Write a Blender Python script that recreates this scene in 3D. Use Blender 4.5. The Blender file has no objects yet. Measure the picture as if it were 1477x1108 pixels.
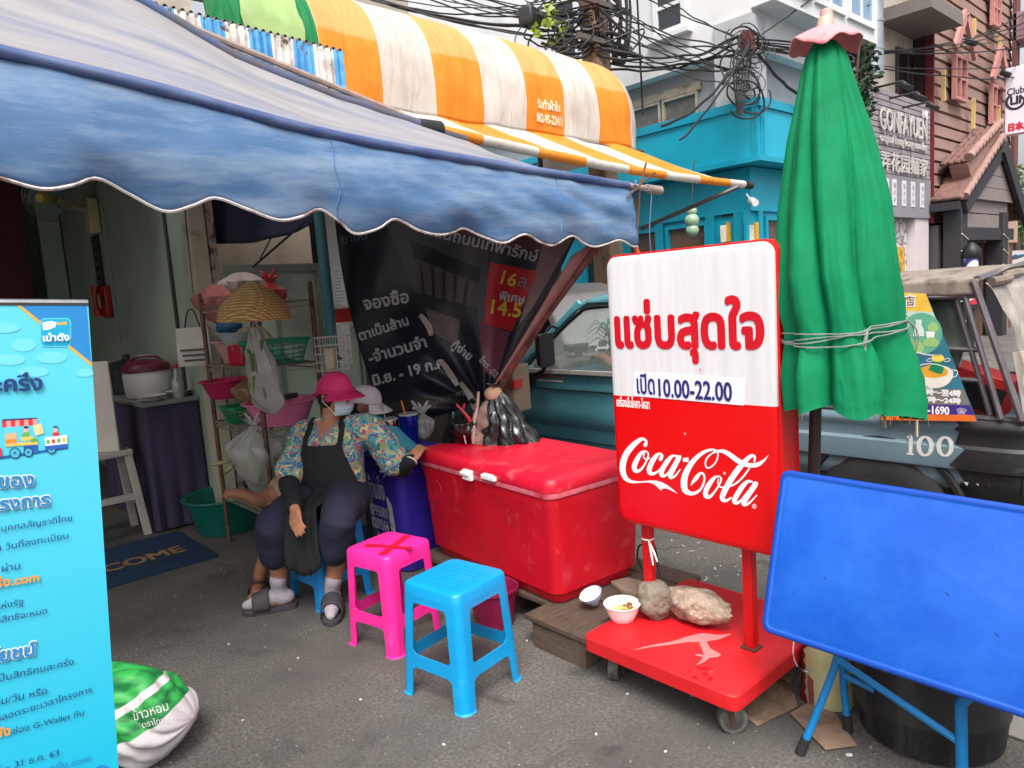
import bpy, math, random
from math import sin, cos, pi, radians
from mathutils import Vector, Matrix, noise as mnoise
random.seed(7)
SC = bpy.context.scene
COL = SC.collection
V = Vector

# ---------------------------------------------------------------- camera, sky, sun, exposure
EYE = V((0, 0, 1.55))
CAM_R = V((0.73734089, -0.67200817, -0.0687999)); CAM_U = V((0.13400713, 0.04568707, 0.98992665)); CAM_F = V((0.66209554, 0.73913308, -0.12374083))
FPX, CX, CY = 1040.0, 738.5, 554.0
cd = bpy.data.cameras.new('camera'); cam = bpy.data.objects.new('camera', cd); COL.objects.link(cam)
cd.sensor_width = 36.0; cd.lens = 36.0 * FPX / 1477.0; cd.clip_start = 0.05; cd.clip_end = 600
m = Matrix.Identity(4)
for i in range(3):
 m[i][0] = CAM_R[i]; m[i][1] = CAM_U[i]; m[i][2] = -CAM_F[i]; m[i][3] = EYE[i]
cam.matrix_world = m
SC.camera = cam

SUN_EL, SUN_AZ = radians(58), radians(222)          # azimuth measured from +Y towards +X
w = bpy.data.worlds.new('World'); SC.world = w; w.use_nodes = True
nt = w.node_tree
sky = nt.nodes.new('ShaderNodeTexSky'); sky.sky_type = 'NISHITA'; sky.sun_disc = False
sky.sun_elevation = SUN_EL; sky.sun_rotation = SUN_AZ
sky.air_density = 1.0; sky.dust_density = 6.0; sky.ozone_density = 0.6
bg = nt.nodes['Background']; bg.inputs['Strength'].default_value = 0.15
# overcast: the blue of the clear-sky model is greyed by cloud
hs = nt.nodes.new('ShaderNodeHueSaturation'); hs.inputs['Saturation'].default_value = 0.28; hs.inputs['Value'].default_value = 1.0
nt.links.new(sky.outputs[0], hs.inputs['Color']); nt.links.new(hs.outputs[0], bg.inputs['Color'])
sd = bpy.data.lights.new('sun', 'SUN'); sd.energy = 1.5; sd.angle = radians(24); sd.color = (1.0, 0.96, 0.9)
so = bpy.data.objects.new('sun', sd); COL.objects.link(so)
sv = V((sin(SUN_AZ) * cos(SUN_EL), cos(SUN_AZ) * cos(SUN_EL), sin(SUN_EL)))
so.rotation_euler = sv.to_track_quat('Z', 'Y').to_euler()
SC.view_settings.view_transform = 'Standard'; SC.view_settings.look = 'None'
SC.view_settings.exposure = 0.78; SC.view_settings.gamma = 1.0
SC.render.engine = 'CYCLES'
SC.cycles.max_bounces = 8; SC.cycles.transparent_max_bounces = 12

# ---------------------------------------------------------------- pixel -> world on a real plane (survey of the photo)
def ray(px, py): return CAM_R * (px - CX) - CAM_U * (py - CY) + CAM_F * FPX
def HZ(px, py, z=0.0):
 d = ray(px, py); return EYE + d * ((z - EYE.z) / d.z)
def HX(px, py, x):
 d = ray(px, py); return EYE + d * (x / d.x)
def HY(px, py, y):
 d = ray(px, py); return EYE + d * (y / d.y)
def HD(px, py, dist): return EYE + ray(px, py) * (dist / FPX)

def S(r, g, b):
 return tuple(((c / 255) / 12.92 if c / 255 <= 0.04045 else ((c / 255 + 0.055) / 1.055) ** 2.4) for c in (r, g, b))

# ---------------------------------------------------------------- materials
MATS = {}
def M(name, col, rough=0.6, var=0.12, vscale=6.0, metal=0.0, spec=0.5, bump=0.0, bscale=60.0, col2=None, c2scale=3.0, c2lo=0.5, c2hi=0.62,
      trans=0.0, alpha=1.0, coat=0.0, emit=0.0, stretch=None, rvar=0.15, sheen=0.0):
 """procedural material: tint variation by noise, optional second colour in worn patches, optional bump"""
 if name in MATS: return MATS[name]
 mt = bpy.data.materials.new(name); mt.use_nodes = True
 n = mt.node_tree.nodes; l = mt.node_tree.links; p = n['Principled BSDF']
 tc = n.new('ShaderNodeTexCoord'); src = tc.outputs['Object']
 if stretch:
  mp = n.new('ShaderNodeMapping'); mp.inputs['Scale'].default_value = stretch; l.new(src, mp.inputs['Vector']); src = mp.outputs[0]
 nz = n.new('ShaderNodeTexNoise'); nz.inputs['Scale'].default_value = vscale; nz.inputs['Detail'].default_value = 6; nz.inputs['Roughness'].default_value = 0.62
 l.new(src, nz.inputs['Vector'])
 rp = n.new('ShaderNodeValToRGB'); c = col
 rp.color_ramp.elements[0].position = 0.3; rp.color_ramp.elements[1].position = 0.7
 rp.color_ramp.elements[0].color = tuple(max(0, x * (1 - var)) for x in c) + (1,)
 rp.color_ramp.elements[1].color = tuple(min(1, x * (1 + var)) for x in c) + (1,)
 l.new(nz.outputs['Fac'], rp.inputs[0]); out = rp.outputs[0]
 if col2:
  n2 = n.new('ShaderNodeTexNoise'); n2.inputs['Scale'].default_value = c2scale; n2.inputs['Detail'].default_value = 8; n2.inputs['Roughness'].default_value = 0.68
  l.new(src, n2.inputs['Vector'])
  r2 = n.new('ShaderNodeValToRGB'); r2.color_ramp.elements[0].position = c2lo; r2.color_ramp.elements[1].position = c2hi
  l.new(n2.outputs['Fac'], r2.inputs[0])
  mx = n.new('ShaderNodeMix'); mx.data_type = 'RGBA'; l.new(r2.outputs[0], mx.inputs[0]); l.new(out, mx.inputs[6]); mx.inputs[7].default_value = col2 + (1,)
  out = mx.outputs[2]
 l.new(out, p.inputs['Base Color'])
 p.inputs['Metallic'].default_value = metal; p.inputs['Specular IOR Level'].default_value = spec
 if rvar > 0:
  mr = n.new('ShaderNodeMapRange'); mr.inputs['To Min'].default_value = max(0.02, rough - rvar * .6); mr.inputs['To Max'].default_value = min(1, rough + rvar * .6)
  l.new(nz.outputs['Fac'], mr.inputs[0]); l.new(mr.outputs[0], p.inputs['Roughness'])
 else: p.inputs['Roughness'].default_value = rough
 if bump > 0:
  n3 = n.new('ShaderNodeTexNoise'); n3.inputs['Scale'].default_value = bscale; n3.inputs['Detail'].default_value = 5; l.new(src, n3.inputs['Vector'])
  bp = n.new('ShaderNodeBump'); bp.inputs['Strength'].default_value = bump; bp.inputs['Distance'].default_value = 0.01
  l.new(n3.outputs['Fac'], bp.inputs['Height']); l.new(bp.outputs[0], p.inputs['Normal'])
 if trans: p.inputs['Transmission Weight'].default_value = trans; p.inputs['IOR'].default_value = 1.3
 if alpha < 1: p.inputs['Alpha'].default_value = alpha
 if coat: p.inputs['Coat Weight'].default_value = coat
 if sheen: p.inputs['Sheen Weight'].default_value = sheen
 MATS[name] = mt
 return mt
def nodes_of(mt): return mt.node_tree.nodes, mt.node_tree.links, mt.node_tree.nodes['Principled BSDF']

# ---------------------------------------------------------------- mesh builder
class MB:
 def __init__(s): s.v = []; s.f = []; s.mi = []; s.cur = 0
 def add(s, vs, fs):
  o = len(s.v); s.v += [V(p) for p in vs]
  for f in fs: s.f.append([o + i for i in f]); s.mi.append(s.cur)
  return s
 def box(s, x0, x1, y0, y1, z0, z1):
  return s.add([(x0, y0, z0), (x1, y0, z0), (x1, y1, z0), (x0, y1, z0), (x0, y0, z1), (x1, y0, z1), (x1, y1, z1), (x0, y1, z1)],
                     [(3, 2, 1, 0), (4, 5, 6, 7), (0, 1, 5, 4), (1, 2, 6, 5), (2, 3, 7, 6), (3, 0, 4, 7)])
 def obox(s, c, size, rot=None):
  a, b, d = [q / 2 for q in size]; R = rot or Matrix.Identity(3); c = V(c)
  P = [c + R @ V((sx * a, sy * b, sz * d)) for sz in (-1, 1) for sx, sy in ((-1, -1), (1, -1), (1, 1), (-1, 1))]
  return s.add(P, [(3, 2, 1, 0), (4, 5, 6, 7), (0, 1, 5, 4), (1, 2, 6, 5), (2, 3, 7, 6), (3, 0, 4, 7)])
 def bar(s, p0, p1, wd, th, upv=(0, 0, 1)):
  p0, p1 = V(p0), V(p1); d = (p1 - p0); L = d.length; d.normalize(); u = V(upv); sd = d.cross(u)
  if sd.length < 1e-4: sd = d.cross(V((1, 0, 0)))
  sd.normalize(); u = sd.cross(d)
  R = Matrix((d, sd, u)).transposed()
  return s.obox((p0 + p1) / 2, (L, wd, th), R)
 def tube(s, pts, r, n=8, closed=False, cap=True, flat=1.0):
  pts = [V(p) for p in pts]; N = len(pts); rs = r if isinstance(r, (list, tuple)) else [r] * N
  rings = []; prev = None
  for i, p in enumerate(pts):
   if closed: t = pts[(i + 1) % N] - pts[i - 1]
   else: t = pts[min(i + 1, N - 1)] - pts[max(i - 1, 0)]
   if t.length < 1e-9: t = V((0, 0, 1))
   t.normalize()
   if prev is None:
    a = V((0, 0, 1)) if abs(t.z) < 0.9 else V((1, 0, 0)); x = t.cross(a).normalized()
   else:
    x = prev - t * prev.dot(t)
    x = x.normalized() if x.length > 1e-6 else t.orthogonal().normalized()
   prev = x; y = t.cross(x)
   rings.append([p + (x * cos(2 * pi * k / n) + y * sin(2 * pi * k / n) * flat) * rs[i] for k in range(n)])
  vs = [q for rg in rings for q in rg]; fs = []
  for i in range(N if closed else N - 1):
   j = (i + 1) % N
   for k in range(n): fs.append((i * n + k, i * n + (k + 1) % n, j * n + (k + 1) % n, j * n + k))
  if cap and not closed: fs.append(tuple(range(n))[::-1]); fs.append(tuple((N - 1) * n + k for k in range(n)))
  return s.add(vs, fs)
 def lathe(s, prof, loc=(0, 0, 0), n=28, axis=None, sy=1.0, capb=True, capt=True):
  loc = V(loc); R = V((0, 0, 1)).rotation_difference(V(axis).normalized()).to_matrix() if axis else Matrix.Identity(3)
  vs = []; fs = []; N = len(prof)
  for r, z in prof:
   for k in range(n): vs.append(loc + R @ V((r * cos(2 * pi * k / n), r * sin(2 * pi * k / n) * sy, z)))
  for i in range(N - 1):
   for k in range(n): fs.append((i * n + k, i * n + (k + 1) % n, (i + 1) * n + (k + 1) % n, (i + 1) * n + k))
  if capb and prof[0][0] > 1e-5: fs.append(tuple(range(n))[::-1])
  if capt and prof[-1][0] > 1e-5: fs.append(tuple((N - 1) * n + k for k in range(n)))
  return s.add(vs, fs)
 def grid(s, fn, nu, nv, closed=False):
  vs = [fn(i / nu, j / nv) for j in range(nv + 1) for i in range(nu + (0 if closed else 1))]
  W = nu if closed else nu + 1; fs = []
  for j in range(nv):
   for i in range(nu):
    i2 = (i + 1) % W if closed else i + 1
    fs.append((j * W + i, j * W + i2, (j + 1) * W + i2, (j + 1) * W + i))
  return s.add(vs, fs)
 def ball(s, c, r, nu=18, nv=12, rot=None, fn=None):
  c = V(c); R = rot or Matrix.Identity(3); r = r if isinstance(r, (tuple, list)) else (r, r, r); vs = []; fs = []
  for j in range(nv + 1):
   th = pi * j / nv
   for i in range(nu):
    ph = 2 * pi * i / nu; d = V((sin(th) * cos(ph), sin(th) * sin(ph), -cos(th))); k = fn(d) if fn else 1.0
    vs.append(c + R @ V((d.x * r[0] * k, d.y * r[1] * k, d.z * r[2] * k)))
  for j in range(nv):
   for i in range(nu): fs.append((j * nu + i, j * nu + (i + 1) % nu, (j + 1) * nu + (i + 1) % nu, (j + 1) * nu + i))
  return s.add(vs, fs)
 def prism(s, poly, vec):
  n = len(poly); vec = V(vec); P = [V(p) for p in poly]
  return s.add(P + [p + vec for p in P], [tuple(range(n))[::-1], tuple(range(n, 2 * n))] + [(i, (i + 1) % n, n + (i + 1) % n, n + i) for i in range(n)])
 def poly(s, pts): return s.add(pts, [tuple(range(len(pts)))])
 def loops(s, loops, cap0=True, cap1=True):
  n = len(loops[0]); vs = [p for L in loops for p in L]; fs = []
  for i in range(len(loops) - 1):
   for k in range(n): fs.append((i * n + k, i * n + (k + 1) % n, (i + 1) * n + (k + 1) % n, (i + 1) * n + k))
  if cap0: fs.append(tuple(range(n))[::-1])
  if cap1: fs.append(tuple((len(loops) - 1) * n + k for k in range(n)))
  return s.add(vs, fs)
 def stroke(s, pts, place, k=1.0, w0=0.0, sub=6):
  """ribbon of varying width through (x, y, width) points, laid on a surface by place(x, y, lift)"""
  P = catmull(pts, sub); vs = []; fs = []
  for i, p in enumerate(P):
   a = P[max(i - 1, 0)]; b = P[min(i + 1, len(P) - 1)]; dx, dy = b[0] - a[0], b[1] - a[1]; L = math.hypot(dx, dy) or 1
   nx, ny = -dy / L, dx / L; h = p[2] * k / 2
   vs += [place(p[0] + nx * h, p[1] + ny * h, w0), place(p[0] - nx * h, p[1] - ny * h, w0)]
  for i in range(len(P) - 1): fs.append((2 * i, 2 * i + 1, 2 * i + 3, 2 * i + 2))
  return s.add(vs, fs)

def catmull(pts, sub=6, closed=False):
 n = len(pts); out = []; dim = len(pts[0])
 for i in range(n if closed else n - 1):
  if closed: p = [pts[(i + k) % n] for k in (-1, 0, 1, 2)]
  else: p = [pts[max(i - 1, 0)], pts[i], pts[i + 1], pts[min(i + 2, n - 1)]]
  for j in range(sub):
   t = j / sub
   out.append(tuple(0.5 * (2 * p[1][d] + (p[2][d] - p[0][d]) * t + (2 * p[0][d] - 5 * p[1][d] + 4 * p[2][d] - p[3][d]) * t * t + (3 * p[1][d] - p[0][d] - 3 * p[2][d] + p[3][d]) * t ** 3) for d in range(dim)))
 if not closed: out.append(tuple(pts[-1]))
 return out
def vcat(pts, sub=6, closed=False): return [V(p) for p in catmull([tuple(p) for p in pts], sub, closed)]
def rrect(x0, x1, y0, y1, r, n=5):
 out = []
 for cx, cy, a0 in ((x1 - r, y1 - r, 0), (x0 + r, y1 - r, 90), (x0 + r, y0 + r, 180), (x1 - r, y0 + r, 270)):
  for k in range(n + 1):
   a = radians(a0 + 90 * k / n); out.append((cx + r * cos(a), cy + r * sin(a)))
 return out
def rotz(a): return Matrix.Rotation(a, 3, 'Z')
def lerp(a, b, t): return a + (b - a) * t
def nz(x, y=0.0, z=0.0): return mnoise.noise(V((x, y, z)))

# ---------------------------------------------------------------- objects
ORG = {}
def thing(name, label, cat, loc=(0, 0, 0), group=None):
 o = bpy.data.objects.new(name, None); COL.objects.link(o); o.location = loc; o.empty_display_size = 0.1
 o['label'] = label; o['category'] = cat
 if group: o['group'] = group
 ORG[o.name] = V(loc); return o
def build(mb, name, mat, parent=None, loc=None, label=None, cat=None, group=None, kind=None, smooth=40, bevel=0, solid=0, sub=0, seg=2, soff=-1):
 """one mesh object; vertices are given in world space and stored relative to the thing's base"""
 og = ORG[parent.name] if parent else V(loc or (0, 0, 0))
 me = bpy.data.meshes.new(name); me.from_pydata([tuple(p - og) for p in mb.v], [], mb.f)
 for mt in (mat if isinstance(mat, (list, tuple)) else [mat]): me.materials.append(mt)
 if any(mb.mi): me.polygons.foreach_set('material_index', mb.mi)
 me.update()
 o = bpy.data.objects.new(name, me); COL.objects.link(o)
 if parent: o.parent = parent
 else: o.location = og
 ORG[o.name] = og
 if smooth:
  me.polygons.foreach_set('use_smooth', [True] * len(me.polygons))
  if smooth < 180: me.set_sharp_from_angle(angle=radians(smooth))
 if sub: md = o.modifiers.new('sub', 'SUBSURF'); md.levels = sub; md.render_levels = sub
 if solid: md = o.modifiers.new('solid', 'SOLIDIFY'); md.thickness = solid; md.offset = soff
 if bevel: md = o.modifiers.new('bevel', 'BEVEL'); md.width = bevel; md.segments = seg; md.limit_method = 'ANGLE'; md.angle_limit = radians(40)
 if label: o['label'] = label
 if cat: o['category'] = cat
 if group: o['group'] = group
 if kind: o['kind'] = kind
 return o
def copy_tree(src, parent=None):
 c = src.copy(); COL.objects.link(c)
 if parent: c.parent = parent
 ORG[c.name] = ORG[src.name].copy()
 for ch in list(src.children): copy_tree(ch, c)
 return c

# ---------------------------------------------------------------- lettering
from mathutils.geometry import tessellate_polygon
def glyphs(s, bold=0.0):
 """outline every letter, then fill each closed outline by itself (strokes of one letter may overlap), each a hair above the last"""
 c = bpy.data.curves.new('t', 'FONT'); c.body = s; c.size = 1.0; c.resolution_u = 3; c.fill_mode = 'NONE'
 o = bpy.data.objects.new('t', c); COL.objects.link(o)
 me = bpy.data.meshes.new_from_object(o.evaluated_get(bpy.context.evaluated_depsgraph_get()))
 P = [v.co.xy.copy() for v in me.vertices]; nb = {}
 for e in me.edges: a, b = e.vertices; nb.setdefault(a, []).append(b); nb.setdefault(b, []).append(a)
 seen = set(); loops = []
 for st in range(len(P)):
  if st in seen or len(nb.get(st, ())) != 2: continue
  lp = [st]; seen.add(st); cur, nx_ = st, max(nb[st]) if abs(max(nb[st]) - st) == 1 else min(nb[st])
  nx_ = st + 1 if st + 1 in nb[st] else nb[st][0]
  while nx_ not in seen: lp.append(nx_); seen.add(nx_); q = [k for k in nb[nx_] if k not in seen]; nx_ = q[0] if q else st
  loops.append([P[k] for k in lp])
 bpy.data.objects.remove(o); bpy.data.curves.remove(c); bpy.data.meshes.remove(me)
 if not loops: return [], []
 area = lambda L: sum(L[i - 1].x * L[i].y - L[i].x * L[i - 1].y for i in range(len(L))) / 2
 def inside(p, L):
  r = False
  for i in range(len(L)):
   a, b = L[i - 1], L[i]
   if (a.y > p.y) != (b.y > p.y) and p.x < (b.x - a.x) * (p.y - a.y) / (b.y - a.y) + a.x: r = not r
  return r
 ar = [area(L) for L in loops]; outs = []; hol = {}
 for k in sorted(range(len(loops)), key=lambda q: -abs(ar[q])):
  cand = [q for q in outs if all(inside(p, loops[q]) for p in loops[k][::3])]; own = min(cand, key=lambda q: abs(ar[q])) if cand else None
  if own is not None and ar[own] * ar[k] < 0: hol[own].append(k)
  else: outs.append(k); hol[k] = []
 vs, fs = [], []
 for n_, k in enumerate(outs):
  polys = [loops[k]] + [loops[h] for h in hol[k]]; base = len(vs); z = (n_ % 9) * .00004
  for L in polys: vs += [V((p.x, p.y, z)) for p in L]
  fl = [p for L in polys for p in L]
  for t in tessellate_polygon([[V((p.x, p.y, 0)) for p in L] for L in polys]):
   a, b, d = [fl[q] for q in t]; t = t if (b - a).cross(d - a) > 0 else t[::-1]; fs.append([base + q for q in t])
 return vs, fs
def text(mb, s, place, box=None, size=0.1, sx=1.0, bold=0.0, align='L', lift=0.0015, at=(0, 0), shear=0.0):
 """lay s on a surface; box=(x0,x1,y0,y1) fits the drawn outline, else size/align at (x,y)"""
 vs, fs = glyphs(s)
 if not vs: return
 xs = [v.x for v in vs]; ys = [v.y for v in vs]; x0, x1, y0, y1 = min(xs), max(xs), min(ys), max(ys)
 if box:
  kx = (box[1] - box[0]) / (x1 - x0); ky = (box[3] - box[2]) / (y1 - y0); ox, oy = box[0] - x0 * kx, box[2] - y0 * ky
 else:
  kx = size * sx; ky = size; ox = at[0] - (0 if align == 'L' else x1 * kx if align == 'R' else (x0 + x1) / 2 * kx); oy = at[1]
 offs = [(0, 0)] + ([(cos(2 * pi * k / 8) * bold, sin(2 * pi * k / 8) * bold) for k in range(8)] if bold else [])
 for q, (bx, by) in enumerate(offs):
  mb.add([place(ox + v.x * kx + bx + shear * v.y, oy + v.y * ky + by, lift + q * 0.00011 + v.z * .35) for v in vs], fs)
def frame(o, xd, yd):
 o, xd, yd = V(o), V(xd).normalized(), V(yd).normalized(); nd = xd.cross(yd)
 return lambda x, y, w=0.0: o + xd * x + yd * y + nd * w

# ---- shared materials
red_plastic = M('red_plastic', S(200, 12, 34), 0.42, 0.14, 3.5, bump=0.12, bscale=14, col2=S(216, 92, 100), c2scale=9, c2lo=0.57, c2hi=0.86)
red_lid = M('red_lid', S(205, 16, 46), 0.42, 0.14, 4, bump=0.15, bscale=18, col2=S(222, 110, 120), c2scale=6, c2lo=0.56, c2hi=0.85)
red_paint = M('red_paint', S(200, 14, 18), 0.4, 0.12, 5, bump=0.05, bscale=40)
red_gloss = M('red_gloss', S(222, 4, 8), 0.28, 0.05, 3, rvar=0.1)
trolley_red = M('trolley_red', S(205, 26, 32), 0.45, 0.14, 4, bump=0.08, bscale=30, col2=S(226, 96, 96), c2scale=9, c2lo=0.6, c2hi=0.8)
white_print = M('white_print', S(240, 238, 240), 0.35, 0.03, 10)
white_plastic = M('white_plastic', S(228, 226, 222), 0.4, 0.07, 10)
black_rubber = M('black_rubber', S(34, 34, 36), 0.75, 0.2, 20)
grey_rubber = M('grey_rubber', S(96, 92, 86), 0.7, 0.2, 14, col2=S(60, 56, 52), c2scale=16)
steel = M('steel', S(150, 150, 150), 0.32, 0.15, 12, metal=1.0)
rusty = M('rusty', S(92, 70, 58), 0.6, 0.25, 14, metal=0.3, col2=S(110, 62, 40), c2scale=18)
blue_ink = M('blue_ink', S(34, 36, 110), 0.6, 0.1)
black_mat = M('black_mat', S(24, 24, 27), 0.6, 0.2, 8)

def remesh(mb, vox, it=4, fac=.5):
 me = bpy.data.meshes.new('tmp'); me.from_pydata([tuple(v) for v in mb.v], [], mb.f); me.update(); o = bpy.data.objects.new('tmp', me); COL.objects.link(o)
 md = o.modifiers.new('r', 'REMESH'); md.mode = 'VOXEL'; md.voxel_size = vox
 if it: sm = o.modifiers.new('s', 'SMOOTH'); sm.factor = fac; sm.iterations = it
 m2 = bpy.data.meshes.new_from_object(o.evaluated_get(bpy.context.evaluated_depsgraph_get())); out = MB(); out.add([v.co.copy() for v in m2.vertices], [list(p.vertices) for p in m2.polygons])
 bpy.data.objects.remove(o); bpy.data.meshes.remove(me); bpy.data.meshes.remove(m2); return out
def limb(b, pts, rs, n=14, sub=4):
 P_ = catmull([tuple(p) + (r,) for p, r in zip(pts, rs)], sub); b.tube([q[:3] for q in P_], [q[3] for q in P_], n)
 b.ball(pts[0], rs[0], 12, 8); b.ball(pts[-1], rs[-1], 12, 8)
def basis(fwd, upv=(0, 0, 1)):
 f = V(fwd).normalized(); s_ = f.cross(V(upv)).normalized(); u_ = s_.cross(f); return Matrix((s_, f, u_)).transposed()      # columns: right-hand side, forward, up

# ================================================================ GROUND
asphalt = M('asphalt', S(106, 102, 97), 0.92, 0.62, 75, bump=0.9, bscale=200, col2=S(78, 75, 72), c2scale=1.1, c2lo=0.40, c2hi=0.70)
n, l, p = nodes_of(asphalt); src_ = p.inputs['Base Color'].links[0].from_socket; tc = n.new('ShaderNodeTexCoord')
dn = n.new('ShaderNodeTexNoise'); dn.inputs['Scale'].default_value = 2.2; dn.inputs['Detail'].default_value = 6; l.new(tc.outputs['Object'], dn.inputs['Vector']); dm = n.new('ShaderNodeMix'); dm.data_type = 'RGBA'; dm.inputs[0].default_value = .35; l.new(tc.outputs['Object'], dm.inputs[6]); l.new(dn.outputs['Color'], dm.inputs[7])
vc = n.new('ShaderNodeTexVoronoi'); vc.feature = 'DISTANCE_TO_EDGE'; vc.inputs['Scale'].default_value = .95; l.new(dm.outputs[2], vc.inputs['Vector']); rc_ = n.new('ShaderNodeValToRGB'); rc_.color_ramp.elements[0].position = .002; rc_.color_ramp.elements[1].position = .007; rc_.color_ramp.elements[0].color = (.35, .35, .35, 1); rc_.color_ramp.elements[1].color = (1, 1, 1, 1); l.new(vc.outputs[0], rc_.inputs[0])
mk_ = n.new('ShaderNodeTexNoise'); mk_.inputs['Scale'].default_value = .7; mk_.inputs['Detail'].default_value = 4; l.new(tc.outputs['Object'], mk_.inputs['Vector']); rk_ = n.new('ShaderNodeValToRGB'); rk_.color_ramp.elements[0].position = .5; rk_.color_ramp.elements[1].position = .6; l.new(mk_.outputs['Fac'], rk_.inputs[0])
cm = n.new('ShaderNodeMix'); cm.data_type = 'RGBA'; l.new(rk_.outputs[0], cm.inputs[0]); cm.inputs[6].default_value = (1, 1, 1, 1); l.new(rc_.outputs[0], cm.inputs[7]); m1 = n.new('ShaderNodeMix'); m1.data_type = 'RGBA'; m1.blend_type = 'MULTIPLY'; m1.inputs[0].default_value = 1; l.new(src_, m1.inputs[6]); l.new(cm.outputs[2], m1.inputs[7])
sn_ = n.new('ShaderNodeTexNoise'); sn_.inputs['Scale'].default_value = 3.4; sn_.inputs['Detail'].default_value = 5; sn_.inputs['Distortion'].default_value = .6; l.new(tc.outputs['Object'], sn_.inputs['Vector']); rs_ = n.new('ShaderNodeValToRGB'); rs_.color_ramp.elements[0].position = .62; rs_.color_ramp.elements[1].position = .70; rs_.color_ramp.elements[0].color = (1, 1, 1, 1); rs_.color_ramp.elements[1].color = (.62, .62, .62, 1); l.new(sn_.outputs['Fac'], rs_.inputs[0])
m2_ = n.new('ShaderNodeMix'); m2_.data_type = 'RGBA'; m2_.blend_type = 'MULTIPLY'; m2_.inputs[0].default_value = 1; l.new(m1.outputs[2], m2_.inputs[6]); l.new(rs_.outputs[0], m2_.inputs[7]); l.new(m2_.outputs[2], p.inputs['Base Color'])
b = MB(); b.add([(-60, -60, 0), (140, -60, 0), (140, 140, 0), (-60, 140, 0)], [(0, 1, 2, 3)])
build(b, 'ground', asphalt, kind='structure', smooth=0)
concrete = M('shop_floor', S(84, 82, 78), 0.7, 0.2, 5, bump=0.2, bscale=60, col2=S(58, 56, 54), c2scale=2.5)
b = MB(); b.box(-4.0, 1.78, 5.5, 9.5, 0.002, 0.012); build(b, 'shop_floor', concrete, kind='structure', smooth=0)
b = MB()                                               # grit and crumbs scattered on the asphalt
for k in range(900):
 x, y = random.uniform(0.2, 4.0), random.uniform(0.8, 4.5); s_ = random.uniform(.0015, .0045) * (1 if random.random() < .93 else 1.8)
 b.ball((x, y, s_ * .5), (s_ * random.uniform(.7, 1.5), s_, s_ * .7), 6, 4, rotz(random.random() * 6))
build(b, 'gravel', M('grit', S(138, 130, 120), 0.9, 0.5, 90), kind='stuff', smooth=60)
b = MB()
for k in range(26):
 c = HZ(random.uniform(960, 1090), random.uniform(775, 850)); s_ = random.uniform(.003, .011); a = random.random() * 6
 b.stroke([(-s_ * 2, 0, .002), (0, random.uniform(-.004, .004), s_), (s_ * 2, 0, .002)], lambda x, y, w=0, c=c, a=a: V((c.x + x * cos(a) - y * sin(a), c.y + x * sin(a) + y * cos(a), .004)))
for px, py, s_ in ((430, 950, .007), (520, 1010, .006), (640, 1075, .008), (860, 1060, .007), (960, 1085, .006), (350, 1040, .006), (330, 930, .007), (780, 868, .012), (700, 955, .008), (1030, 868, .014), (760, 925, .007), (1146, 915, .006), (905, 1002, .006), (1225, 1090, .012), (985, 862, .01)):
 c = HZ(px, py); b.ball((c.x, c.y, .003), (s_, s_ * .7, .003), 8, 5, rotz(s_ * 999), lambda d: 1 + .4 * mnoise.noise(d * 2 + V((s_ * 500, 0, 0))))
build(b, 'litter', M('litter', S(206, 200, 192), 0.8, 0.2, 40), kind='stuff', smooth=0)

# ================================================================ BUILDINGS
teal = M('teal_paint', S(14, 166, 194), 0.42, 0.07, 2.0, col2=S(18, 148, 176), c2scale=1.5, c2lo=.45, c2hi=.8)
teal_d = M('teal_trim', S(12, 150, 178), 0.45, 0.06, 3)
glass_dark = M('glass_dark', S(40, 44, 48), 0.06, 0.2, 3, spec=0.8, rvar=0)
glass_blue = M('glass_blue', S(120, 150, 176), 0.05, 0.25, 1.5, spec=0.8, rvar=0)
white_wall = M('white_wall', S(214, 216, 218), 0.8, 0.06, 1.2, col2=S(182, 184, 188), c2scale=.9, c2lo=.5, c2hi=.8, bump=0.1)
grey_wall = M('grey_wall', S(150, 152, 156), 0.8, 0.1, 1.5, bump=0.1)
beige_wall = M('beige_wall', S(196, 186, 172), 0.85, 0.1, 1.4, col2=S(170, 160, 148), c2scale=2)
concrete_b = M('stained_concrete', S(168, 158, 142), 0.9, 0.15, 3, col2=S(120, 108, 92), c2scale=4)
TX, TY = 8.6, 4.7
def rectx(b, X, px0, py0, px1, py1, th=0.05, rowp=None):   # box on plane X=const from two photo corners
 a, c = HX(px0, py0, X), HX(px1, py1, X); y0, y1 = sorted((a.y, c.y)); z0, z1 = sorted((a.z, c.z)); b.box(X - th, X + 0.02, y0, y1, z0, z1); return y0, y1, z0, z1
def recty(b, Y, px0, py0, px1, py1, th=0.05):
 a, c = HY(px0, py0, Y), HY(px1, py1, Y); x0, x1 = sorted((a.x, c.x)); z0, z1 = sorted((a.z, c.z)); b.box(x0, x1, Y - th, Y + 0.02, z0, z1); return x0, x1, z0, z1
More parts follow.
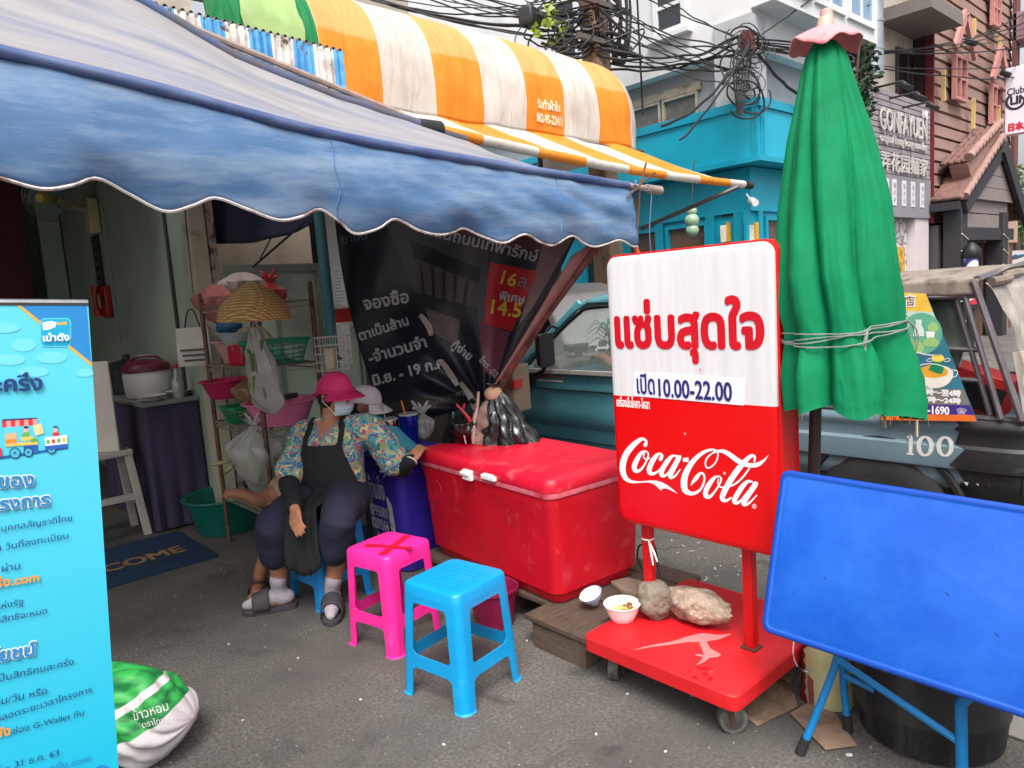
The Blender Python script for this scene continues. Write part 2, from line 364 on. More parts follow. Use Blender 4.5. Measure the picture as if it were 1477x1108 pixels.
def window(parent, plane, at, u0, u1, z0, z1, frame_m, glass_m, fw=0.06, nu=2, nv=1, depth=0.06, sill=False):
 """framed window on an X- or Y-plane wall; the pane sits back inside its frame"""
 B = (lambda b, d0, d1, a0, a1, c0, c1: b.box(at - d1, at - d0, a0, a1, c0, c1)) if plane == 'x' else (lambda b, d0, d1, a0, a1, c0, c1: b.box(a0, a1, at - d1, at - d0, c0, c1))
 b = MB(); B(b, -0.02, depth, u0, u0 + fw, z0, z1); B(b, -0.02, depth, u1 - fw, u1, z0, z1); B(b, -0.02, depth, u0 + fw, u1 - fw, z0, z0 + fw); B(b, -0.02, depth, u0 + fw, u1 - fw, z1 - fw, z1)
 for k in range(1, nu): x = lerp(u0, u1, k / nu); B(b, -0.018, depth - .01, x - fw / 3, x + fw / 3, z0 + fw, z1 - fw)
 for k in range(1, nv): z = lerp(z0, z1, k / nv); B(b, -0.016, depth - .012, u0 + fw, u1 - fw, z - fw / 3, z + fw / 3)
 wf = build(b, 'window', frame_m, parent, smooth=0)
 g = MB(); B(g, 0.002, 0.012, u0 + fw * .5, u1 - fw * .5, z0 + fw * .5, z1 - fw * .5); build(g, 'pane', glass_m, wf, smooth=0)
 if sill: s_ = MB(); B(s_, -0.02, depth + .07, u0 - .08, u1 + .08, z0 - .07, z0 - .005); build(s_, 'sill', white_wall, wf, smooth=0)
 return wf
# ---- turquoise corner shop
ts = thing('corner_shop', 'turquoise painted corner shop with a blank fascia behind the pickup truck', 'shop', (TX, TY, 0))
b = MB(); b.box(8.95, 11.9, 5.05, 12.0, 0, 3.02); build(b, 'wall', teal, ts, smooth=0)
b = MB(); b.box(8.60, 11.9, 4.70, 12.0, 3.0, 3.70); fas = build(b, 'fascia', teal, ts, smooth=0)
b = MB()
for z0, z1 in ((3.64, 3.735), (2.985, 3.05)): b.box(8.57, 8.6, 4.67, 12, z0, z1); b.box(8.6, 11.9, 4.67, 4.70, z0, z1)
for y in (4.70, 4.74, 8.2): b.box(8.575, 8.599, y, y + .035, 3.05, 3.64)
b.box(8.64, 8.67, 4.675, 4.699, 3.05, 3.64); b.box(11.8, 11.88, 4.675, 4.699, 3.05, 3.64); b.box(8.70, 8.715, 4.68, 4.699, 3.05, 3.64)
build(b, 'fascia_trim', teal_d, fas, smooth=0)
b = MB(); b.box(8.58, 11.9, 4.68, 12, 3.736, 3.75); build(b, 'cap_flashing', teal_d, fas, smooth=0)
b = MB(); b.box(8.90, 8.949, 5.0, 12, 2.42, 2.98); b.box(8.949, 11.9, 5.0, 5.049, 2.42, 2.98); build(b, 'beam', teal, ts, smooth=0)
for px0, px1, py0, py1 in ((962, 1023, 299, 420), (905, 952, 312, 430)):
 y1, y0 = HX(px0, 330, 8.94).y, HX(px1, 330, 8.94).y
 window(ts, 'x', 8.949, y0, y1, 0.9, 2.36, teal_d, M('glass_brown', S(92, 74, 66), 0.08, 0.4, 2.5, spec=.7, rvar=0), 0.05, 1)
y0, y1 = HX(872, 400, 8.94).y, HX(845, 400, 8.94).y; window(ts, 'x', 8.949, y0 - .35, y1, 0.9, 2.3, teal_d, glass_dark, 0.06, 1)
for px in (952, 1026, 1067, 900, 840, 800, 770):
 y = HX(px, 330, 8.94).y; b = MB(); b.box(8.90, 8.948, y - .07, y + .07, 0, 2.42); build(b, 'pilaster', teal_d, ts, smooth=0)
b = MB(); a, c = HX(1041, 296, 8.93), HX(1056, 311, 8.93); b.box(8.915, 8.948, c.y, a.y, c.z, a.z); build(b, 'vent_grille', M('vent_black', S(26, 28, 30), .5), ts, smooth=0)
x0, x1 = HY(1100, 320, 5.04).x, HY(1128, 320, 5.04).x; window(ts, 'y', 5.049, x0, x1 + .5, 0.9, 2.36, teal_d, MATS['glass_brown'], 0.06, 2)
for px in (1076, 1094): x = HY(px, 320, 5.04).x; b = MB(); b.box(x - .05, x + .05, 5.0, 5.048, 0, 2.42); build(b, 'pilaster', teal_d, ts, smooth=0)
lampm = M('lamp_white', S(226, 222, 200), .4); yel = M('lamp_yellow', S(214, 160, 40), .5)
for px, py in ((1046, 336), (1086, 336)):
 p_ = HX(px, py, 8.88) if px < 1060 else HY(px, py, 4.98)
 b = MB(); b.box(p_.x - .05, p_.x + .05, p_.y - .05, p_.y + .05, p_.z - .13, p_.z + .10); lb = build(b, 'wall_lamp', lampm, ts, bevel=.01)
 b = MB(); b.box(p_.x - .055, p_.x + .015, p_.y - .075, p_.y - .051, p_.z - .12, p_.z + .13); build(b, 'lamp_bracket', yel, lb)
p_ = HY(1086, 292, 4.9); b = MB(); b.tube([p_ + V((-.08, -.08, -.02)), p_ + V((.05, .05, .03))], [.045, .05], 10); b.tube([p_, p_ + V((.02, .1, .12))], .012, 6); cctv = build(b, 'security_camera', M('cam_white', S(220, 220, 220), .4), ts)
# glass float hanging under the awning
gl = M('glass_green', S(150, 180, 150), .12, .2, 20, spec=.8)
p_ = HX(998, 315, 8.2); lt = thing('glass_lantern', 'hanging cluster of pale green glass globes outside the turquoise shop window', 'lantern', tuple(p_))
for k, (dz, r) in enumerate(((.09, .07), (-.03, .095), (-.15, .085))):
 b = MB(); b.ball(p_ + V((0, 0, dz)), r, 16, 12); build(b, 'globe', gl, lt)
b = MB(); b.tube([p_ + V((0, 0, .15)), p_ + V((.1, 0, .75))], .008, 5); build(b, 'cord', M('cord', S(60, 60, 60), .7), lt)

# ---- white upper building over the corner shop
wb = thing('white_building', 'pale grey white upper storeys standing above the turquoise shop', 'building', (8.75, 4.85, 3.75))
b = MB(); b.box(8.95, 11.9, 5.02, 12.0, 3.752, 4.42); build(b, 'lower_wall', grey_wall, wb, smooth=0)
b = MB(); b.box(8.74, 11.9, 4.86, 12.0, 4.42, 8.4); build(b, 'wall', white_wall, wb, smooth=0)
y1, y0 = HX(944, 20, 8.74).y, HX(991, 20, 8.74).y; z0, z1 = HX(968, 49, 8.74).z, HX(968, -30, 8.74).z
window(wb, 'x', 8.739, y0, y1, z0, z1 + .4, white_wall, glass_dark, 0.07, 1, 3, .05, sill=True)
window(wb, 'x', 8.739, y0 + 1.9, y1 + 1.9, z0, z1 + .4, white_wall, glass_dark, 0.07, 1, 3, .05, sill=True)
for k in range(4):                                     # strip of transom windows over the fascia
 ya = 5.75 + k * 0.62; window(wb, 'x', 8.949, ya, ya + .58, 3.80, 4.12, concrete_b, M('glass_dusty', S(96, 92, 86), .3, .3, 6), .03, 1)
b = MB(); b.box(8.90, 8.948, 5.7, 8.3, 4.13, 4.24); build(b, 'lintel', concrete_b, wb, smooth=0)
b = MB(); b.box(8.7, 9.05, 4.82, 5.35, 3.752, 4.8); build(b, 'pier', M('pier_grey', S(172, 174, 178), .8, .08, 2), wb, smooth=0)
x0 = HY(1086, 20, 4.6).x
b = MB(); b.box(8.78, 11.9, 4.55, 4.858, 4.88, 8.4); build(b, 'bay', white_wall, wb, smooth=0)
for k in range(3):
 xx = 8.83 + k * 1.0; window(wb, 'y', 4.549, xx, xx + .92, 5.05, 6.6, white_wall, glass_blue, .08, 2, 1, .04)

# ---- noodle restaurant: slatted sign board over a grey panel and tiled wall
slat = M('slat_grey', S(150, 140, 146), .6, .08, 3); dark_gap = M('dark_gap', S(52, 48, 52), .8)
panel_g = M('panel_grey', S(134, 132, 138), .6, .06, 2)
RY = 4.7
rb = thing('restaurant_building', 'grey restaurant front with a slatted name board beside the umbrella', 'building', (13, RY, 0))
GX0, GX1 = 12.0, 14.62
b = MB(); b.box(11.902, 14.66, 5.0, 12, 0, 9); build(b, 'wall', beige_wall, rb, smooth=0)
bz0, bz1 = 3.06, 4.36
b = MB(); b.box(GX0, GX1, 4.74, 4.99, bz0, bz1); brd = build(b, 'name_board', dark_gap, rb, smooth=0)
b = MB(); ns = 15
for k in range(ns): z = bz0 + (bz1 - bz0) * k / ns; b.box(GX0, GX1, 4.70, 4.738, z + .008, z + (bz1 - bz0) / ns - .008)
b.box(GX0 - .05, GX0 - .002, 4.69, 4.99, bz0 - .1, bz1 + .25); build(b, 'slat', slat, brd, smooth=0)
yp = lambda Y: (lambda x, y, w=0: V((x, Y - w, y)))
letter_m = M('letter_steel', S(196, 190, 186), .35, .15, 9)
b = MB(); text(b, 'GONFAYUEN', yp(4.66), box=(12.3, 14.35, 3.72, 4.06), bold=.005); text(b, 'original hong kong noodles', yp(4.66), box=(12.3, 14.35, 3.50, 3.66), bold=.002); text(b, '弄花园麵家', yp(4.66), box=(12.3, 14.4, 3.10, 3.40), bold=.003)
build(b, 'lettering', letter_m, brd, smooth=0, solid=.015)
b = MB(); text(b, '小吃', yp(4.66), box=(14.1, 14.38, 4.08, 4.22), bold=.01); build(b, 'lettering', M('letter_white', S(235, 232, 240), .4), brd, smooth=0)
b = MB(); b.box(GX0, GX1, 4.69, 4.99, 2.38, bz0 - .005); gp = build(b, 'panel', panel_g, rb, smooth=0)
for px in (1279, 1290, 1304, 1317, 1330):
 p_ = HY(px, 280, 4.685); b = MB(); b.box(p_.x - .09, p_.x + .09, 4.68, 4.689, 2.56, 2.98); ps = build(b, 'paper_slip', M('slip_white', S(214, 208, 216), .6), gp, smooth=0)
 b = MB(); text(b, '麺', yp(4.679), box=(p_.x - .05, p_.x + .05, 2.84, 2.93)); text(b, '丼', yp(4.679), box=(p_.x - .05, p_.x + .05, 2.72, 2.81)); text(b, '飯', yp(4.679), box=(p_.x - .05, p_.x + .05, 2.61, 2.69)); build(b, 'slip_lettering', M('slip_grey', S(150, 146, 150), .6), ps, smooth=0)
tile = bpy.data.materials.new('patterned_tile'); tile.use_nodes = True; n, l, p = nodes_of(tile)
tc = n.new('ShaderNodeTexCoord'); vo = n.new('ShaderNodeTexVoronoi'); vo.feature = 'DISTANCE_TO_EDGE'; vo.inputs['Scale'].default_value = 6; vo.inputs['Randomness'].default_value = .6; l.new(tc.outputs['Object'], vo.inputs['Vector'])
rp = n.new('ShaderNodeValToRGB'); rp.color_ramp.elements[0].position = .04; rp.color_ramp.elements[1].position = .10; rp.color_ramp.elements[0].color = S(110, 110, 112) + (1,); rp.color_ramp.elements[1].color = S(206, 200, 200) + (1,); l.new(vo.outputs[0], rp.inputs[0]); l.new(rp.outputs[0], p.inputs['Base Color']); p.inputs['Roughness'].default_value = .3
b = MB(); b.box(GX0, 13.95, 4.86, 4.99, 0, 2.375); build(b, 'tiled_wall', tile, rb, smooth=0)
b = MB(); b.box(13.96, 14.62, 4.72, 4.99, 0, 2.375); build(b, 'column', M('pale_stone', S(208, 196, 198), .5, .05, 3), rb, smooth=0)
p_ = HY(1298, 375, 4.84); b = MB(); b.box(p_.x - .2, p_.x + .2, 4.83, 4.855, p_.z - .3, p_.z + .22); build(b, 'menu_board', M('menu_yellow', S(196, 158, 60), .5, .4, 12, col2=S(140, 60, 40), c2scale=9), rb, smooth=0)
# upper balcony, window recess and duct
b = MB(); b.box(13.1, 14.64, 4.2, 4.995, 5.55, 5.75); build(b, 'balcony_slab', M('slab_grey', S(120, 112, 108), .8, .1), rb, smooth=0)
b = MB(); b.box(12.0, 14.64, 4.4, 4.995, 7.2, 7.4); build(b, 'balcony_slab', MATS['slab_grey'], rb, smooth=0)
x0, x1 = HY(1293, 120, 4.98).x, HY(1326, 120, 4.98).x; window(rb, 'y', 4.999, x0, x1, 4.35, 5.3, M('brown_frame', S(70, 56, 50), .6), glass_dark, .05, 2, 1, .04)
window(rb, 'y', 4.999, HY(1326, 120, 4.98).x + .12, 14.6, 4.35, 5.1, MATS['brown_frame'], glass_dark, .05, 1, 1, .04)
x0, x1 = HY(1216, 60, 4.98).x, HY(1244, 60, 4.98).x; window(rb, 'y', 4.999, x0 + .2, x1, 4.6, 6.2, white_wall, glass_blue, .08, 2, 1, .04)
galv = M('galvanised', S(176, 180, 186), .35, .15, 5, metal=.8)
xa = HY(1262, 60, 4.7).x; b = MB(); b.tube([(xa, 4.75, 4.5), (xa, 4.75, 5.75), (xa + .06, 4.75, 5.95), (xa + .3, 4.75, 6.15), (xa + .36, 4.75, 6.4), (xa + .36, 4.75, 8)], .17, 18)
for z in (4.9, 5.3, 5.7, 6.6, 7.0, 7.4): b.tube([(xa + (.36 if z > 6 else 0), 4.75, z - .015), (xa + (.36 if z > 6 else 0), 4.75, z + .015)], .182, 18)
build(b, 'ventilation_duct', galv, rb)
for px, py in ((1302, 117), (1322, 133), (1340, 147)):
 p_ = HY(px, py, 4.3); b = MB(); b.tube([(p_.x, 4.72, p_.z), p_, p_ + V((0, -.05, -.05))], .018, 6); lb = build(b, 'lamp_arm', MATS['vent_black'], rb); b = MB(); b.obox(p_ + V((0, -.05, -.09)), (.2, .16, .07), Matrix.Rotation(.5, 3, 'X')); build(b, 'floodlight', MATS['vent_black'], lb, bevel=.01)

# ---- brown clapboard building with fake windows and a tiled porch
clap = M('clapboard', S(152, 122, 112), .75, .12, 3, stretch=(.5, .5, 3), col2=S(132, 102, 92), c2scale=2.2, c2lo=.5, c2hi=.75)
pinkf = M('pink_frame', S(190, 132, 126), .6, .08); dark_brown = M('dark_brown', S(60, 36, 36), .7)
bb = thing('clapboard_building', 'reddish brown plank building with small pink gabled windows and tiled porch', 'building', (17, RY, 0))
BX0, BX1 = 14.70, 20.0
b = MB(); b.box(BX0, BX1, 4.80, 12, 0, 9.2); build(b, 'wall', dark_brown, bb, smooth=0)
b = MB(); z = 2.3; k = 0
while z < 9.0:
 x = BX0 + .02; hgt = .215
 while x < BX1 - .05:
  L = min(random.uniform(.8, 2.2), BX1 - .02 - x); tl = random.uniform(.018, .03)
  if BX1 - x - L < .3: L = BX1 - .02 - x
  b.add([(x, 4.798, z), (x + L, 4.798, z), (x + L, 4.798, z + hgt - .02), (x, 4.798, z + hgt - .02), (x, 4.755, z + tl * .5), (x + L, 4.755, z + random.uniform(.0, .03)), (x + L, 4.775, z + hgt - .012), (x, 4.775, z + hgt - .012)], [(3, 2, 1, 0), (4, 5, 6, 7), (0, 1, 5, 4), (1, 2, 6, 5), (2, 3, 7, 6), (3, 0, 4, 7)]); x += L + .008
 z += hgt + .012
build(b, 'cladding', clap, bb, smooth=0)
b = MB(); b.box(BX0 - .035, BX0 + .015, 4.66, 4.8, 2.3, 9.2); build(b, 'corner_board', M('corner_maroon', S(112, 30, 40), .6), bb, smooth=0)
b = MB(); b.box(19.7, 20.02, 4.62, 4.695, 2.3, 9.2); build(b, 'corner_board', M('corner_brown', S(110, 66, 60), .7), bb, smooth=0)
for (pxa, pya, pxb, pyb) in ((1375, 75, 1392, 148), (1428, 118, 1442, 183), (1430, -22, 1441, 42)):
 a, c = HY(pxa, (pya + pyb) / 2, 4.66), HY(pxb, (pya + pyb) / 2, 4.66); zt = HY((pxa + pxb) / 2, pya + 6, 4.66).z; zb = HY((pxa + pxb) / 2, pyb - 2, 4.66).z
 wf = window(bb, 'y', 4.668, a.x, c.x, zb, zt, pinkf, M('pane_mauve', S(128, 84, 84), .3), .06, 2, 2, .06)
 b = MB(); mx_ = (a.x + c.x) / 2; wd = (c.x - a.x) * .85; ap = V((mx_, 4.56, zt + .75))
 b.bar(V((mx_ - wd, 4.56, zt + .02)), ap, .16, .07, (0, 1, 0)); b.bar(V((mx_ + wd, 4.56, zt + .02)), ap + V((.02, 0, -.04)), .16, .07, (0, 1, 0)); build(b, 'gable_hood', pinkf, wf, smooth=0)
 b = MB(); b.obox(V((mx_ + .1, 4.5, zt + .22)), (.16, .2, .1), Matrix.Rotation(.5, 3, 'X')); build(b, 'lamp', MATS['vent_black'], wf, bevel=.02)
yb = M('pale_yellow', S(206, 176, 110), .6)
for px, y0_, y1_ in ((1362, 101, 146), (1405, 142, 186), (1406, 27, 66), (1443, 54, 86), (1442, 152, 190)):
 a, c = HY(px, y0_, 4.62), HY(px, y1_, 4.62); b = MB(); b.box(a.x - .03, a.x + .03, 4.60, 4.66, c.z, a.z); build(b, 'light_strip', yb, bb, smooth=0)
b = MB(); b.box(19.7, 20.5, 4.1, 4.69, 6.3, 6.9); build(b, 'air_conditioner', M('ac_grey', S(150, 120, 128), .6), bb, bevel=.02)
# porch
tile_r = M('roof_tile', S(122, 88, 80), .7, .2, 5, col2=S(84, 62, 58), c2scale=5); ridge_m = M('ridge_tile', S(150, 118, 110), .7, .2, 4)
black_wood = M('black_wood', S(44, 42, 48), .6, .15, 6); grey_board = M('grey_board', S(128, 118, 116), .7, .12, 4, stretch=(1, 1, 5))
PY0, PY1 = 4.22, 4.69
Lf = HY(1388, 292, PY0); Ap = HY(1443, 205, PY0); Rt = HY(1476, 318, PY0)
def porch_slope(p_low, p_top, ya, yb_, nm, par):
 b = MB(); nW = 14; d = (p_top - p_low); L = d.length
 def f(u, v):
  y = lerp(ya, yb_, u); w = abs(sin(u * nW * pi)) * .05; q = p_low + d * v; st = .05 * (1 - (v * 3) % 1); nrm = V((-d.z, 0, d.x)).normalized()
  if nrm.z < 0: nrm = -nrm
  return V((q.x, y, q.z)) + nrm * (w + st)
 b.grid(f, nW * 6, 24); return build(b, nm, tile_r, par, smooth=30, solid=.05)
pr = thing('porch', 'dark gabled entrance porch with brown roof tiles before the plank building', 'porch', (Ap.x, 4, 0))
rf = porch_slope(Lf + V((-.1, 0, -.02)), Ap, PY0, PY1, 'roof', pr); porch_slope(Rt, Ap + V((.02, 0, 0)), PY0, PY1, 'roof', pr)
b = MB(); n_ = 12
for k in range(n_): a_, c_ = lerp(0, 1, k / n_), lerp(0, 1, (k + .96) / n_); b.tube([Lf.lerp(Ap, a_) + V((0, -.04, .1)), Lf.lerp(Ap, c_) + V((0, -.04, .12))], [.075, .06], 10)
for k in range(5): b.tube([V((Ap.x, lerp(PY0, PY1, k / 5), Ap.z + .08)), V((Ap.x, lerp(PY0, PY1, (k + .97) / 5), Ap.z + .10))], [.08, .07], 10)
build(b, 'ridge_tiles', ridge_m, rf)
b = MB(); b.bar(Ap + V((0, -.06, -.1)), Rt + V((.05, -.06, -.08)), .08, .3, (0, 0, 1)); b.bar(Ap + V((-.1, -.02, -.25)), Lf + V((.1, -.02, -.1)), .06, .22, (0, 0, 1)); build(b, 'barge_board', black_wood, pr, smooth=0)
b = MB(); zl = Lf.z + .1
for k in range(7):
 z = zl + k * .24; t = (z - Lf.z) / (Ap.z - Lf.z)
 if t > .92: break
 b.box(lerp(Lf.x, Ap.x, t) + .25, lerp(Rt.x, Ap.x, min(1, (z - Rt.z) / (Ap.z - Rt.z))) - .25, PY0 + .02, PY0 + .06, z, z + .23)
build(b, 'gable_board', grey_board, pr, smooth=0)
b = MB(); b.box(Lf.x + .1, Rt.x - .5, PY0 + .05, PY0 + .25, zl - .75, zl - .52); b.box(Lf.x - .2, Lf.x - .05, PY0, PY1, Lf.z - .12, Lf.z + .02); build(b, 'beam', black_wood, pr, smooth=0)
for k in range(2): b = MB(); b.box(Lf.x + .35, Rt.x - .8, PY0 + .1, PY0 + .14, zl - .51 + k * .27, zl - .26 + k * .27); build(b, 'gable_board', grey_board, pr, smooth=0)
for px in (1384, 1444): x = HY(px, 350, PY0 + .1).x; b = MB(); b.box(x - .17, x + .17, PY0 + .02, PY0 + .32, 0, zl - .2); build(b, 'post', black_wood, pr, bevel=.01)
b = MB()
for k in range(6):
 for px in (1384, 1444):
  x = HY(px, 350, PY0 + .1).x; z = .5 + k * .3; b.tube([(x - .18, PY0 + .01, z + .06), (x + .18, PY0 + .01, z - .04)], .012, 5)
build(b, 'light_string', lampm, pr)
ur = thing('small_roof', 'short strip of ribbed brown roof tiles above the porch roof', 'roof', tuple(HY(1400, 230, 4.1)))
P0, P1 = HY(1369, 240, 4.55), HY(1416, 190, 4.55)
b = MB(); nrm = V((0, -1, .3)).normalized()
def f2(u, v): q = P0.lerp(P1, v); return V((q.x, 4.72 - u * .45, q.z - u * .0)) + V((-.03, 0, .05)) * abs(sin(u * 4 * pi)) + V((0, 0, .04)) * (1 - (v * 6) % 1)
b.grid(f2, 24, 24); build(b, 'tiles', tile_r, ur, smooth=30, solid=.05)
b = MB()
for k in range(10): b.tube([P0.lerp(P1, k / 10) + V((0, -.32, .1)), P0.lerp(P1, (k + .95) / 10) + V((0, -.32, .13))], [.085, .07], 10)
build(b, 'ridge_tiles', ridge_m, ur)
b = MB(); b.prism([P0 + V((0, -.3, 0)), P1 + V((0, -.3, 0)), P1 + V((.3, -.3, -.5)), P0 + V((.3, -.3, -.35))], (0, .3, 0)); build(b, 'gable_wall', clap, ur, smooth=0)
# ground floor of the plank building
b = MB(); b.box(14.72, 17.0, 4.6, 4.79, 0, 2.25); dr = build(b, 'panel_door', M('door_dark', S(72, 70, 74), .5, .1, 3), bb, smooth=0)
b = MB()
for k in range(5):
 for z in (1.55, .95): b.obox(V((15.1 + k * .28, 4.59, z)), (.13, .02, .13), Matrix.Rotation(.5, 3, 'Y'))
b.box(15.2, 15.36, 4.58, 4.599, 1.15, 1.4); build(b, 'door_ornament', M('ornament', S(150, 146, 146), .5), dr, smooth=0)
b = MB(); b.box(17.3, 19.6, 4.6, 4.79, 0, 1.9); build(b, 'panel_door', M('door_brown', S(104, 76, 64), .6, .15, 3), bb, smooth=0)
for k in range(3): b = MB(); b.box(17.9 + k * .6, 17.97 + k * .6, 4.56, 4.599, 0, 1.9); build(b, 'door_frame', M('door_tan', S(150, 120, 100), .6), bb, smooth=0)
b = MB(); b.box(17.3, 19.8, 4.55, 4.79, 1.92, 2.4); build(b, 'lintel_board', M('lintel_tan', S(176, 146, 130), .7, .1), bb, smooth=0)
# barber pole
p_ = HY(1401, 372, 4.1); bp = thing('barber_pole', 'striped red white and blue barber pole beside the porch post', 'barber pole', (p_.x, 4.1, 0))
bm = bpy.data.materials.new('barber_stripe'); bm.use_nodes = True; n, l, p = nodes_of(bm); tc = n.new('ShaderNodeTexCoord'); wv = n.new('ShaderNodeTexWave'); wv.inputs['Scale'].default_value = 1.1; wv.bands_direction = 'DIAGONAL'; wv.wave_profile = 'SAW'; l.new(tc.outputs['Object'], wv.inputs['Vector'])
rp = n.new('ShaderNodeValToRGB'); rp.color_ramp.interpolation = 'CONSTANT'; e = rp.color_ramp.elements; e[0].color = S(190, 40, 50) + (1,); e[1].position = .3; e[1].color = S(230, 226, 232) + (1,)
for ps, cc in ((.5, S(60, 70, 150)), (.78, S(230, 226, 232))): q = e.new(ps); q.color = cc + (1,)
l.new(wv.outputs[0], rp.inputs[0]); l.new(rp.outputs[0], p.inputs['Base Color'])
b = MB(); b.tube([(p_.x, 4.1, .8), (p_.x, 4.1, 1.62)], .11, 16); build(b, 'cylinder', bm, bp)
b = MB(); b.lathe([(.13, 1.62), (.15, 1.66), (.15, 1.75), (.1, 1.84), (.03, 1.9)], (p_.x, 4.1, 0), 16); b.lathe([(.06, 0), (.06, .7), (.15, .72), (.15, .8)], (p_.x, 4.1, 0), 16); build(b, 'housing', MATS['vent_black'], bp)
# ---- hanging white club sign
SX = 18.5; y_far, y_near = HX(1449, 150, SX).y, HX(1500, 150, SX).y
zt, zb = HX(1460, 97, SX).z, HX(1460, 194, SX).z
cs = thing('projecting_sign', 'white box sign with black and red lettering projecting from the plank building', 'sign', (SX, y_far, zb))
b = MB(); b.box(SX, SX + .25, y_near, y_far, zb, zt); cbx = build(b, 'sign_box', M('sign_white', S(232, 226, 236), .4, .03), cs, bevel=.02)
xp = lambda X: (lambda x, y, w=0: V((X - w, -x, y)))
def cbox(px0, py0, px1, py1): a, c = HX(px0, (py0 + py1) / 2, SX), HX(px1, (py0 + py1) / 2, SX); return (-a.y, -c.y, HX((px0 + px1) / 2, py1, SX).z, HX((px0 + px1) / 2, py0, SX).z)
b = MB(); text(b, 'Club', xp(SX - .002), box=cbox(1453, 126, 1477, 136), bold=.004); text(b, 'LINE', xp(SX - .002), box=cbox(1458, 137, 1491, 148), bold=.012)
q = cbox(1453, 134, 1477, 157); cxx, czz = (q[0] + q[1]) / 2, (q[2] + q[3]) / 2; R_ = (q[3] - q[2]) / 2
b.stroke([(cxx + R_ * cos(a), czz + R_ * sin(a), .05) for a in [radians(120 + 230 * k / 16) for k in range(17)]], xp(SX - .003), 1, .001, 3); build(b, 'lettering', M('sign_black', S(46, 40, 60), .5), cbx, smooth=0)
b = MB(); text(b, '日本人', xp(SX - .002), box=cbox(1455, 176, 1487, 187), bold=.012); build(b, 'lettering', M('sign_redink', S(206, 44, 70), .5), cbx, smooth=0)

# ---- beige block far behind the awnings
fb = thing('beige_building', 'plain beige apartment block far behind the striped awning', 'building', (10, 17, 0))
xa, xc = HY(575, 10, 17).x, HY(745, 10, 17).x
b = MB(); b.box(xa, xc, 17, 24, 0, 15); build(b, 'wall', M('block_beige', S(172, 162, 150), .85, .08, 1), fb, smooth=0)
b = MB()
for k in range(1, 5): b.box(xa + (xc - xa) * k / 5 - .03, xa + (xc - xa) * k / 5 + .03, 16.97, 16.999, 0, 15)
build(b, 'panel_joint', M('joint', S(140, 130, 120), .8), fb, smooth=0)
# ---- grey house wall seen over the kitchen screen
hw = thing('plaster_house', 'beige plastered house wall seen above the green kitchen screen', 'house', (3.2, 8.2, 0))
b = MB(); b.box(1.9, 6.4, 8.2, 12, 0, 3.4); build(b, 'wall', beige_wall, hw, smooth=0)
b = MB(); b.box(4.3, 4.6, 8.1, 8.199, 0, 3.4); build(b, 'pier', M('pier_cream', S(206, 200, 190), .7), hw, smooth=0)
# ---- tree and wall at the end of the street
leaf = M('leaf', S(66, 92, 42), .6, .5, 2, col2=S(120, 134, 60), c2scale=1.2); leaf_d = M('leaf_dark', S(40, 62, 34), .6, .4, 3); bark = M('bark', S(90, 76, 62), .9, .2)
def leaves(b, c, rad, n, ls, seed=0):
 rnd = random.Random(seed); cl_ = [(V((rnd.gauss(0, .45), rnd.gauss(0, .45), rnd.gauss(0, .4))), rnd.uniform(.25, .5)) for _ in range(9)]
 for k in range(n):
  cc, rr = rnd.choice(cl_); d = V((rnd.gauss(0, 1), rnd.gauss(0, 1), rnd.gauss(0, 1))).normalized() * rr * rnd.random() ** .4
  p_ = V(c) + V(((cc.x + d.x) * rad[0], (cc.y + d.y) * rad[1], (cc.z + d.z) * rad[2])); a = V((rnd.gauss(0, 1), rnd.gauss(0, 1), rnd.gauss(0, .5))).normalized() * ls; q = a.orthogonal().normalized() * ls * .45
  q = Matrix.Rotation(rnd.random() * 6.28, 3, a.normalized()) @ q
  b.add([p_ - a, p_ + q, p_ + a, p_ - q], [(0, 1, 2, 3)])
for k, (px, py, d, rad) in enumerate(((1468, 330, 48, (4, 4, 3.2)), (1490, 300, 60, (6, 6, 6)))):
 p_ = HD(px, py, d); t = thing('tree', ('small roadside tree beyond the porch by the far wall', 'tall green tree at the far end of the street')[k], 'tree', (p_.x, p_.y, 0))
 b = MB(); leaves(b, p_, rad, 2600, .22, k + 3); build(b, 'crown', leaf, t, smooth=0)
 b = MB(); b.tube(vcat([(p_.x, p_.y, 0), (p_.x + .1, p_.y, p_.z * .5), (p_.x - .1, p_.y + .1, p_.z)]), [.2] * 7 + [.18] * 4 + [.08] * 2, 8); build(b, 'trunk', bark, t)
fw_ = HD(1468, 370, 40); b = MB(); b.box(fw_.x - 6, fw_.x + 20, fw_.y, fw_.y + .3, 0, 2.0); build(b, 'boundary_wall', M('far_wall', S(196, 186, 184), .8, .06), loc=(fw_.x, fw_.y, 0), label='low pale wall closing the far end of the street', cat='wall', smooth=0)
p_ = HY(1238, 112, 4.6); pt = thing('potted_plant', 'leafy green plant trailing beside the slatted name board', 'plant', tuple(p_))
b = MB(); leaves(b, p_ + V((.05, 0, .05)), (.3, .3, .75), 420, .07, 8); build(b, 'leaves', leaf_d, pt, smooth=0)
b = MB(); b.tube([p_ + V((0, .1, -.7)), p_ + V((.05, .05, 0)), p_ + V((.05, 0, .5))], .02, 6); build(b, 'stem', bark, pt)

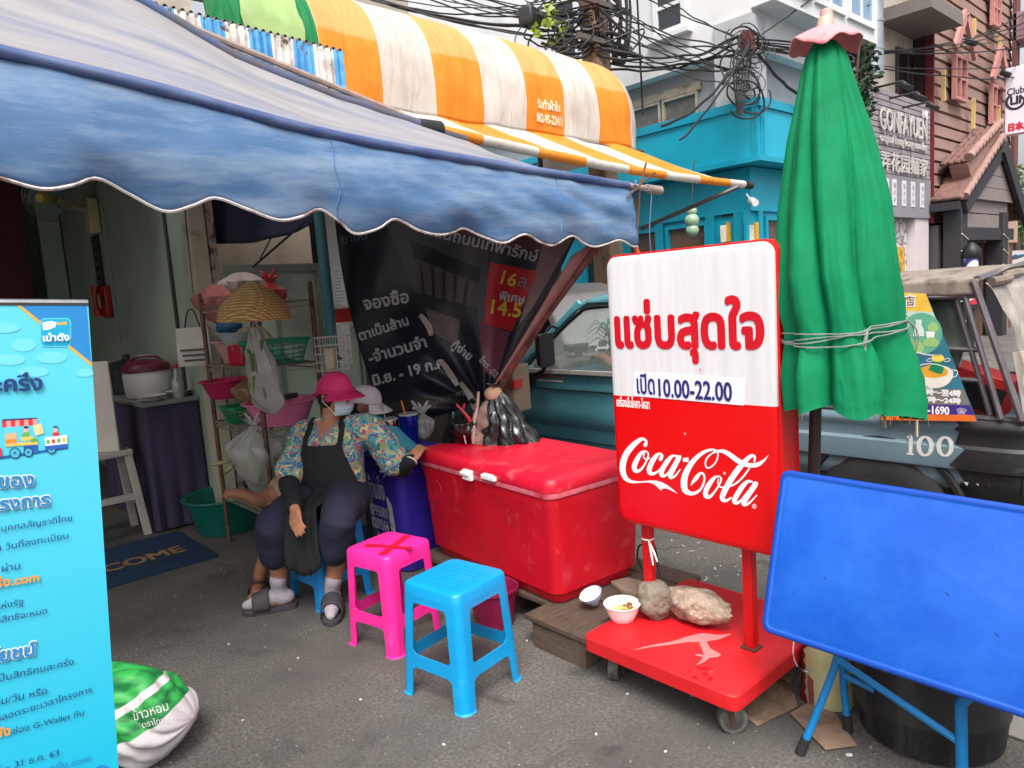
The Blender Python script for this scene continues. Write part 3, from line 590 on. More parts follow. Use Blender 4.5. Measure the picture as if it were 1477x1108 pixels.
# ================================================================ SHOPHOUSE AND AWNINGS
green_wall = M('green_wall', S(152, 164, 148), .75, .08, 1.5, col2=S(126, 136, 124), c2scale=1.2, c2lo=.45, c2hi=.8)
dark_wall = M('dark_wall', S(96, 96, 90), .8, .15, 2)
cream_paint = M('cream_paint', S(176, 170, 148), .7, .12, 4, col2=S(128, 116, 96), c2scale=6, c2lo=.55, c2hi=.7)
sh = thing('shophouse', 'open fronted shophouse with pale green walls behind the blue awning', 'building', (0, 5.2, 0))
b = MB(); b.box(1.82, 1.98, 5.35, 9.5, 0, 3.3); b.box(-4.2, 1.98, 9.5, 9.7, 0, 3.3); build(b, 'wall', green_wall, sh, smooth=0)
b = MB(); b.box(-4.2, -4.0, 5.2, 9.5, 0, 3.3); build(b, 'wall', dark_wall, sh, smooth=0)
b = MB(); b.box(-4.2, 2.0, 5.2, 9.7, 3.3, 3.5); build(b, 'ceiling_slab', dark_wall, sh, smooth=0)
b = MB(); b.box(-4.2, 2.0, 5.25, 9.7, 3.501, 7.2); build(b, 'upper_wall', beige_wall, sh, smooth=0)
b = MB(); b.box(1.79, 1.90, 5.2, 5.349, 0, 3.3); build(b, 'pillar', cream_paint, sh, bevel=.005)
b = MB(); b.box(1.915, 1.97, 5.22, 5.349, 0, 3.3); build(b, 'pillar', M('peeling_paint', S(176, 160, 150), .8, .2, 6, col2=S(86, 74, 66), c2scale=14, c2lo=.52, c2hi=.6), sh, bevel=.003)
b = MB(); b.tube([(1.80, 5.75, .2), (1.805, 5.75, 3.29)], .012, 6); b.tube([(1.795, 5.3, 1.5), (1.785, 5.19, 2.9)], .006, 5); build(b, 'conduit', M('conduit', S(40, 40, 40), .6), sh)
b = MB(); b.tube([(1.812, 7.42, 1.2), (1.812, 7.42, 2.9)], .007, 5); build(b, 'conduit', M('conduit_pale', S(150, 150, 140), .6), sh)
b = MB(); b.box(1.60, 1.80, 9.2, 9.36, 0, 3.3); build(b, 'post', M('post_green', S(150, 168, 148), .6, .1), sh, smooth=0)
b = MB(); b.box(1.15, 1.45, 9.1, 9.4, 0, 3.3); build(b, 'post', M('post_maroon', S(90, 40, 40), .6, .2), sh, smooth=0)
b = MB(); b.box(.6, 1.05, 9.38, 9.48, 0, 2.3); build(b, 'door', M('door_wood', S(110, 82, 58), .6, .2, 4), sh, smooth=0)
# fan, thermometer board, telephone on the side wall
fanm = M('fan_cream', S(196, 184, 140), .45, .1)
f0 = HX(141, 312, 1.81); fan = thing('wall_fan', 'old cream wall fan bracketed high on the green wall', 'fan', tuple(f0))
b = MB(); b.box(1.72, 1.815, f0.y - .07, f0.y + .07, f0.z - .16, f0.z + .16); build(b, 'wall_box', fanm, fan, bevel=.015)
hub = f0 + V((-.42, -.18, .13))
b = MB(); b.tube([f0 + V((-.08, 0, .06)), f0 + V((-.25, -.08, .08)), hub + V((.06, .03, 0))], [.03, .035, .05], 10); build(b, 'arm', fanm, fan)
fd = V((-.7, -.7, -.15)).normalized()
b = MB(); b.lathe([(.0, .1), (.035, .1), (.05, .07), (.055, .0)], hub, 20, fd); build(b, 'hub_cap', M('hub_yellow', S(214, 196, 90), .4), fan)
fr_ = V((0, 0, 1)).rotation_difference(fd).to_matrix()
gm = M('guard_wire', S(150, 150, 140), .4, .1, metal=.6)
b = MB()
for r, z in ((.2, .03), (.17, .075), (.13, .095), (.09, .1), (.2, -.03), (.16, -.07)): b.tube([hub + fr_ @ V((r * cos(a), r * sin(a), z)) for a in [k * pi / 14 for k in range(28)]], .003, 4, closed=True)
for k in range(28): a = k * pi / 14; b.tube([hub + fr_ @ V((r * cos(a), r * sin(a), z)) for r, z in ((.05, .1), (.13, .095), (.2, .03), (.2, -.03), (.05, -.09))], .002, 4)
build(b, 'guard', gm, fan)
for k in range(3):
 a0 = k * 2.094; b = MB(); b.grid(lambda u, v: hub + fr_ @ V(((.04 + .13 * v) * cos(a0 + (u - .5) * (1.3 - .3 * v)), (.04 + .13 * v) * sin(a0 + (u - .5) * (1.3 - .3 * v)), (u - .5) * .06)), 6, 6); build(b, 'blade', M('blade', S(130, 150, 150), .3, .1), fan, solid=.003)
p_ = HX(141, 381, 1.80); b = MB(); b.box(1.795, 1.817, p_.y - .11, p_.y + .11, p_.z - .27, p_.z + .27)
th = build(b, 'thermometer_board', M('black_board', S(34, 34, 34), .5), loc=tuple(p_), label='narrow black board hung on the green wall above the red telephone', cat='wall board', bevel=.005)
b = MB()
for k in range(5): b.box(1.788, 1.7945, p_.y - .08, p_.y + .08, p_.z - .2 + k * .09, p_.z - .16 + k * .09)
build(b, 'print_row', M('dim_print', S(80, 80, 76), .6), th, smooth=0)
p_ = HX(153, 434, 1.79); tl = thing('telephone', 'red wall telephone mounted on the pale green wall', 'telephone', tuple(p_))
redp = M('phone_red', S(170, 34, 34), .4)
b = MB(); b.box(1.76, 1.817, p_.y - .10, p_.y + .10, p_.z - .16, p_.z + .14); ph = build(b, 'base', redp, tl, bevel=.015)
b = MB(); b.tube(vcat([p_ + V((-.06, .06, .14)), p_ + V((-.075, .06, .05)), p_ + V((-.075, .06, -.06)), p_ + V((-.06, .06, -.14))], 4), [.035] * 4 + [.022] * 5 + [.035] * 4, 8); build(b, 'handset', redp, tl)
b = MB(); b.box(1.752, 1.759, p_.y - .08, p_.y - .01, p_.z - .05, p_.z + .06); build(b, 'keypad', M('keypad', S(60, 30, 30), .5), tl)
b = MB(); b.box(1.78, 1.817, p_.y + .17, p_.y + .30, p_.z - .06, p_.z + .08); build(b, 'junction_box', M('socket', S(176, 176, 166), .5), sh, bevel=.01)
# counter with rice cooker
ct = thing('kitchen_counter', 'dark cloth covered counter against the green wall inside the shop', 'counter', (1.5, 6.0, 0))
cz = .96
b = MB(); b.box(1.42, 1.81, 5.5, 6.9, cz - .03, cz); build(b, 'top', M('counter_top', S(120, 118, 120), .4, .2, 6), ct, bevel=.006)
b = MB(); b.grid(lambda u, v: (lambda q: V((q[0] - .02 * abs(sin(q[2] * 9)) * v * (q[3]), q[1] - .02 * abs(sin(q[2] * 9)) * v * (1 - q[3]), (cz - .031) * (1 - v) + .03 * v)))((1.43, lerp(6.88, 5.52, u / .64), u * 3, 1) if u < .64 else (lerp(1.43, 1.8, (u - .64) / .36), 5.52, u * 3, 0)), 80, 10); build(b, 'cloth_skirt', M('purple_cloth', S(58, 48, 74), .8, .25, 3), ct)
p_ = V((1.60, 5.95, cz)); rc = thing('rice_cooker', 'white rice cooker with a maroon lid on the dark counter', 'rice cooker', tuple(p_))
b = MB(); b.lathe([(.13, 0), (.155, .01), (.165, .06), (.168, .17), (.165, .2)], p_, 32); build(b, 'body', M('cooker_white', S(206, 204, 200), .4, .05), rc)
b = MB(); b.lathe([(.172, .2), (.175, .22), (.16, .255), (.11, .28), (.05, .288), (.0, .29)], p_, 32); ld = build(b, 'lid', M('cooker_maroon', S(96, 30, 46), .4), rc)
b = MB(); b.tube(vcat([p_ + V((-.12, .06, .25)), p_ + V((-.06, .03, .31)), p_ + V((.06, -.03, .31)), p_ + V((.12, -.06, .25))], 4), .012, 6); build(b, 'handle', MATS['cooker_maroon'], ld)
p_ = V((1.62, 6.55, cz)); po_ = thing('cooking_pot', 'large dark cooking pot behind the white panel inside the shop', 'pot', tuple(p_))
b = MB(); b.lathe([(.16, 0), (.17, .02), (.175, .2), (.18, .21), (.17, .215), (.16, .03), (0, .02)], p_, 28); build(b, 'body', M('pot_dark', S(46, 44, 46), .4, .2), po_)
b = MB(); b.lathe([(.18, .216), (.15, .25), (.06, .27), (.03, .28), (.03, .31), (0, .32)], p_, 28); build(b, 'lid', MATS['pot_dark'], po_)
p_ = V((1.70, 5.58, cz)); gb = thing('glass_bottle', 'clear glass sauce bottle beside the rice cooker', 'bottle', tuple(p_))
b = MB(); b.lathe([(.035, 0), (.04, .01), (.04, .12), (.018, .17), (.016, .22)], p_, 16); build(b, 'bottle', M('bottle_glass', S(150, 150, 146), .1, .2, spec=.8), gb); b = MB(); b.lathe([(.019, .221), (.019, .25)], p_, 12); build(b, 'cap', MATS['phone_red'], gb)
for k, (x, y) in enumerate(((1.52, 5.60), (1.75, 5.72))):
 p_ = V((x, y, cz)); b = MB(); b.lathe([(.05, 0), (.055, .005), (.1, .02), (.102, .024), (.05, .012), (0, .01)], p_, 20); b.lathe([(.05, .02), (.055, .025), (.1, .04), (.102, .044), (.05, .032), (0, .03)], p_, 20)
 build(b, 'plate_stack', M('plate_grey', S(190, 186, 180), .3), loc=tuple(p_), label=('pale plates lying near the sauce bottle on the counter', 'pale plates behind the rice cooker by the wall')[k], cat='plates')
# stool and white panel inside
st = thing('wooden_stool', 'grey painted wooden stool standing inside the shop by the counter', 'stool', (1.2, 5.75, 0))
gw = M('stool_grey', S(176, 170, 160), .7, .15, 6)
b = MB(); b.box(1.05, 1.35, 5.6, 5.9, .60, .64); build(b, 'seat', gw, st, bevel=.006)
for sx_, sy_ in ((-1, -1), (1, -1), (1, 1), (-1, 1)): b = MB(); b.bar((1.2 + sx_ * .12, 5.75 + sy_ * .12, .599), (1.2 + sx_ * .17, 5.75 + sy_ * .17, 0), .05, .04, (0, 1, 0)); build(b, 'leg', gw, st, bevel=.004)
for sx_ in (-1, 1): b = MB(); b.bar((1.2 + sx_ * .145, 5.62, .26), (1.2 + sx_ * .145, 5.88, .26), .03, .045); build(b, 'stretcher', gw, st)
b = MB(); b.bar((1.07, 5.61, .3), (1.33, 5.61, .3), .03, .045); build(b, 'stretcher', gw, st)
pw = thing('display_board', 'plain cream board standing on the grey stool beside the banner', 'board', (1.2, 5.75, .64))
b = MB(); b.obox((1.17, 5.72, .96), (.28, .02, .64), rotz(radians(-42))); pnl = build(b, 'panel', M('panel_cream', S(206, 198, 186), .6, .05), pw, bevel=.004)
b = MB(); b.obox(V((1.17, 5.72, .96)) + rotz(radians(-42)) @ V((0, .04, -.1)), (.2, .05, .44), rotz(radians(-42))); build(b, 'back_brace', gw, pw)
# welcome mat
mt = thing('door_mat', 'dark blue door mat lettered WELCOME at the shop entrance', 'mat', (1.0, 5.05, 0))
b = MB(); b.loops([[V((1.02 + x * k, 5.06 + y * k, z)) for x, y in rrect(-.52, .52, -.4, .4, .03)] for z, k in ((.003, 1), (.012, 1), (.014, .99))]); mo = build(b, 'pad', M('mat_blue', S(22, 52, 84), .95, .25, 60, bump=.5, bscale=200), mt)
b = MB(); text(b, 'WELCOME', lambda x, y, w=0: V((x, y, .0145 + w)), box=(.58, 1.42, 4.93, 5.08), bold=.006); build(b, 'lettering', M('mat_tan', S(150, 116, 74), .9), mo, smooth=0)

# ---- blue tarpaulin awning
ZF = [(-2.2, 2.60), (-1.0, 2.47), (.36, 2.326), (.76, 2.28), (1.42, 2.187), (2.17, 2.136), (3.17, 2.084), (3.45, 2.07)]
def interp(T, x):
 for (a, za), (c, zc) in zip(T, T[1:]):
  if x <= c: return lerp(za, zc, (x - a) / (c - a))
 return T[-1][1]
zf_s = [(x, z) for x, z in catmull(ZF, 8)]
zf = lambda x: interp(zf_s, x)
SCALP = [(-260, 228), (-160, 245), (-70, 243), (0, 262), (56, 277), (100, 271), (137, 260), (185, 281), (236, 306), (275, 298), (305, 288), (350, 305), (394, 320), (430, 314), (458, 303), (485, 320), (509, 338), (540, 331), (561, 318), (595, 334), (626, 340), (650, 336), (667, 330), (695, 343), (720, 352), (745, 340), (770, 351), (792, 355), (821, 341), (838, 352), (854, 357), (883, 348), (902, 357)]
zb_s = []
for px, py in SCALP: p_ = HY(px, py, 2.5); zb_s.append((p_.x, p_.z))
zb_s = [(-2.2, zb_s[0][1] + .16), (-1.0, zb_s[0][1] + .02)] + [q for q in zb_s if q[0] > -.9]
zb_s = [(x, z) for x, z in catmull(zb_s, 8)]
zb = lambda x: interp(zb_s, x)
def tarp_mat(name, base, c2, lo, hi, sc, stretch, rough, c3=None):
 mt = M(name, base, rough, .16, 2.6, stretch=stretch, col2=c2, c2scale=sc, c2lo=lo, c2hi=hi, bump=.06, bscale=6)
 return mt
val_m = tarp_mat('tarp_blue', S(88, 126, 170), S(164, 182, 202), .44, .74, 2.4, (.55, 2, 3.2), .42)
top_m = tarp_mat('tarp_faded', S(170, 167, 170), S(106, 124, 164), .46, .76, 1.6, (.45, 2.4, 1.0), .5)
for mt_ in (val_m, top_m):                             # thin PVC sheet: some daylight comes through
 n, l, p = nodes_of(mt_); t_ = n.new('ShaderNodeBsdfTranslucent'); l.new(p.inputs['Base Color'].links[0].from_socket, t_.inputs[0]); ms = n.new('ShaderNodeMixShader'); ms.inputs[0].default_value = .28; l.new(p.outputs[0], ms.inputs[1]); l.new(t_.outputs[0], ms.inputs[2]); l.new(ms.outputs[0], n['Material Output'].inputs[0])
hem_m = tarp_mat('tarp_hem', S(58, 76, 122), S(110, 124, 156), .45, .7, 3, (.6, 2, 2), .45)
aw = thing('tarp_awning', 'faded blue tarpaulin awning with a scalloped front edge over the shop entrance', 'awning', (1.5, 2.5, 2.1))
XR = 3.175
def valf(u, v):
 x = lerp(-2.2, XR, u); z0, z1 = zf(x) - .012, zb(x); z = lerp(z0, z1, v)
 y = 2.497 - .035 * sin(v * pi * .9) - v * .02 + .016 * v * sin(x * 9.5 + .8) + .012 * nz(x * 3, z * 8, 1) * (.3 + v) + .008 * nz(x * 9 + z * 9, z * 6, 4)
 if x > 1.5: y += .02 * nz(x * 5 + z * 10, z * 5, 6) * sin(v * pi)
 return V((x, y, z))
b = MB(); b.grid(valf, 260, 18); vl = build(b, 'valance', val_m, aw, smooth=180, solid=.003, soff=0)
b = MB(); b.tube([valf(k / 260, 1.0) + V((0, -.001, 0)) for k in range(261)], .0055, 5); build(b, 'edge_piping', M('piping', S(196, 188, 184), .6, .15, 12, col2=S(120, 96, 84), c2scale=8), vl)
b = MB()
for x in (1.40, 2.60): u = (x + 2.2) / (XR + 2.2); b.tube([valf(u + .0015 * sin(k * .9), k / 14) + V((0, -.004, 0)) for k in range(15)], .003, 5, flat=.4)
build(b, 'seam', M('seam', S(84, 118, 166), .5), vl)
BACK = [(-2.2, 4.15, 4.0), (1.30, 4.15, 3.19), (1.78, 4.15, 2.985), (2.42, 4.15, 2.835), (3.5, 4.15, 2.66)]
def backp(u):
 x = lerp(-2.2, 3.42, u); return V((x, 4.15, interp([(q[0], q[2]) for q in BACK], x)))
def topf(u, v):
 a = V((lerp(-2.2, XR, u), 2.5, zf(lerp(-2.2, XR, u)) + .012)); c = backp(u); p_ = a.lerp(c, v)
 p_.z -= .10 * sin(pi * v) * (1 - .5 * u) ; p_.z += .02 * nz(p_.x * 1.2, p_.y * 2.5, 2) * sin(pi * v) + .006 * nz(p_.x * 5, p_.y * 3, 7) * min(1, v * 5)
 return p_
b = MB(); b.grid(topf, 120, 30); build(b, 'roof_sheet', top_m, aw, smooth=180, solid=.003, soff=0)
b = MB(); b.tube([topf(k / 120, 1.0) + V((0, 0, .0)) for k in range(121)], [.038 + .010 * nz(k * .2, 3) for k in range(121)], 10); build(b, 'rolled_hem', M('tarp_hem_dark', S(92, 90, 98), .5, .25, 3, col2=S(74, 92, 132), c2scale=3), aw)
b = MB(); xs = [-2.2 + k * (XR + 2.2) / 160 for k in range(161)]; b.tube([(x, 2.498, zf(x)) for x in xs], [.021 + .004 * nz(x * 3, 1) for x in xs], 10); build(b, 'front_hem', hem_m, aw)
polem = M('awning_pole', S(170, 150, 140), .5, .2, 14, metal=.3)
b = MB(); b.tube([(3.05, 2.5, zf(3.05) - .002), (3.33, 2.5, zf(3.33))], .017, 10); fp = build(b, 'pole', polem, aw)
b = MB(); b.tube([(3.33 + k * .012, 2.5, zf(3.33) - .0005 * k) for k in range(12)], [.023 + .0025 * (k % 2) for k in range(12)], 12); build(b, 'threaded_end', M('thread_end', S(150, 136, 130), .6, .2, 20), fp)
b = MB(); p_ = V((3.19, 2.5, 2.08))
b.tube(vcat([p_ + V((0, -.03, .0)), p_ + V((.03, -.02, .03)), p_ + V((.02, .03, .0)), p_ + V((-.02, 0, -.03)), p_ + V((.04, -.03, -.01)), p_ + V((0, .02, .03))], 5), .005, 5)
b.tube(vcat([p_ + V((.1, -.02, -.02)), p_ + V((.16, -.02, -.03)), p_ + V((.15, -.02, -.12)), p_ + V((.13, -.02, -.25)), p_ + V((.14, -.02, -.42))], 5), .0035, 5)
build(b, 'tie_cord', M('cord_blue', S(90, 110, 150), .7), aw)
b = MB(); b.tube([HY(915, 300, 2.52), HY(925, 262, 2.52), HY(932, 235, 2.52)], .006, 6); b.tube([HY(905, 285, 2.46), HY(928, 262, 2.46), HY(945, 249, 2.46)], .005, 6); b.tube([HY(917, 358, 2.5), HY(921, 300, 2.5), HY(922, 270, 2.5)], .008, 6); build(b, 'rebar', rusty, aw)
b = MB(); q = HY(916, 352, 2.5); b.tube([q, q + V((.01, 0, -.06))], [.012, .022], 8); build(b, 'hook_tag', M('tag_orange', S(190, 90, 50), .6), aw)
b = MB(); b.tube([(3.30, 4.14, 2.66), (3.0, 4.14, 2.76), (-2.2, 4.14, 3.98)], .02, 8); build(b, 'rear_pole', polem, aw)
for x in (-1.6, .2): b = MB(); b.tube([(x, 2.52, zf(x) - .03), (x, 5.19, 2.9)], .015, 8); build(b, 'brace', polem, aw)
# turquoise pipe post
cy = thing('pipe_post', 'turquoise painted steel pipe post beside the hanging banner', 'post', (2.34, 4.37, 0))
b = MB(); b.tube([(2.34, 4.37, 0), (2.33, 4.37, 2.85)], .036, 16); build(b, 'pipe', M('pipe_teal', S(70, 132, 140), .5, .15, 6, col2=S(120, 136, 130), c2scale=7, c2lo=.6, c2hi=.75), cy)
b = MB(); b.tube([(2.26, 4.34, 2.85), (2.5, 4.37, 2.86)], .02, 8); b.lathe([(.07, 0.002), (.07, .012)], (2.34, 4.37, 0), 16); build(b, 'flange', polem, cy)
b = MB(); p_ = V((2.34, 4.37, 1.2)); b.tube([p_ + V((.045 * cos(a), .045 * sin(a), 0)) for a in [k * pi / 6 for k in range(12)]], .012, 6, closed=True); build(b, 'clip', black_rubber, cy)

# ---- corrugated strip awning with blue and white bands
cm_ = bpy.data.materials.new('painted_corrugated'); cm_.use_nodes = True; n, l, p = nodes_of(cm_)
tc = n.new('ShaderNodeTexCoord'); sx = n.new('ShaderNodeSeparateXYZ'); l.new(tc.outputs['Object'], sx.inputs[0])
md = n.new('ShaderNodeMath'); md.operation = 'PINGPONG'; md.inputs[1].default_value = .142; l.new(sx.outputs['X'], md.inputs[0])
gt = n.new('ShaderNodeMath'); gt.operation = 'GREATER_THAN'; gt.inputs[1].default_value = .071; l.new(md.outputs[0], gt.inputs[0])
ns_ = n.new('ShaderNodeTexNoise'); ns_.inputs['Scale'].default_value = 9; ns_.inputs['Detail'].default_value = 8; l.new(tc.outputs['Object'], ns_.inputs['Vector'])
r1 = n.new('ShaderNodeValToRGB'); r1.color_ramp.elements[0].position = .35; r1.color_ramp.elements[1].position = .6; r1.color_ramp.elements[0].color = S(74, 148, 206) + (1,); r1.color_ramp.elements[1].color = S(104, 176, 222) + (1,)
r2 = n.new('ShaderNodeValToRGB'); r2.color_ramp.elements[0].position = .36; r2.color_ramp.elements[1].position = .6; r2.color_ramp.elements[0].color = S(186, 172, 164) + (1,); r2.color_ramp.elements[1].color = S(226, 222, 218) + (1,)
l.new(ns_.outputs['Fac'], r1.inputs[0]); l.new(ns_.outputs['Fac'], r2.inputs[0])
mx = n.new('ShaderNodeMix'); mx.data_type = 'RGBA'; l.new(gt.outputs[0], mx.inputs[0]); l.new(r1.outputs[0], mx.inputs[6]); l.new(r2.outputs[0], mx.inputs[7])
n2 = n.new('ShaderNodeTexNoise'); n2.inputs['Scale'].default_value = 16; n2.inputs['Detail'].default_value = 9; l.new(tc.outputs['Object'], n2.inputs['Vector'])
r3 = n.new('ShaderNodeValToRGB'); r3.color_ramp.elements[0].position = .63; r3.color_ramp.elements[1].position = .70; l.new(n2.outputs['Fac'], r3.inputs[0])
mx2 = n.new('ShaderNodeMix'); mx2.data_type = 'RGBA'; l.new(r3.outputs[0], mx2.inputs[0]); l.new(mx.outputs[2], mx2.inputs[6]); mx2.inputs[7].default_value = S(104, 76, 60) + (1,)
l.new(mx2.outputs[2], p.inputs['Base Color']); p.inputs['Roughness'].default_value = .5
ka = thing('corrugated_canopy', 'corrugated metal canopy with a blue and white banded drop edge', 'canopy', (1.5, 4.42, 3.0))
zt_ = lambda x: lerp(3.27, 3.20, (x - 1.3) / 1.3)
def cor(x): w = (x / .0475) % 1; return .012 * min(1, max(-1, 2.6 * sin(2 * pi * w)))
def cf(u, v): x = lerp(-1.2, 2.64, u); y = 4.40 - cor(x) - (.03 * (v - .75) * 4 if v > .75 and x > 2.1 else 0) * (nz(x * 6, 2) + .3); return V((x, y, zt_(x) + .02 - (.285 + (.02 * nz(x * 7, 8) if x > 2.0 else 0)) * v))
b = MB(); b.grid(cf, 560, 8); build(b, 'drop_edge', cm_, ka, smooth=0, solid=.002)
b = MB(); b.grid(lambda u, v: V((lerp(-1.2, 2.64, u), 4.405 + .6 * v, zt_(lerp(-1.2, 2.64, u)) + .03 + .07 * v + cor(lerp(-1.2, 2.64, u)))), 560, 2); build(b, 'roof_sheet', M('zinc_roof', S(120, 116, 112), .6, .2, 5, col2=S(96, 70, 56), c2scale=4), ka, smooth=0, solid=.002)
b = MB(); b.box(-1.2, 2.6, 4.43, 4.47, 3.0, 3.1); b.box(2.55, 2.6, 4.47, 5.0, 3.1, 3.15); build(b, 'frame_rail', rusty, ka)
# ---- navy cloth hung under the canopy
nc = M('navy_cloth', S(24, 26, 52), .8, .2, 6)
def ncf(u, v):
 tl_, tr_ = HD(296, 262, 5.3), HD(470, 292, 4.7); bl, br = HD(308, 352, 5.25), HD(468, 318, 4.72); p_ = tl_.lerp(tr_, u).lerp(bl.lerp(br, u), v); p_.z -= .05 * sin(pi * u) * v; p_ += V((.02, .02, 0)) * sin(u * 17 + v * 2); return p_
b = MB(); b.grid(ncf, 40, 12); build(b, 'navy_cloth', nc, loc=tuple(HD(380, 320, 5)), label='navy cloth tied up in the gap above the kitchen rack', cat='cloth', smooth=180, solid=.004)
b = MB(); p_ = HD(297, 352, 5.2); b.tube(vcat([p_ + V((.02, 0, .05)), p_, p_ + V((-.01, 0, -.2)), p_ + V((0, 0, -.42))], 4), .008, 5); b.tube(vcat([p_ + V((-.06, 0, .03)), p_ + V((0, -.02, 0)), p_ + V((.08, 0, .02))], 4), [.012, .02, .03, .03, .04, .03, .03, .02, .01], 6); b.tube([HD(440, 320, 4.8), HD(365, 385, 5.2)], .008, 5); b.tube([HD(402, 322, 5), HD(372, 380, 5.2)], .005, 5)
build(b, 'tie_rope', black_rubber, loc=tuple(p_), label='black ropes tying the navy cloth to the cream pillar', cat='rope')
# ---- green kitchen screen behind the rack
ks = thing('kitchen_screen', 'greenish sheet screen with a top rail behind the kitchen rack', 'screen', (2.4, 5.0, 0))
b = MB(); b.box(1.99, 3.05, 5.2, 5.22, .1, 1.86); build(b, 'sheet', M('screen_green', S(164, 176, 156), .6, .1, 2, col2=S(136, 146, 132), c2scale=2), ks, smooth=0)
b = MB(); b.box(1.98, 3.06, 5.18, 5.199, 1.83, 1.89); 
for x in (2.0, 2.35, 2.7, 3.03): b.box(x - .015, x + .015, 5.18, 5.199, .0, 1.829)
build(b, 'frame', M('screen_rail', S(122, 130, 116), .6, .1), ks, smooth=0)
# cream door post with a notice beside the pipe
dp = thing('door_post', 'white board with a paper notice beside the turquoise pipe', 'board', (2.75, 5.0, 0))
b = MB(); a_, c_ = HY(476, 400, 5.0), HY(497, 400, 5.0); b.box(a_.x, c_.x, 5.0, 5.04, 1.1, 2.5); bo_ = build(b, 'board', M('board_white', S(206, 200, 194), .6, .05), dp, smooth=0)
b = MB(); b.box(a_.x + .03, c_.x - .01, 4.996, 4.9995, 1.45, 1.85); pn = build(b, 'notice', M('paper', S(214, 208, 206), .6), bo_, smooth=0)
b = MB()
for k in range(14): b.box(a_.x + .04, c_.x - .02 - .03 * random.random(), 4.9945, 4.9958, 1.48 + k * .025, 1.487 + k * .025)
build(b, 'print_line', M('print_grey', S(150, 150, 160), .6), pn, smooth=0)
b = MB(); b.tube([(a_.x - .03, 4.98, 1.1), (a_.x - .03, 4.98, 2.5)], .012, 8); build(b, 'rod', rusty, dp)
p_ = HD(490, 455, 5.3); b = MB(); b.obox(p_, (.2, .12, .10), rotz(-.7)); rb_ = build(b, 'red_carton', M('carton_red', S(190, 30, 30), .5), loc=tuple(p_), label='small red and white carton beside the pipe post', cat='carton', bevel=.004)
b = MB(); b.obox(p_ + V((0, 0, .06)), (.21, .13, .02), rotz(-.7)); b.obox(p_ + V((0, 0, -.06)), (.21, .13, .02), rotz(-.7)); build(b, 'band', white_plastic, rb_)

# ---- orange and white striped barrel awning
om = bpy.data.materials.new('striped_canvas'); om.use_nodes = True; n, l, p = nodes_of(om)
tc = n.new('ShaderNodeTexCoord'); sx = n.new('ShaderNodeSeparateXYZ'); l.new(tc.outputs['Object'], sx.inputs[0])
ad = n.new('ShaderNodeMath'); ad.operation = 'ADD'; ad.inputs[1].default_value = -3.585 + 12 * .5615; l.new(sx.outputs['X'], ad.inputs[0])
md = n.new('ShaderNodeMath'); md.operation = 'MODULO'; md.inputs[1].default_value = 1.123; l.new(ad.outputs[0], md.inputs[0])
gt = n.new('ShaderNodeMath'); gt.operation = 'LESS_THAN'; gt.inputs[1].default_value = .5615; l.new(md.outputs[0], gt.inputs[0])
ns_ = n.new('ShaderNodeTexNoise'); ns_.inputs['Scale'].default_value = 3; ns_.inputs['Detail'].default_value = 7; l.new(tc.outputs['Object'], ns_.inputs['Vector'])
r1 = n.new('ShaderNodeValToRGB'); r1.color_ramp.elements[0].position = .3; r1.color_ramp.elements[1].position = .7; r1.color_ramp.elements[0].color = S(232, 140, 24) + (1,); r1.color_ramp.elements[1].color = S(238, 158, 56) + (1,)
r2 = n.new('ShaderNodeValToRGB'); r2.color_ramp.elements[0].position = .3; r2.color_ramp.elements[1].position = .7; r2.color_ramp.elements[0].color = S(206, 196, 186) + (1,); r2.color_ramp.elements[1].color = S(226, 220, 214) + (1,)
l.new(ns_.outputs['Fac'], r1.inputs[0]); l.new(ns_.outputs['Fac'], r2.inputs[0])
mx = n.new('ShaderNodeMix'); mx.data_type = 'RGBA'; l.new(gt.outputs[0], mx.inputs[0]); l.new(r1.outputs[0], mx.inputs[6]); l.new(r2.outputs[0], mx.inputs[7])
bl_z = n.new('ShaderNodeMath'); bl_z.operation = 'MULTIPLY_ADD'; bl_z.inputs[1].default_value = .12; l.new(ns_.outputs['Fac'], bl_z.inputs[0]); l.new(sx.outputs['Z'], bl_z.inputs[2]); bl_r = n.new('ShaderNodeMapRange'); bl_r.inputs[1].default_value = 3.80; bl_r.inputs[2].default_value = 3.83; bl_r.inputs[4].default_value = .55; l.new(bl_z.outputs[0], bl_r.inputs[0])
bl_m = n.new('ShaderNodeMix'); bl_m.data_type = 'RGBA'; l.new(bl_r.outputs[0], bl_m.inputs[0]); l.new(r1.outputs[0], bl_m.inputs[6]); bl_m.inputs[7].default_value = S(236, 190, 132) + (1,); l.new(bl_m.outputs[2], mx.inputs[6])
wn = n.new('ShaderNodeTexNoise'); wn.inputs['Scale'].default_value = 2.2; wn.inputs['Detail'].default_value = 4; wn.inputs['Distortion'].default_value = 1.2; wm_ = n.new('ShaderNodeMapping'); wm_.inputs['Scale'].default_value = (3, 1, .8); wm_.inputs['Rotation'].default_value = (0, .5, 0); l.new(tc.outputs['Object'], wm_.inputs[0]); l.new(wm_.outputs[0], wn.inputs['Vector']); bp = n.new('ShaderNodeBump'); bp.inputs['Strength'].default_value = .45; bp.inputs['Distance'].default_value = .05; l.new(wn.outputs['Fac'], bp.inputs['Height']); l.new(bp.outputs[0], p.inputs['Normal'])
gr = n.new('ShaderNodeMath'); gr.operation = 'LESS_THAN'; gr.inputs[1].default_value = 3.02; l.new(sx.outputs['X'], gr.inputs[0])
mg = n.new('ShaderNodeMix'); mg.data_type = 'RGBA'; l.new(gr.outputs[0], mg.inputs[0]); l.new(mx.outputs[2], mg.inputs[6]); mg.inputs[7].default_value = S(10, 132, 72) + (1,)
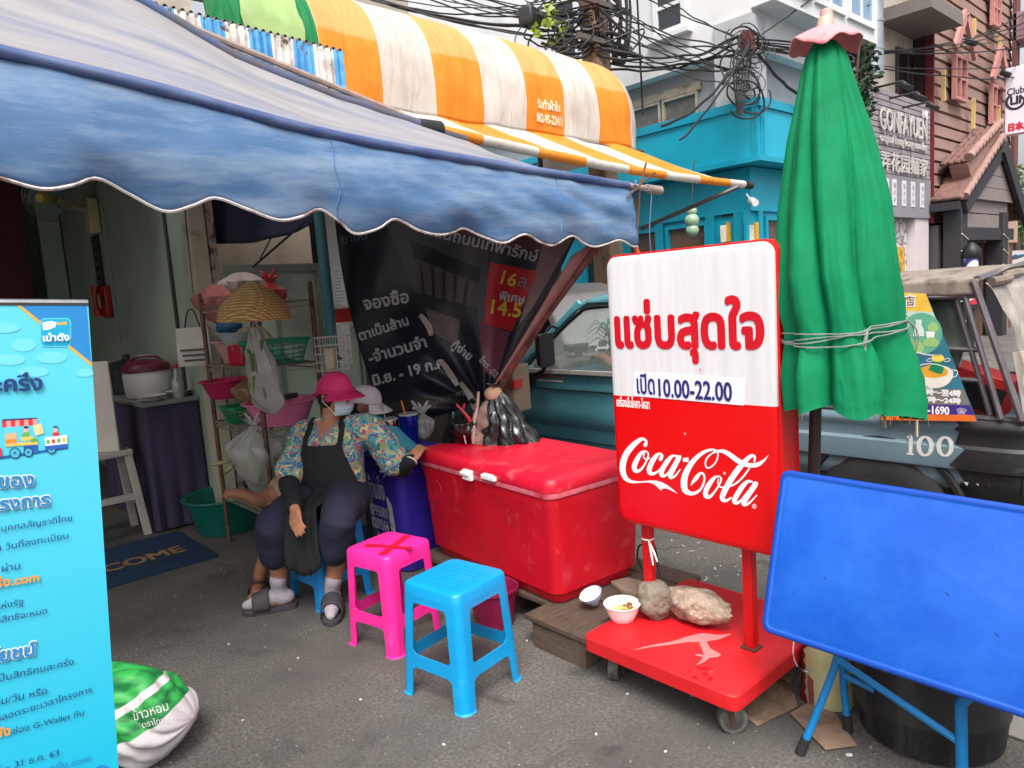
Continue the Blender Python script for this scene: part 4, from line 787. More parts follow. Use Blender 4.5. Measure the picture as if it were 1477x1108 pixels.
# canvas lets some light through: mix in a little translucency
tr_n = n.new('ShaderNodeBsdfTranslucent'); l.new(mg.outputs[2], tr_n.inputs[0]); l.new(mg.outputs[2], p.inputs['Base Color']); p.inputs['Roughness'].default_value = .5
ms = n.new('ShaderNodeMixShader'); ms.inputs[0].default_value = .25; outn = n['Material Output']; l.new(p.outputs[0], ms.inputs[1]); l.new(tr_n.outputs[0], ms.inputs[2]); l.new(ms.outputs[0], outn.inputs[0])
oa = thing('striped_awning', 'orange and white striped barrel awning with a low front skirt', 'awning', (0, 0, 0))
PROF = [(5.40, 3.16), (5.38, 3.45), (5.42, 3.75), (5.56, 4.0), (5.80, 4.2), (6.15, 4.33), (6.6, 4.40), (7.1, 4.42)]
PS = catmull(PROF, 5)
X0, X1 = 2.15, 7.19
def barrel(u, v):
 x = lerp(X0, X1, u); k = v * (len(PS) - 1); i = min(int(k), len(PS) - 2); y, z = [lerp(PS[i][j], PS[i + 1][j], k - i) for j in (0, 1)]
 e = max(0, (x - 6.75) / (X1 - 6.75)) if x > 6.75 else 0; y += .12 * e ** 3; z -= .03 * e ** 2
 s_ = sin((x - X0) / .5615 * pi); y += .010 * (1 - abs(s_)) ** 2 * sin(v * pi) + .014 * nz(x * 5, z * 2.0, 3) + .02 * nz(x * 3 + z * 4, z * 1.5, 8) * (1 - v); z += .02 * nz(x * 2.3, y * 2, 5)
 rib = .5 * (1 + cos(2 * pi * v / .42)) ; z -= .02 * (1 - rib) * (v > .3); z += lerp(.05, -.02, u)
 return V((x, y, z))
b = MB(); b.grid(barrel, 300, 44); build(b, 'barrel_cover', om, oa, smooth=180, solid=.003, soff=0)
def end(u, v): q = barrel(1.0, v); return V((q.x + .04 * sin(pi * u), lerp(q.y, 7.1, u), lerp(q.z, 3.12 + .0 * v, u * (1 if v < .5 else .0)) if False else lerp(q.z, 3.12, u * v)))
b = MB(); P_ = [barrel(1.0, k / 30) for k in range(31)]; b.add(P_ + [V((X1, 7.1, 3.1))], [(k, k + 1, 31) for k in range(30)]); build(b, 'end_panel', om, oa, smooth=0, solid=.003)
zpole = lambda x: lerp(2.72, 2.545, (x - 3.2) / (7.25 - 3.2)) - .05 * sin(pi * min(1, max(0, (x - 3.2) / 4.05)))
def skirt(u, v):
 x = lerp(X0, lerp(X1, 7.28, v), u); y0, z0 = barrel(min(1, (x - X0) / (X1 - X0)), 0).yz; zz = lerp(z0, zpole(max(x, 2.0)), v) - .02 * sin(pi * v) * (.6 + .4 * sin(x * 2.2)); y = lerp(y0, 4.17, v)
 return V((x, y, zz + .012 * nz(x * 4, v * 3, 2)))
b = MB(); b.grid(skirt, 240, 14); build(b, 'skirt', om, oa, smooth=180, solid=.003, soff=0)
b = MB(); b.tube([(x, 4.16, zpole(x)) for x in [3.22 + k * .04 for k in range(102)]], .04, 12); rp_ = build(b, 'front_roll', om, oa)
b = MB(); b.tube([(3.02 + k * .02, 4.16, zpole(3.1)) for k in range(11)], [.055 + .006 * (k % 2) for k in range(11)], 12); b.tube([(7.29, 4.16, zpole(7.29)), (7.42, 4.16, zpole(7.4))], .04, 10); build(b, 'roll_end', black_rubber, oa)
b = MB(); b.tube([(X0, 5.36, 3.15), (7.12, 5.36, 3.10)], .02, 6); b.tube([(7.2, 4.2, 2.52), (7.25, 5.4, 2.95)], .02, 6); b.tube([HX(1064, 270, 7.0), HX(925, 330, 6.2)], .025, 6); b.tube([(3.15, 4.2, 2.7), (3.2, 5.35, 3.1)], .02, 6); build(b, 'frame_tube', M('frame_dark', S(70, 66, 66), .5, .2), oa)
for x in (2.3, 7.05): b = MB(); b.tube([(x, 7.0, 0), (x, 7.0, 4.35)], .035, 8); build(b, 'support_post', MATS['frame_dark'], oa)
b = MB(); plc = lambda x, y, w=0: (lambda q: V((q.x, q.y - .012 - w, q.z)))(barrel((x - X0) / (X1 - X0), (y - 3.16) / 2.2)) 
text(b, 'รับทำผ้าใบ', plc, box=(5.42, 5.74, 3.42, 3.52), bold=.004); text(b, '062-95-22411', plc, box=(5.40, 5.78, 3.29, 3.37), bold=.004); build(b, 'lettering', M('canvas_print', S(232, 214, 180), .6), oa, smooth=0)
b = MB(); gp_ = lambda x, y, w=0: (lambda q: V((q.x, q.y - .015 - w, q.z + .01)))(barrel((x - X0) / (X1 - X0), y))
b.grid(lambda u, v: gp_(lerp(2.42, 2.9, u) + .03 * nz(v * 6, u * 2), lerp(.12, .62, v), 0), 20, 16); build(b, 'pale_patch', M('patch_olive', S(150, 176, 112), .6, .12), oa, smooth=180)
b = MB()                                               # dark clutter and pipe hung below the skirt
for k in range(24):
 x = random.uniform(4.6, 6.2); z = random.uniform(2.3, 2.62); b.tube(vcat([(x, 5.2, z), (x + random.uniform(-.2, .2), 5.1, z + random.uniform(-.15, .15)), (x + random.uniform(-.3, .3), 5.2, z + random.uniform(-.1, .1)), (x + random.uniform(-.1, .4), 5.2, z)], 5), .012, 5)
build(b, 'cable_tangle', black_rubber, loc=(5.4, 5.2, 2.4), label='dark tangle of cables hung below the orange skirt', cat='cables')
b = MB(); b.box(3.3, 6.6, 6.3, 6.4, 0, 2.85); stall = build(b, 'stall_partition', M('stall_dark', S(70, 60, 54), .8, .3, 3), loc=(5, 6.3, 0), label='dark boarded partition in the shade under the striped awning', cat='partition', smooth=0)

# ================================================================ STREET FURNITURE NEAR THE CAMERA
# ---- lit pole sign on a wheeled red base
sg = thing('pole_sign', 'tall white over red signboard on two red posts and a wheeled red base', 'sign', (2.27, 1.54, 0))
b = MB(); pl = [(x, y) for x, y in rrect(1.965, 2.70, 1.205, 1.885, 0.035)]
b.loops([[V((2.33 + (x - 2.33) * k, 1.545 + (y - 1.545) * k, z)) for x, y in pl] for k, z in ((0.985, 0.128), (1.0, 0.134), (1.0, 0.184), (0.985, 0.19))])
plat = build(b, 'platform', trolley_red, sg)
stain = M('dried_spill', S(222, 122, 122), 0.5, 0.15, 18)
b = MB(); pf = lambda x, y, w=0: HZ(840 + x / 3.694, 760 + y / 3.694, 0.1915 + w)
b.stroke([(275, 655, 2), (370, 635, 10), (470, 620, 16), (560, 600, 30), (640, 590, 46), (720, 588, 26), (790, 572, 6)], pf)
b.stroke([(640, 610, 40), (655, 640, 40), (670, 665, 44), (735, 683, 12)], pf, w0=0.0005); b.stroke([(600, 680, 4), (660, 690, 16), (725, 690, 8)], pf, w0=0.0009)
b.stroke([(665, 690, 30), (640, 715, 18), (610, 735, 3)], pf, w0=0.0013)
build(b, 'spill_stain', stain, plat)
wet = M('wet_red', S(190, 6, 12), 0.12, 0.1, 10)
b = MB()
for k in range(16):
 cx, cy = random.uniform(560, 700), random.uniform(745, 815); b.stroke([(cx - 14, cy + random.uniform(-4, 4), 2), (cx, cy, random.uniform(4, 11)), (cx + random.uniform(6, 20), cy + random.uniform(-7, 5), 2)], pf, w0=0.0003 + k * 0.00012)
build(b, 'wet_patch', wet, plat)
def caster(x, y, a):
 R = rotz(a); t = lambda p: V((x, y, 0)) + R @ V(p)
 c = MB(); c.bar(t((0.0, -0.026, 0.125)), t((0.02, -0.026, 0.045)), 0.034, 0.004, (0, 1, 0)); c.bar(t((0.0, 0.026, 0.125)), t((0.02, 0.026, 0.045)), 0.034, 0.004, (0, 1, 0))
 c.obox(t((0, 0, 0.124)), (0.07, 0.07, 0.008), R)
 ob = build(c, 'caster', rusty, sg, bevel=0.001)
 ax = R @ V((0, 1, 0)); ce = t((0.02, 0, 0.05)); c = MB()
 c.lathe([(0.034, -0.021), (0.048, -0.02), (0.05, -0.014), (0.05, 0.014), (0.048, 0.02), (0.034, 0.021)], ce, 28, ax)
 build(c, 'wheel', grey_rubber, ob)
 c = MB(); c.lathe([(0.012, -0.0235), (0.022, -0.0225), (0.034, -0.0212), (0.034, 0.0212), (0.022, 0.0225), (0.012, 0.0235)], ce, 20, ax); build(c, 'hub', steel, ob)
for x, y, a in ((2.04, 1.79, 0.5), (2.04, 1.29, -0.7), (2.62, 1.8, 0.3), (2.62, 1.29, 1.2)): caster(x, y, a)
for y in (1.335, 1.79):
 b = MB(); b.box(2.275, 2.315, y - 0.02, y + 0.02, 0.19, 0.60); po = build(b, 'post', red_paint, sg, bevel=0.006, seg=3)
 b = MB(); b.obox((2.295, y, 0.194), (0.06, 0.06, 0.006)); build(b, 'base_collar', rusty, po, bevel=0.001)
# sign box: red rim and moulded face
def yz(x0, ins, r, n=8): return [V((x0, y, z)) for y, z in rrect(1.168 + ins, 1.888 - ins, 0.588 + ins, 1.672 - ins, r, n)]
b = MB(); b.loops([yz(2.362, 0.004, 0.05), yz(2.358, 0, 0.05), yz(2.240, 0, 0.05), yz(2.2385, 0.002, 0.05)])
box = build(b, 'sign_box', red_gloss, sg)
face = bpy.data.materials.new('sign_face'); face.use_nodes = True; n, l, p = nodes_of(face)
tc = n.new('ShaderNodeTexCoord'); sx = n.new('ShaderNodeSeparateXYZ'); l.new(tc.outputs['Object'], sx.inputs[0])
gt = n.new('ShaderNodeMath'); gt.operation = 'GREATER_THAN'; gt.inputs[1].default_value = 1.118; l.new(sx.outputs['Z'], gt.inputs[0])
nzz = n.new('ShaderNodeTexNoise'); nzz.inputs['Scale'].default_value = 5; nzz.inputs['Detail'].default_value = 8
mp = n.new('ShaderNodeMapping'); mp.inputs['Scale'].default_value = (1, 6, 0.35); l.new(tc.outputs['Object'], mp.inputs[0]); l.new(mp.outputs[0], nzz.inputs['Vector'])
rw = n.new('ShaderNodeValToRGB'); rw.color_ramp.elements[0].position = 0.3; rw.color_ramp.elements[1].position = 0.65
rw.color_ramp.elements[0].color = S(212, 208, 210) + (1,); rw.color_ramp.elements[1].color = S(224, 220, 223) + (1,); l.new(nzz.outputs['Fac'], rw.inputs[0])
mx = n.new('ShaderNodeMix'); mx.data_type = 'RGBA'; l.new(gt.outputs[0], mx.inputs[0]); mx.inputs[6].default_value = S(222, 2, 8) + (1,); l.new(rw.outputs[0], mx.inputs[7])
l.new(mx.outputs[2], p.inputs['Base Color']); p.inputs['Roughness'].default_value = 0.3
b = MB(); b.loops([yz(2.239, 0.008, 0.045), yz(2.230, 0.008, 0.045), yz(2.2255, 0.011, 0.043), yz(2.222, 0.018, 0.04), yz(2.2205, 0.030, 0.034)], cap0=False)
fc = build(b, 'sign_face', face, box, smooth=60)
FX = 2.2205
sp = lambda x, y, w=0: V((FX - w, -x, y))            # x runs to the viewer's right (-Y), y up
def sbox(px0, px1, pyt, pyb, row=None):
 a = HX(px0, row or (pyt + pyb) / 2, FX); c = HX(px1, row or (pyt + pyb) / 2, FX); t = HX((px0 + px1) / 2, pyt, FX); q = HX((px0 + px1) / 2, pyb, FX)
 return (-a.y, -c.y, q.z, t.z)
b = MB(); text(b, 'แซ่บสุดใจ', sp, box=(-HX(889, 480, FX).y, -HX(1100, 480, FX).y, HX(1001, 522, FX).z, HX(1055, 428, FX).z), bold=0.0075)
build(b, 'shop_name', M('sign_red', S(205, 12, 34), 0.4, 0.08), fc, smooth=0)
# paper strip with opening hours
b = MB(); c4 = [HX(x, y, FX - 0.0015) for x, y in ((914, 536), (914, 571), (1073, 585), (1074, 546))]
b.prism([c4[0], c4[1], c4[2], c4[3]], (-0.0008, 0, 0)); st = build(b, 'paper_strip', M('paper_strip', S(232, 230, 238), 0.5, 0.04), fc, smooth=0)
b = MB(); text(b, 'เปิด', sp, box=(-HX(920, 560, FX).y, -HX(945, 560, FX).y, HX(932, 568, FX).z, HX(932, 539, FX).z), bold=0.0014, lift=0.004)
text(b, '10.00-22.00', sp, box=(-HX(951, 560, FX).y, -HX(1056, 560, FX).y, HX(1003, 575, FX).z, HX(1003, 549, FX).z), bold=0.0016, lift=0.004)
build(b, 'opening_hours', blue_ink, st, smooth=0)
b = MB(); text(b, 'เครื่องดื่มโคคา-โคลา', sp, box=(-HX(890, 580, FX).y, -HX(937, 582, FX).y, HX(913, 588, FX).z, HX(913, 573, FX).z), bold=0.0007)
build(b, 'small_print', white_print, fc, smooth=0)
# script lettering, traced stroke by stroke on the sign's own plane
lp = lambda x, y, w=0: HX(885 + x * 0.15572, 610 + y * 0.15572, FX - 0.0015 - w)
STROKES = [
 [(290, 222, 22), (294, 205, 34), (303, 175, 24), (285, 152, 22), (250, 155, 36), (185, 205, 50), (120, 285, 56), (88, 370, 58), (86, 450, 54), (112, 512, 44), (160, 543, 30), (230, 549, 16), (300, 545, 14), (345, 545, 24), (395, 558, 44), (440, 580, 60), (490, 592, 34), (540, 620, 18), (592, 656, 2)],
 [(400, 570, 20), (425, 598, 26), (445, 628, 2)],
 [(302, 262, 14), (258, 278, 30), (220, 335, 44), (192, 405, 46), (205, 445, 38), (242, 440, 26), (282, 395, 18), (315, 325, 16), (320, 282, 14), (302, 262, 12)],
 [(290, 280, 10), (277, 310, 11), (300, 340, 12), (338, 325, 14)],
 [(430, 352, 20), (436, 335, 36), (448, 303, 24), (425, 286, 22), (388, 315, 40), (348, 380, 46), (330, 440, 46), (350, 472, 34), (400, 458, 20), (440, 420, 14)],
 [(590, 310, 14), (545, 308, 26), (500, 355, 44), (458, 420, 46), (442, 470, 42), (462, 492, 30), (505, 468, 20), (555, 385, 16)],
 [(605, 300, 40), (600, 330, 46), (560, 410, 46), (527, 480, 44), (532, 508, 28), (570, 492, 18), (620, 428, 10)],
 [(642, 343, 36), (694, 343, 40)],
 [(713, 584, 2), (735, 550, 24), (765, 512, 38), (800, 470, 26), (830, 474, 20), (842, 520, 18), (822, 590, 20), (780, 638, 26), (722, 655, 36), (668, 630, 52), (652, 570, 60), (662, 490, 58), (710, 392, 50), (780, 312, 40), (850, 265, 30), (920, 248, 18), (958, 270, 14), (966, 312, 14), (942, 370, 14), (900, 410, 14), (866, 416, 14), (850, 380, 14), (864, 330, 16), (910, 285, 16), (962, 264, 24), (1020, 265, 36), (1080, 298, 44), (1150, 350, 46), (1220, 385, 42), (1280, 394, 42), (1340, 384, 40), (1390, 350, 22), (1437, 298, 2)],
 [(985, 497, 12), (940, 505, 28), (892, 560, 44), (856, 630, 46), (856, 678, 42), (892, 684, 30), (942, 630, 18), (985, 560, 16), (998, 520, 14), (985, 497, 12)],
 [(975, 520, 10), (965, 552, 12), (985, 592, 14), (1025, 598, 14)],
 [(1300, 362, 14), (1308, 335, 20), (1303, 308, 22), (1268, 310, 34), (1210, 365, 48), (1130, 462, 54), (1060, 572, 54), (1012, 670, 50), (1012, 712, 40), (1050, 718, 26), (1092, 690, 14)],
 [(1260, 420, 14), (1200, 500, 18), (1135, 560, 18), (1080, 588, 14)],
 [(1292, 548, 14), (1242, 545, 32), (1192, 592, 46), (1142, 670, 48), (1118, 720, 44), (1138, 742, 34), (1182, 718, 22), (1242, 638, 16)],
 [(1322, 545, 30), (1310, 575, 50), (1258, 652, 50), (1208, 735, 46), (1218, 758, 32), (1262, 738, 20), (1328, 668, 10)],
 [(1303 + 19 * cos(a / 8 * pi), 773 + 20 * sin(a / 8 * pi), 4) for a in range(17)],
 [(1297, 783, 4), (1297, 764, 4), (1309, 766, 4), (1308, 773, 4), (1299, 775, 4), (1310, 784, 4)],
]
b = MB()
for k, s_ in enumerate(STROKES): b.stroke(s_, lp, 1.0, k * 0.00006, 7)
build(b, 'script_logo', white_print, fc, smooth=0)
b = MB()                                                # chipped spots on the face
for px, py, r in ((988, 626, .005), (1045, 683, .006), (1010, 533, .005), (928, 655, .004)):
 c = HX(px, py, FX - 0.004); b.poly([c + V((0, r * random.uniform(.5, 1.2) * cos(a), r * random.uniform(.5, 1.2) * sin(a))) for a in [k * 2 * pi / 9 for k in range(9)][::-1]])
build(b, 'chip_mark', M('chip', S(226, 170, 170), 0.6), fc, smooth=0)
b = MB()                                                # cable tie and cable
c = HX(947, 787, 2.29); b.tube([V((2.295 + 0.024 * cos(a), 1.79 + 0.024 * sin(a), 0.515)) for a in [k * pi / 6 for k in range(12)]], 0.004, 6, closed=True)
b.tube([(2.275, 1.772, 0.515), (2.26, 1.735, 0.475), (2.26, 1.72, 0.44)], [0.004, 0.005, 0.003], 6); b.tube([(2.275, 1.772, 0.515), (2.262, 1.75, 0.46), (2.262, 1.745, 0.42)], [0.004, 0.005, 0.003], 6)
build(b, 'plastic_tie', white_plastic, sg)
b = MB(); b.tube(vcat([(2.30, 1.79, 0.57), (2.325, 1.775, 0.44), (2.32, 1.76, 0.36), (2.325, 1.74, 0.30), (2.33, 1.68, 0.28), (2.335, 1.63, 0.24), (2.34, 1.61, 0.195)]), 0.006, 6)
b.tube(vcat([(2.325, 1.775, 0.44), (2.42, 1.93, 0.42), (2.52, 2.03, 0.30), (2.5, 1.96, 0.22), (2.4, 1.87, 0.26), (2.325, 1.78, 0.36)]), 0.0045, 6)
build(b, 'power_cable', black_rubber, sg)

# ---- rocks
def rock(name, c, r, rot, seed, mt, label):
 b = MB(); sd_ = seed
 def f(d):
  q = d * 1.3 + V((sd_, 0, 0)); k = 1 + 0.2 * mnoise.noise(q) + 0.10 * mnoise.noise(q * 2.6) + 0.05 * mnoise.noise(q * 6) + 0.025 * mnoise.noise(q * 14)
  return k
 b.ball(c, r, 46, 30, rot, f)
 zmin = c[2] - r[2] * 0.82
 for v in b.v:
  if v.z < zmin: v.z = zmin
 dz = min(v.z for v in b.v) - 0.1905
 for v in b.v: v.z -= dz
 return build(b, name, mt, loc=(c[0], c[1], 0.19), label=label, cat='rock', smooth=60)
rock_a = M('rock_grey', S(122, 112, 98), 0.85, 0.35, 14, bump=0.9, bscale=60, col2=S(84, 78, 68), c2scale=9)
rock_b = M('rock_tan', S(168, 150, 132), 0.88, 0.4, 26, bump=1.0, bscale=55, col2=S(116, 96, 82), c2scale=10)
c = HZ(949, 900, 0.19); rock('rock', (c.x + 0.05, c.y + 0.05, 0.28), (0.074, 0.074, 0.086), Matrix.Rotation(0.18, 3, 'X'), 2.3, rock_a, 'upright rounded grey rock beside the noodle bowl on the red base')
def tapered(d): return 1
c = HZ(1018, 912, 0.19)
b = MB()
def fr(d):
 q = d * 1.6 + V((7.7, 2, 0)); along = d.y
 k = 1 + 0.16 * mnoise.noise(q) + 0.09 * mnoise.noise(q * 2.4) + 0.05 * mnoise.noise(q * 6) + 0.025 * mnoise.noise(q * 14)
 return k * (0.86 + 0.26 * max(-0.6, along))
b.ball((c.x + 0.05, c.y + 0.035, 0.265), (0.08, 0.162, 0.076), 52, 32, rotz(0.05), fr)
for v in b.v: v.z = max(v.z, 0.191 + 0.004 * mnoise.noise(v * 20))
build(b, 'rock', rock_b, loc=(c.x, c.y, 0.19), label='long pale tan rock lying by the stain on the red base', cat='rock', smooth=60)

# ---- bowls
c = HZ(903, 903, 0.19) + V((0.035, 0.045, 0)); bw = thing('noodle_bowl', 'white foam bowl with leftover noodles beside the rocks', 'bowl', (c.x, c.y, 0.19))
b = MB(); b.lathe([(0.042, 0.0), (0.046, 0.002), (0.058, 0.026), (0.0705, 0.058), (0.0745, 0.068), (0.0765, 0.07), (0.075, 0.073), (0.0715, 0.07), (0.056, 0.03), (0.044, 0.012), (0.0, 0.010)], (c.x, c.y, 0.191), 40)
for k in range(5): b.lathe([(0.048 + k * .0045, 0.012 + k * 0.01), (0.0505 + k * .0045, 0.014 + k * 0.01), (0.0505 + k * .0045, 0.0165 + k * .01)], (c.x, c.y, 0.191), 40, capb=False, capt=False)
build(b, 'bowl', M('foam', S(244, 232, 232), 0.5, 0.03), bw)
b = MB()
b.lathe([(0.0, 0.035), (0.03, 0.036), (0.062, 0.038)], (c.x, c.y, 0.191), 24, capb=False, capt=False)
build(b, 'broth', M('broth', S(206, 186, 130), 0.25, 0.2, 20), bw)
b = MB()
for k in range(46):
 a = random.uniform(0, 2 * pi); r = random.uniform(0, .035); p0 = V((c.x + 0.012 + r * cos(a), c.y - 0.012 + r * sin(a), 0.232 + random.uniform(0, .012)))
 P = [p0 + V((random.uniform(-.014, .014), random.uniform(-.014, .014), random.uniform(-.002, .012))) for _ in range(4)]
 b.tube(vcat(P, 4), 0.0016, 5)
build(b, 'noodles', M('noodle', S(222, 196, 110), 0.5, 0.2, 30), bw)
b = MB()
for k in range(9): b.ball((c.x + 0.02 + random.uniform(-.018, .02), c.y - 0.02 + random.uniform(-.018, .018), 0.251), (.009, .007, .004), 8, 6, rotz(k), lambda d: 1 + .3 * mnoise.noise(d * 3))
build(b, 'meat', M('meat', S(120, 78, 60), 0.5, 0.25, 30), bw)
c = HZ(868, 878, 0.14) + V((0.0, 0.02, 0)); tr = Matrix.Rotation(radians(50), 3, V((0.74, -0.67, 0)))
b = MB(); prof = [(0.018, 0.0), (0.0195, 0.0), (0.0205, 0.006), (0.034, 0.018), (0.047, 0.036), (0.0515, 0.052), (0.0535, 0.053), (0.0495, 0.051), (0.045, 0.037), (0.032, 0.021), (0.0, 0.014)]
b.lathe(prof, (c.x - .02, c.y + .0, 0.168), 36, V((.30, -.10, .75)) * -1 + V((0, 0, 1.5)))
build(b, 'small_bowl', M('blue_white_glaze', S(196, 208, 232), 0.2, 0.04), loc=(c.x, c.y, 0.14), label='small pale blue bowl tipped over on the wooden pallet', cat='bowl')

# ---- wooden pallet under the cooler
old_wood = M('old_wood', S(84, 68, 56), 0.85, 0.4, 5, stretch=(3, 24, 24), bump=0.4, bscale=30, col2=S(64, 52, 44), c2scale=3)
wood_pale = M('wood_pale', S(88, 76, 64), 0.85, 0.35, 6, stretch=(24, 3, 24), bump=0.4, bscale=30, col2=S(78, 62, 50), c2scale=4)
pa = thing('wood_pallet', 'low weathered wooden pallet under the red cooler box', 'pallet', (2.4, 2.55, 0))
for k, (x0, x1) in enumerate(((2.018, 2.33), (2.342, 2.70), (2.712, 2.85), (2.018, 2.33))):
 b = MB(); b.box(x0 + (.15 if k == 3 else 0), x1, 1.915 if k < 3 else 2.285, 2.28 if k in (0,) else 3.3, 0.118, 0.143); build(b, 'top_board', old_wood, pa, bevel=0.004)
for y in (1.93, 2.55, 3.2):
 b = MB(); b.box(2.028 if y < 2 else 2.19, 2.84, y, y + 0.03, 0.0, 0.117); build(b, 'side_board', old_wood, pa, bevel=0.003)
b = MB(); b.box(2.028, 2.052, 1.9605, 2.24, 0.0, 0.1165); build(b, 'end_board', wood_pale, pa, bevel=0.003)
c = HZ(922, 855, 0.145); b = MB()
b.loops([[V((c.x + x * k, c.y + y * k, z)) for x, y in ((-.02, -.13), (.05, -.15), (.09, -.02), (.07, .13), (-.01, .16), (-.06, .04))] for k, z in ((1, 0.1445), (1, 0.163), (.96, 0.166))])
build(b, 'wood_offcut', M('offcut', S(150, 134, 116), 0.85, 0.25, 10, stretch=(8, 30, 8), bump=0.4), loc=(c.x, c.y, 0.144), label='broken pale plank piece lying on the pallet behind the bowls', cat='plank', bevel=0.003)

# ---- red cooler box
co = thing('cooler_box', 'big scuffed red plastic cooler box with pale lid seam', 'cooler', (2.45, 2.75, 0.144))
ROT = rotz(radians(-4.5)); O = V((2.115, 2.165, 0))
cl = lambda x, y, z: O + ROT @ V((x, y, 0)) + V((0, 0, z))
LX, LY = 0.60, 1.13
def ring(ins, z, r=0.05): return [cl(x, y, z) for x, y in rrect(ins, LX - ins, ins, LY - ins, r, 6)]
b = MB(); b.loops([ring(0.06, 0.146, .05), ring(0.055, 0.152, .05), ring(0.05, 0.185, .05), ring(0.043, 0.19, .055), ring(0.032, 0.20, .055), ring(0.012, 0.60, .05), ring(0.004, 0.625, .05), ring(0.004, 0.655, .05)])
bd = build(b, 'body', red_plastic, co)
b = MB()
for k in range(20): b.tube([cl(0.016, 1.03 - .055 + .06 * cos(a), 0.53 + .055 * sin(a)) - V((0.006, 0, 0)) for a in [q * 2 * pi / 24 for q in range(24)]], 0.0016, 5, closed=True) if k == 0 else None
b.tube([cl(0.012, 1.02, 0.57), cl(0.012, 0.965, 0.56), cl(0.012, 0.98, 0.51), cl(0.012, 0.955, 0.49)], 0.0014, 5)
build(b, 'embossed_mark', red_plastic, bd)
b = MB(); b.loops([ring(-0.004, 0.655, .055), ring(-0.0045, 0.659, .055), ring(-0.0045, 0.673, .055), ring(-0.004, 0.677, .055)]); build(b, 'seal_strip', M('pink_strip', S(198, 100, 112), 0.5, 0.2, 9, col2=S(180, 40, 60), c2scale=12), co)
b = MB(); b.loops([ring(-0.004, 0.677, .055), ring(-0.006, 0.682, .055), ring(-0.003, 0.720, .055), ring(0.006, 0.735, .05), ring(0.025, 0.745, .05), ring(0.06, 0.7465, .05), ring(0.085, 0.744, .05)])
lid = build(b, 'lid', red_lid, co)
b = MB(); q = lambda x, y, z: cl(-0.008 - x, y, z)
def slab(y0, y1, z0, z1, d): b.loops([[q(a, y, z) for y, z in ((y0, z0), (y1, z0), (y1, z1), (y0, z1))] for a in (-0.006, d)])
slab(0.575, 0.65, 0.648, 0.70, 0.016); slab(0.59, 0.66, 0.672, 0.69, 0.024)
build(b, 'latch', white_plastic, co, bevel=0.004)
b = MB(); slab(0.38, 0.49, 0.677, 0.70, 0.014); slab(0.4, 0.478, 0.694, 0.706, 0.010); build(b, 'latch', white_plastic, co, bevel=0.004)

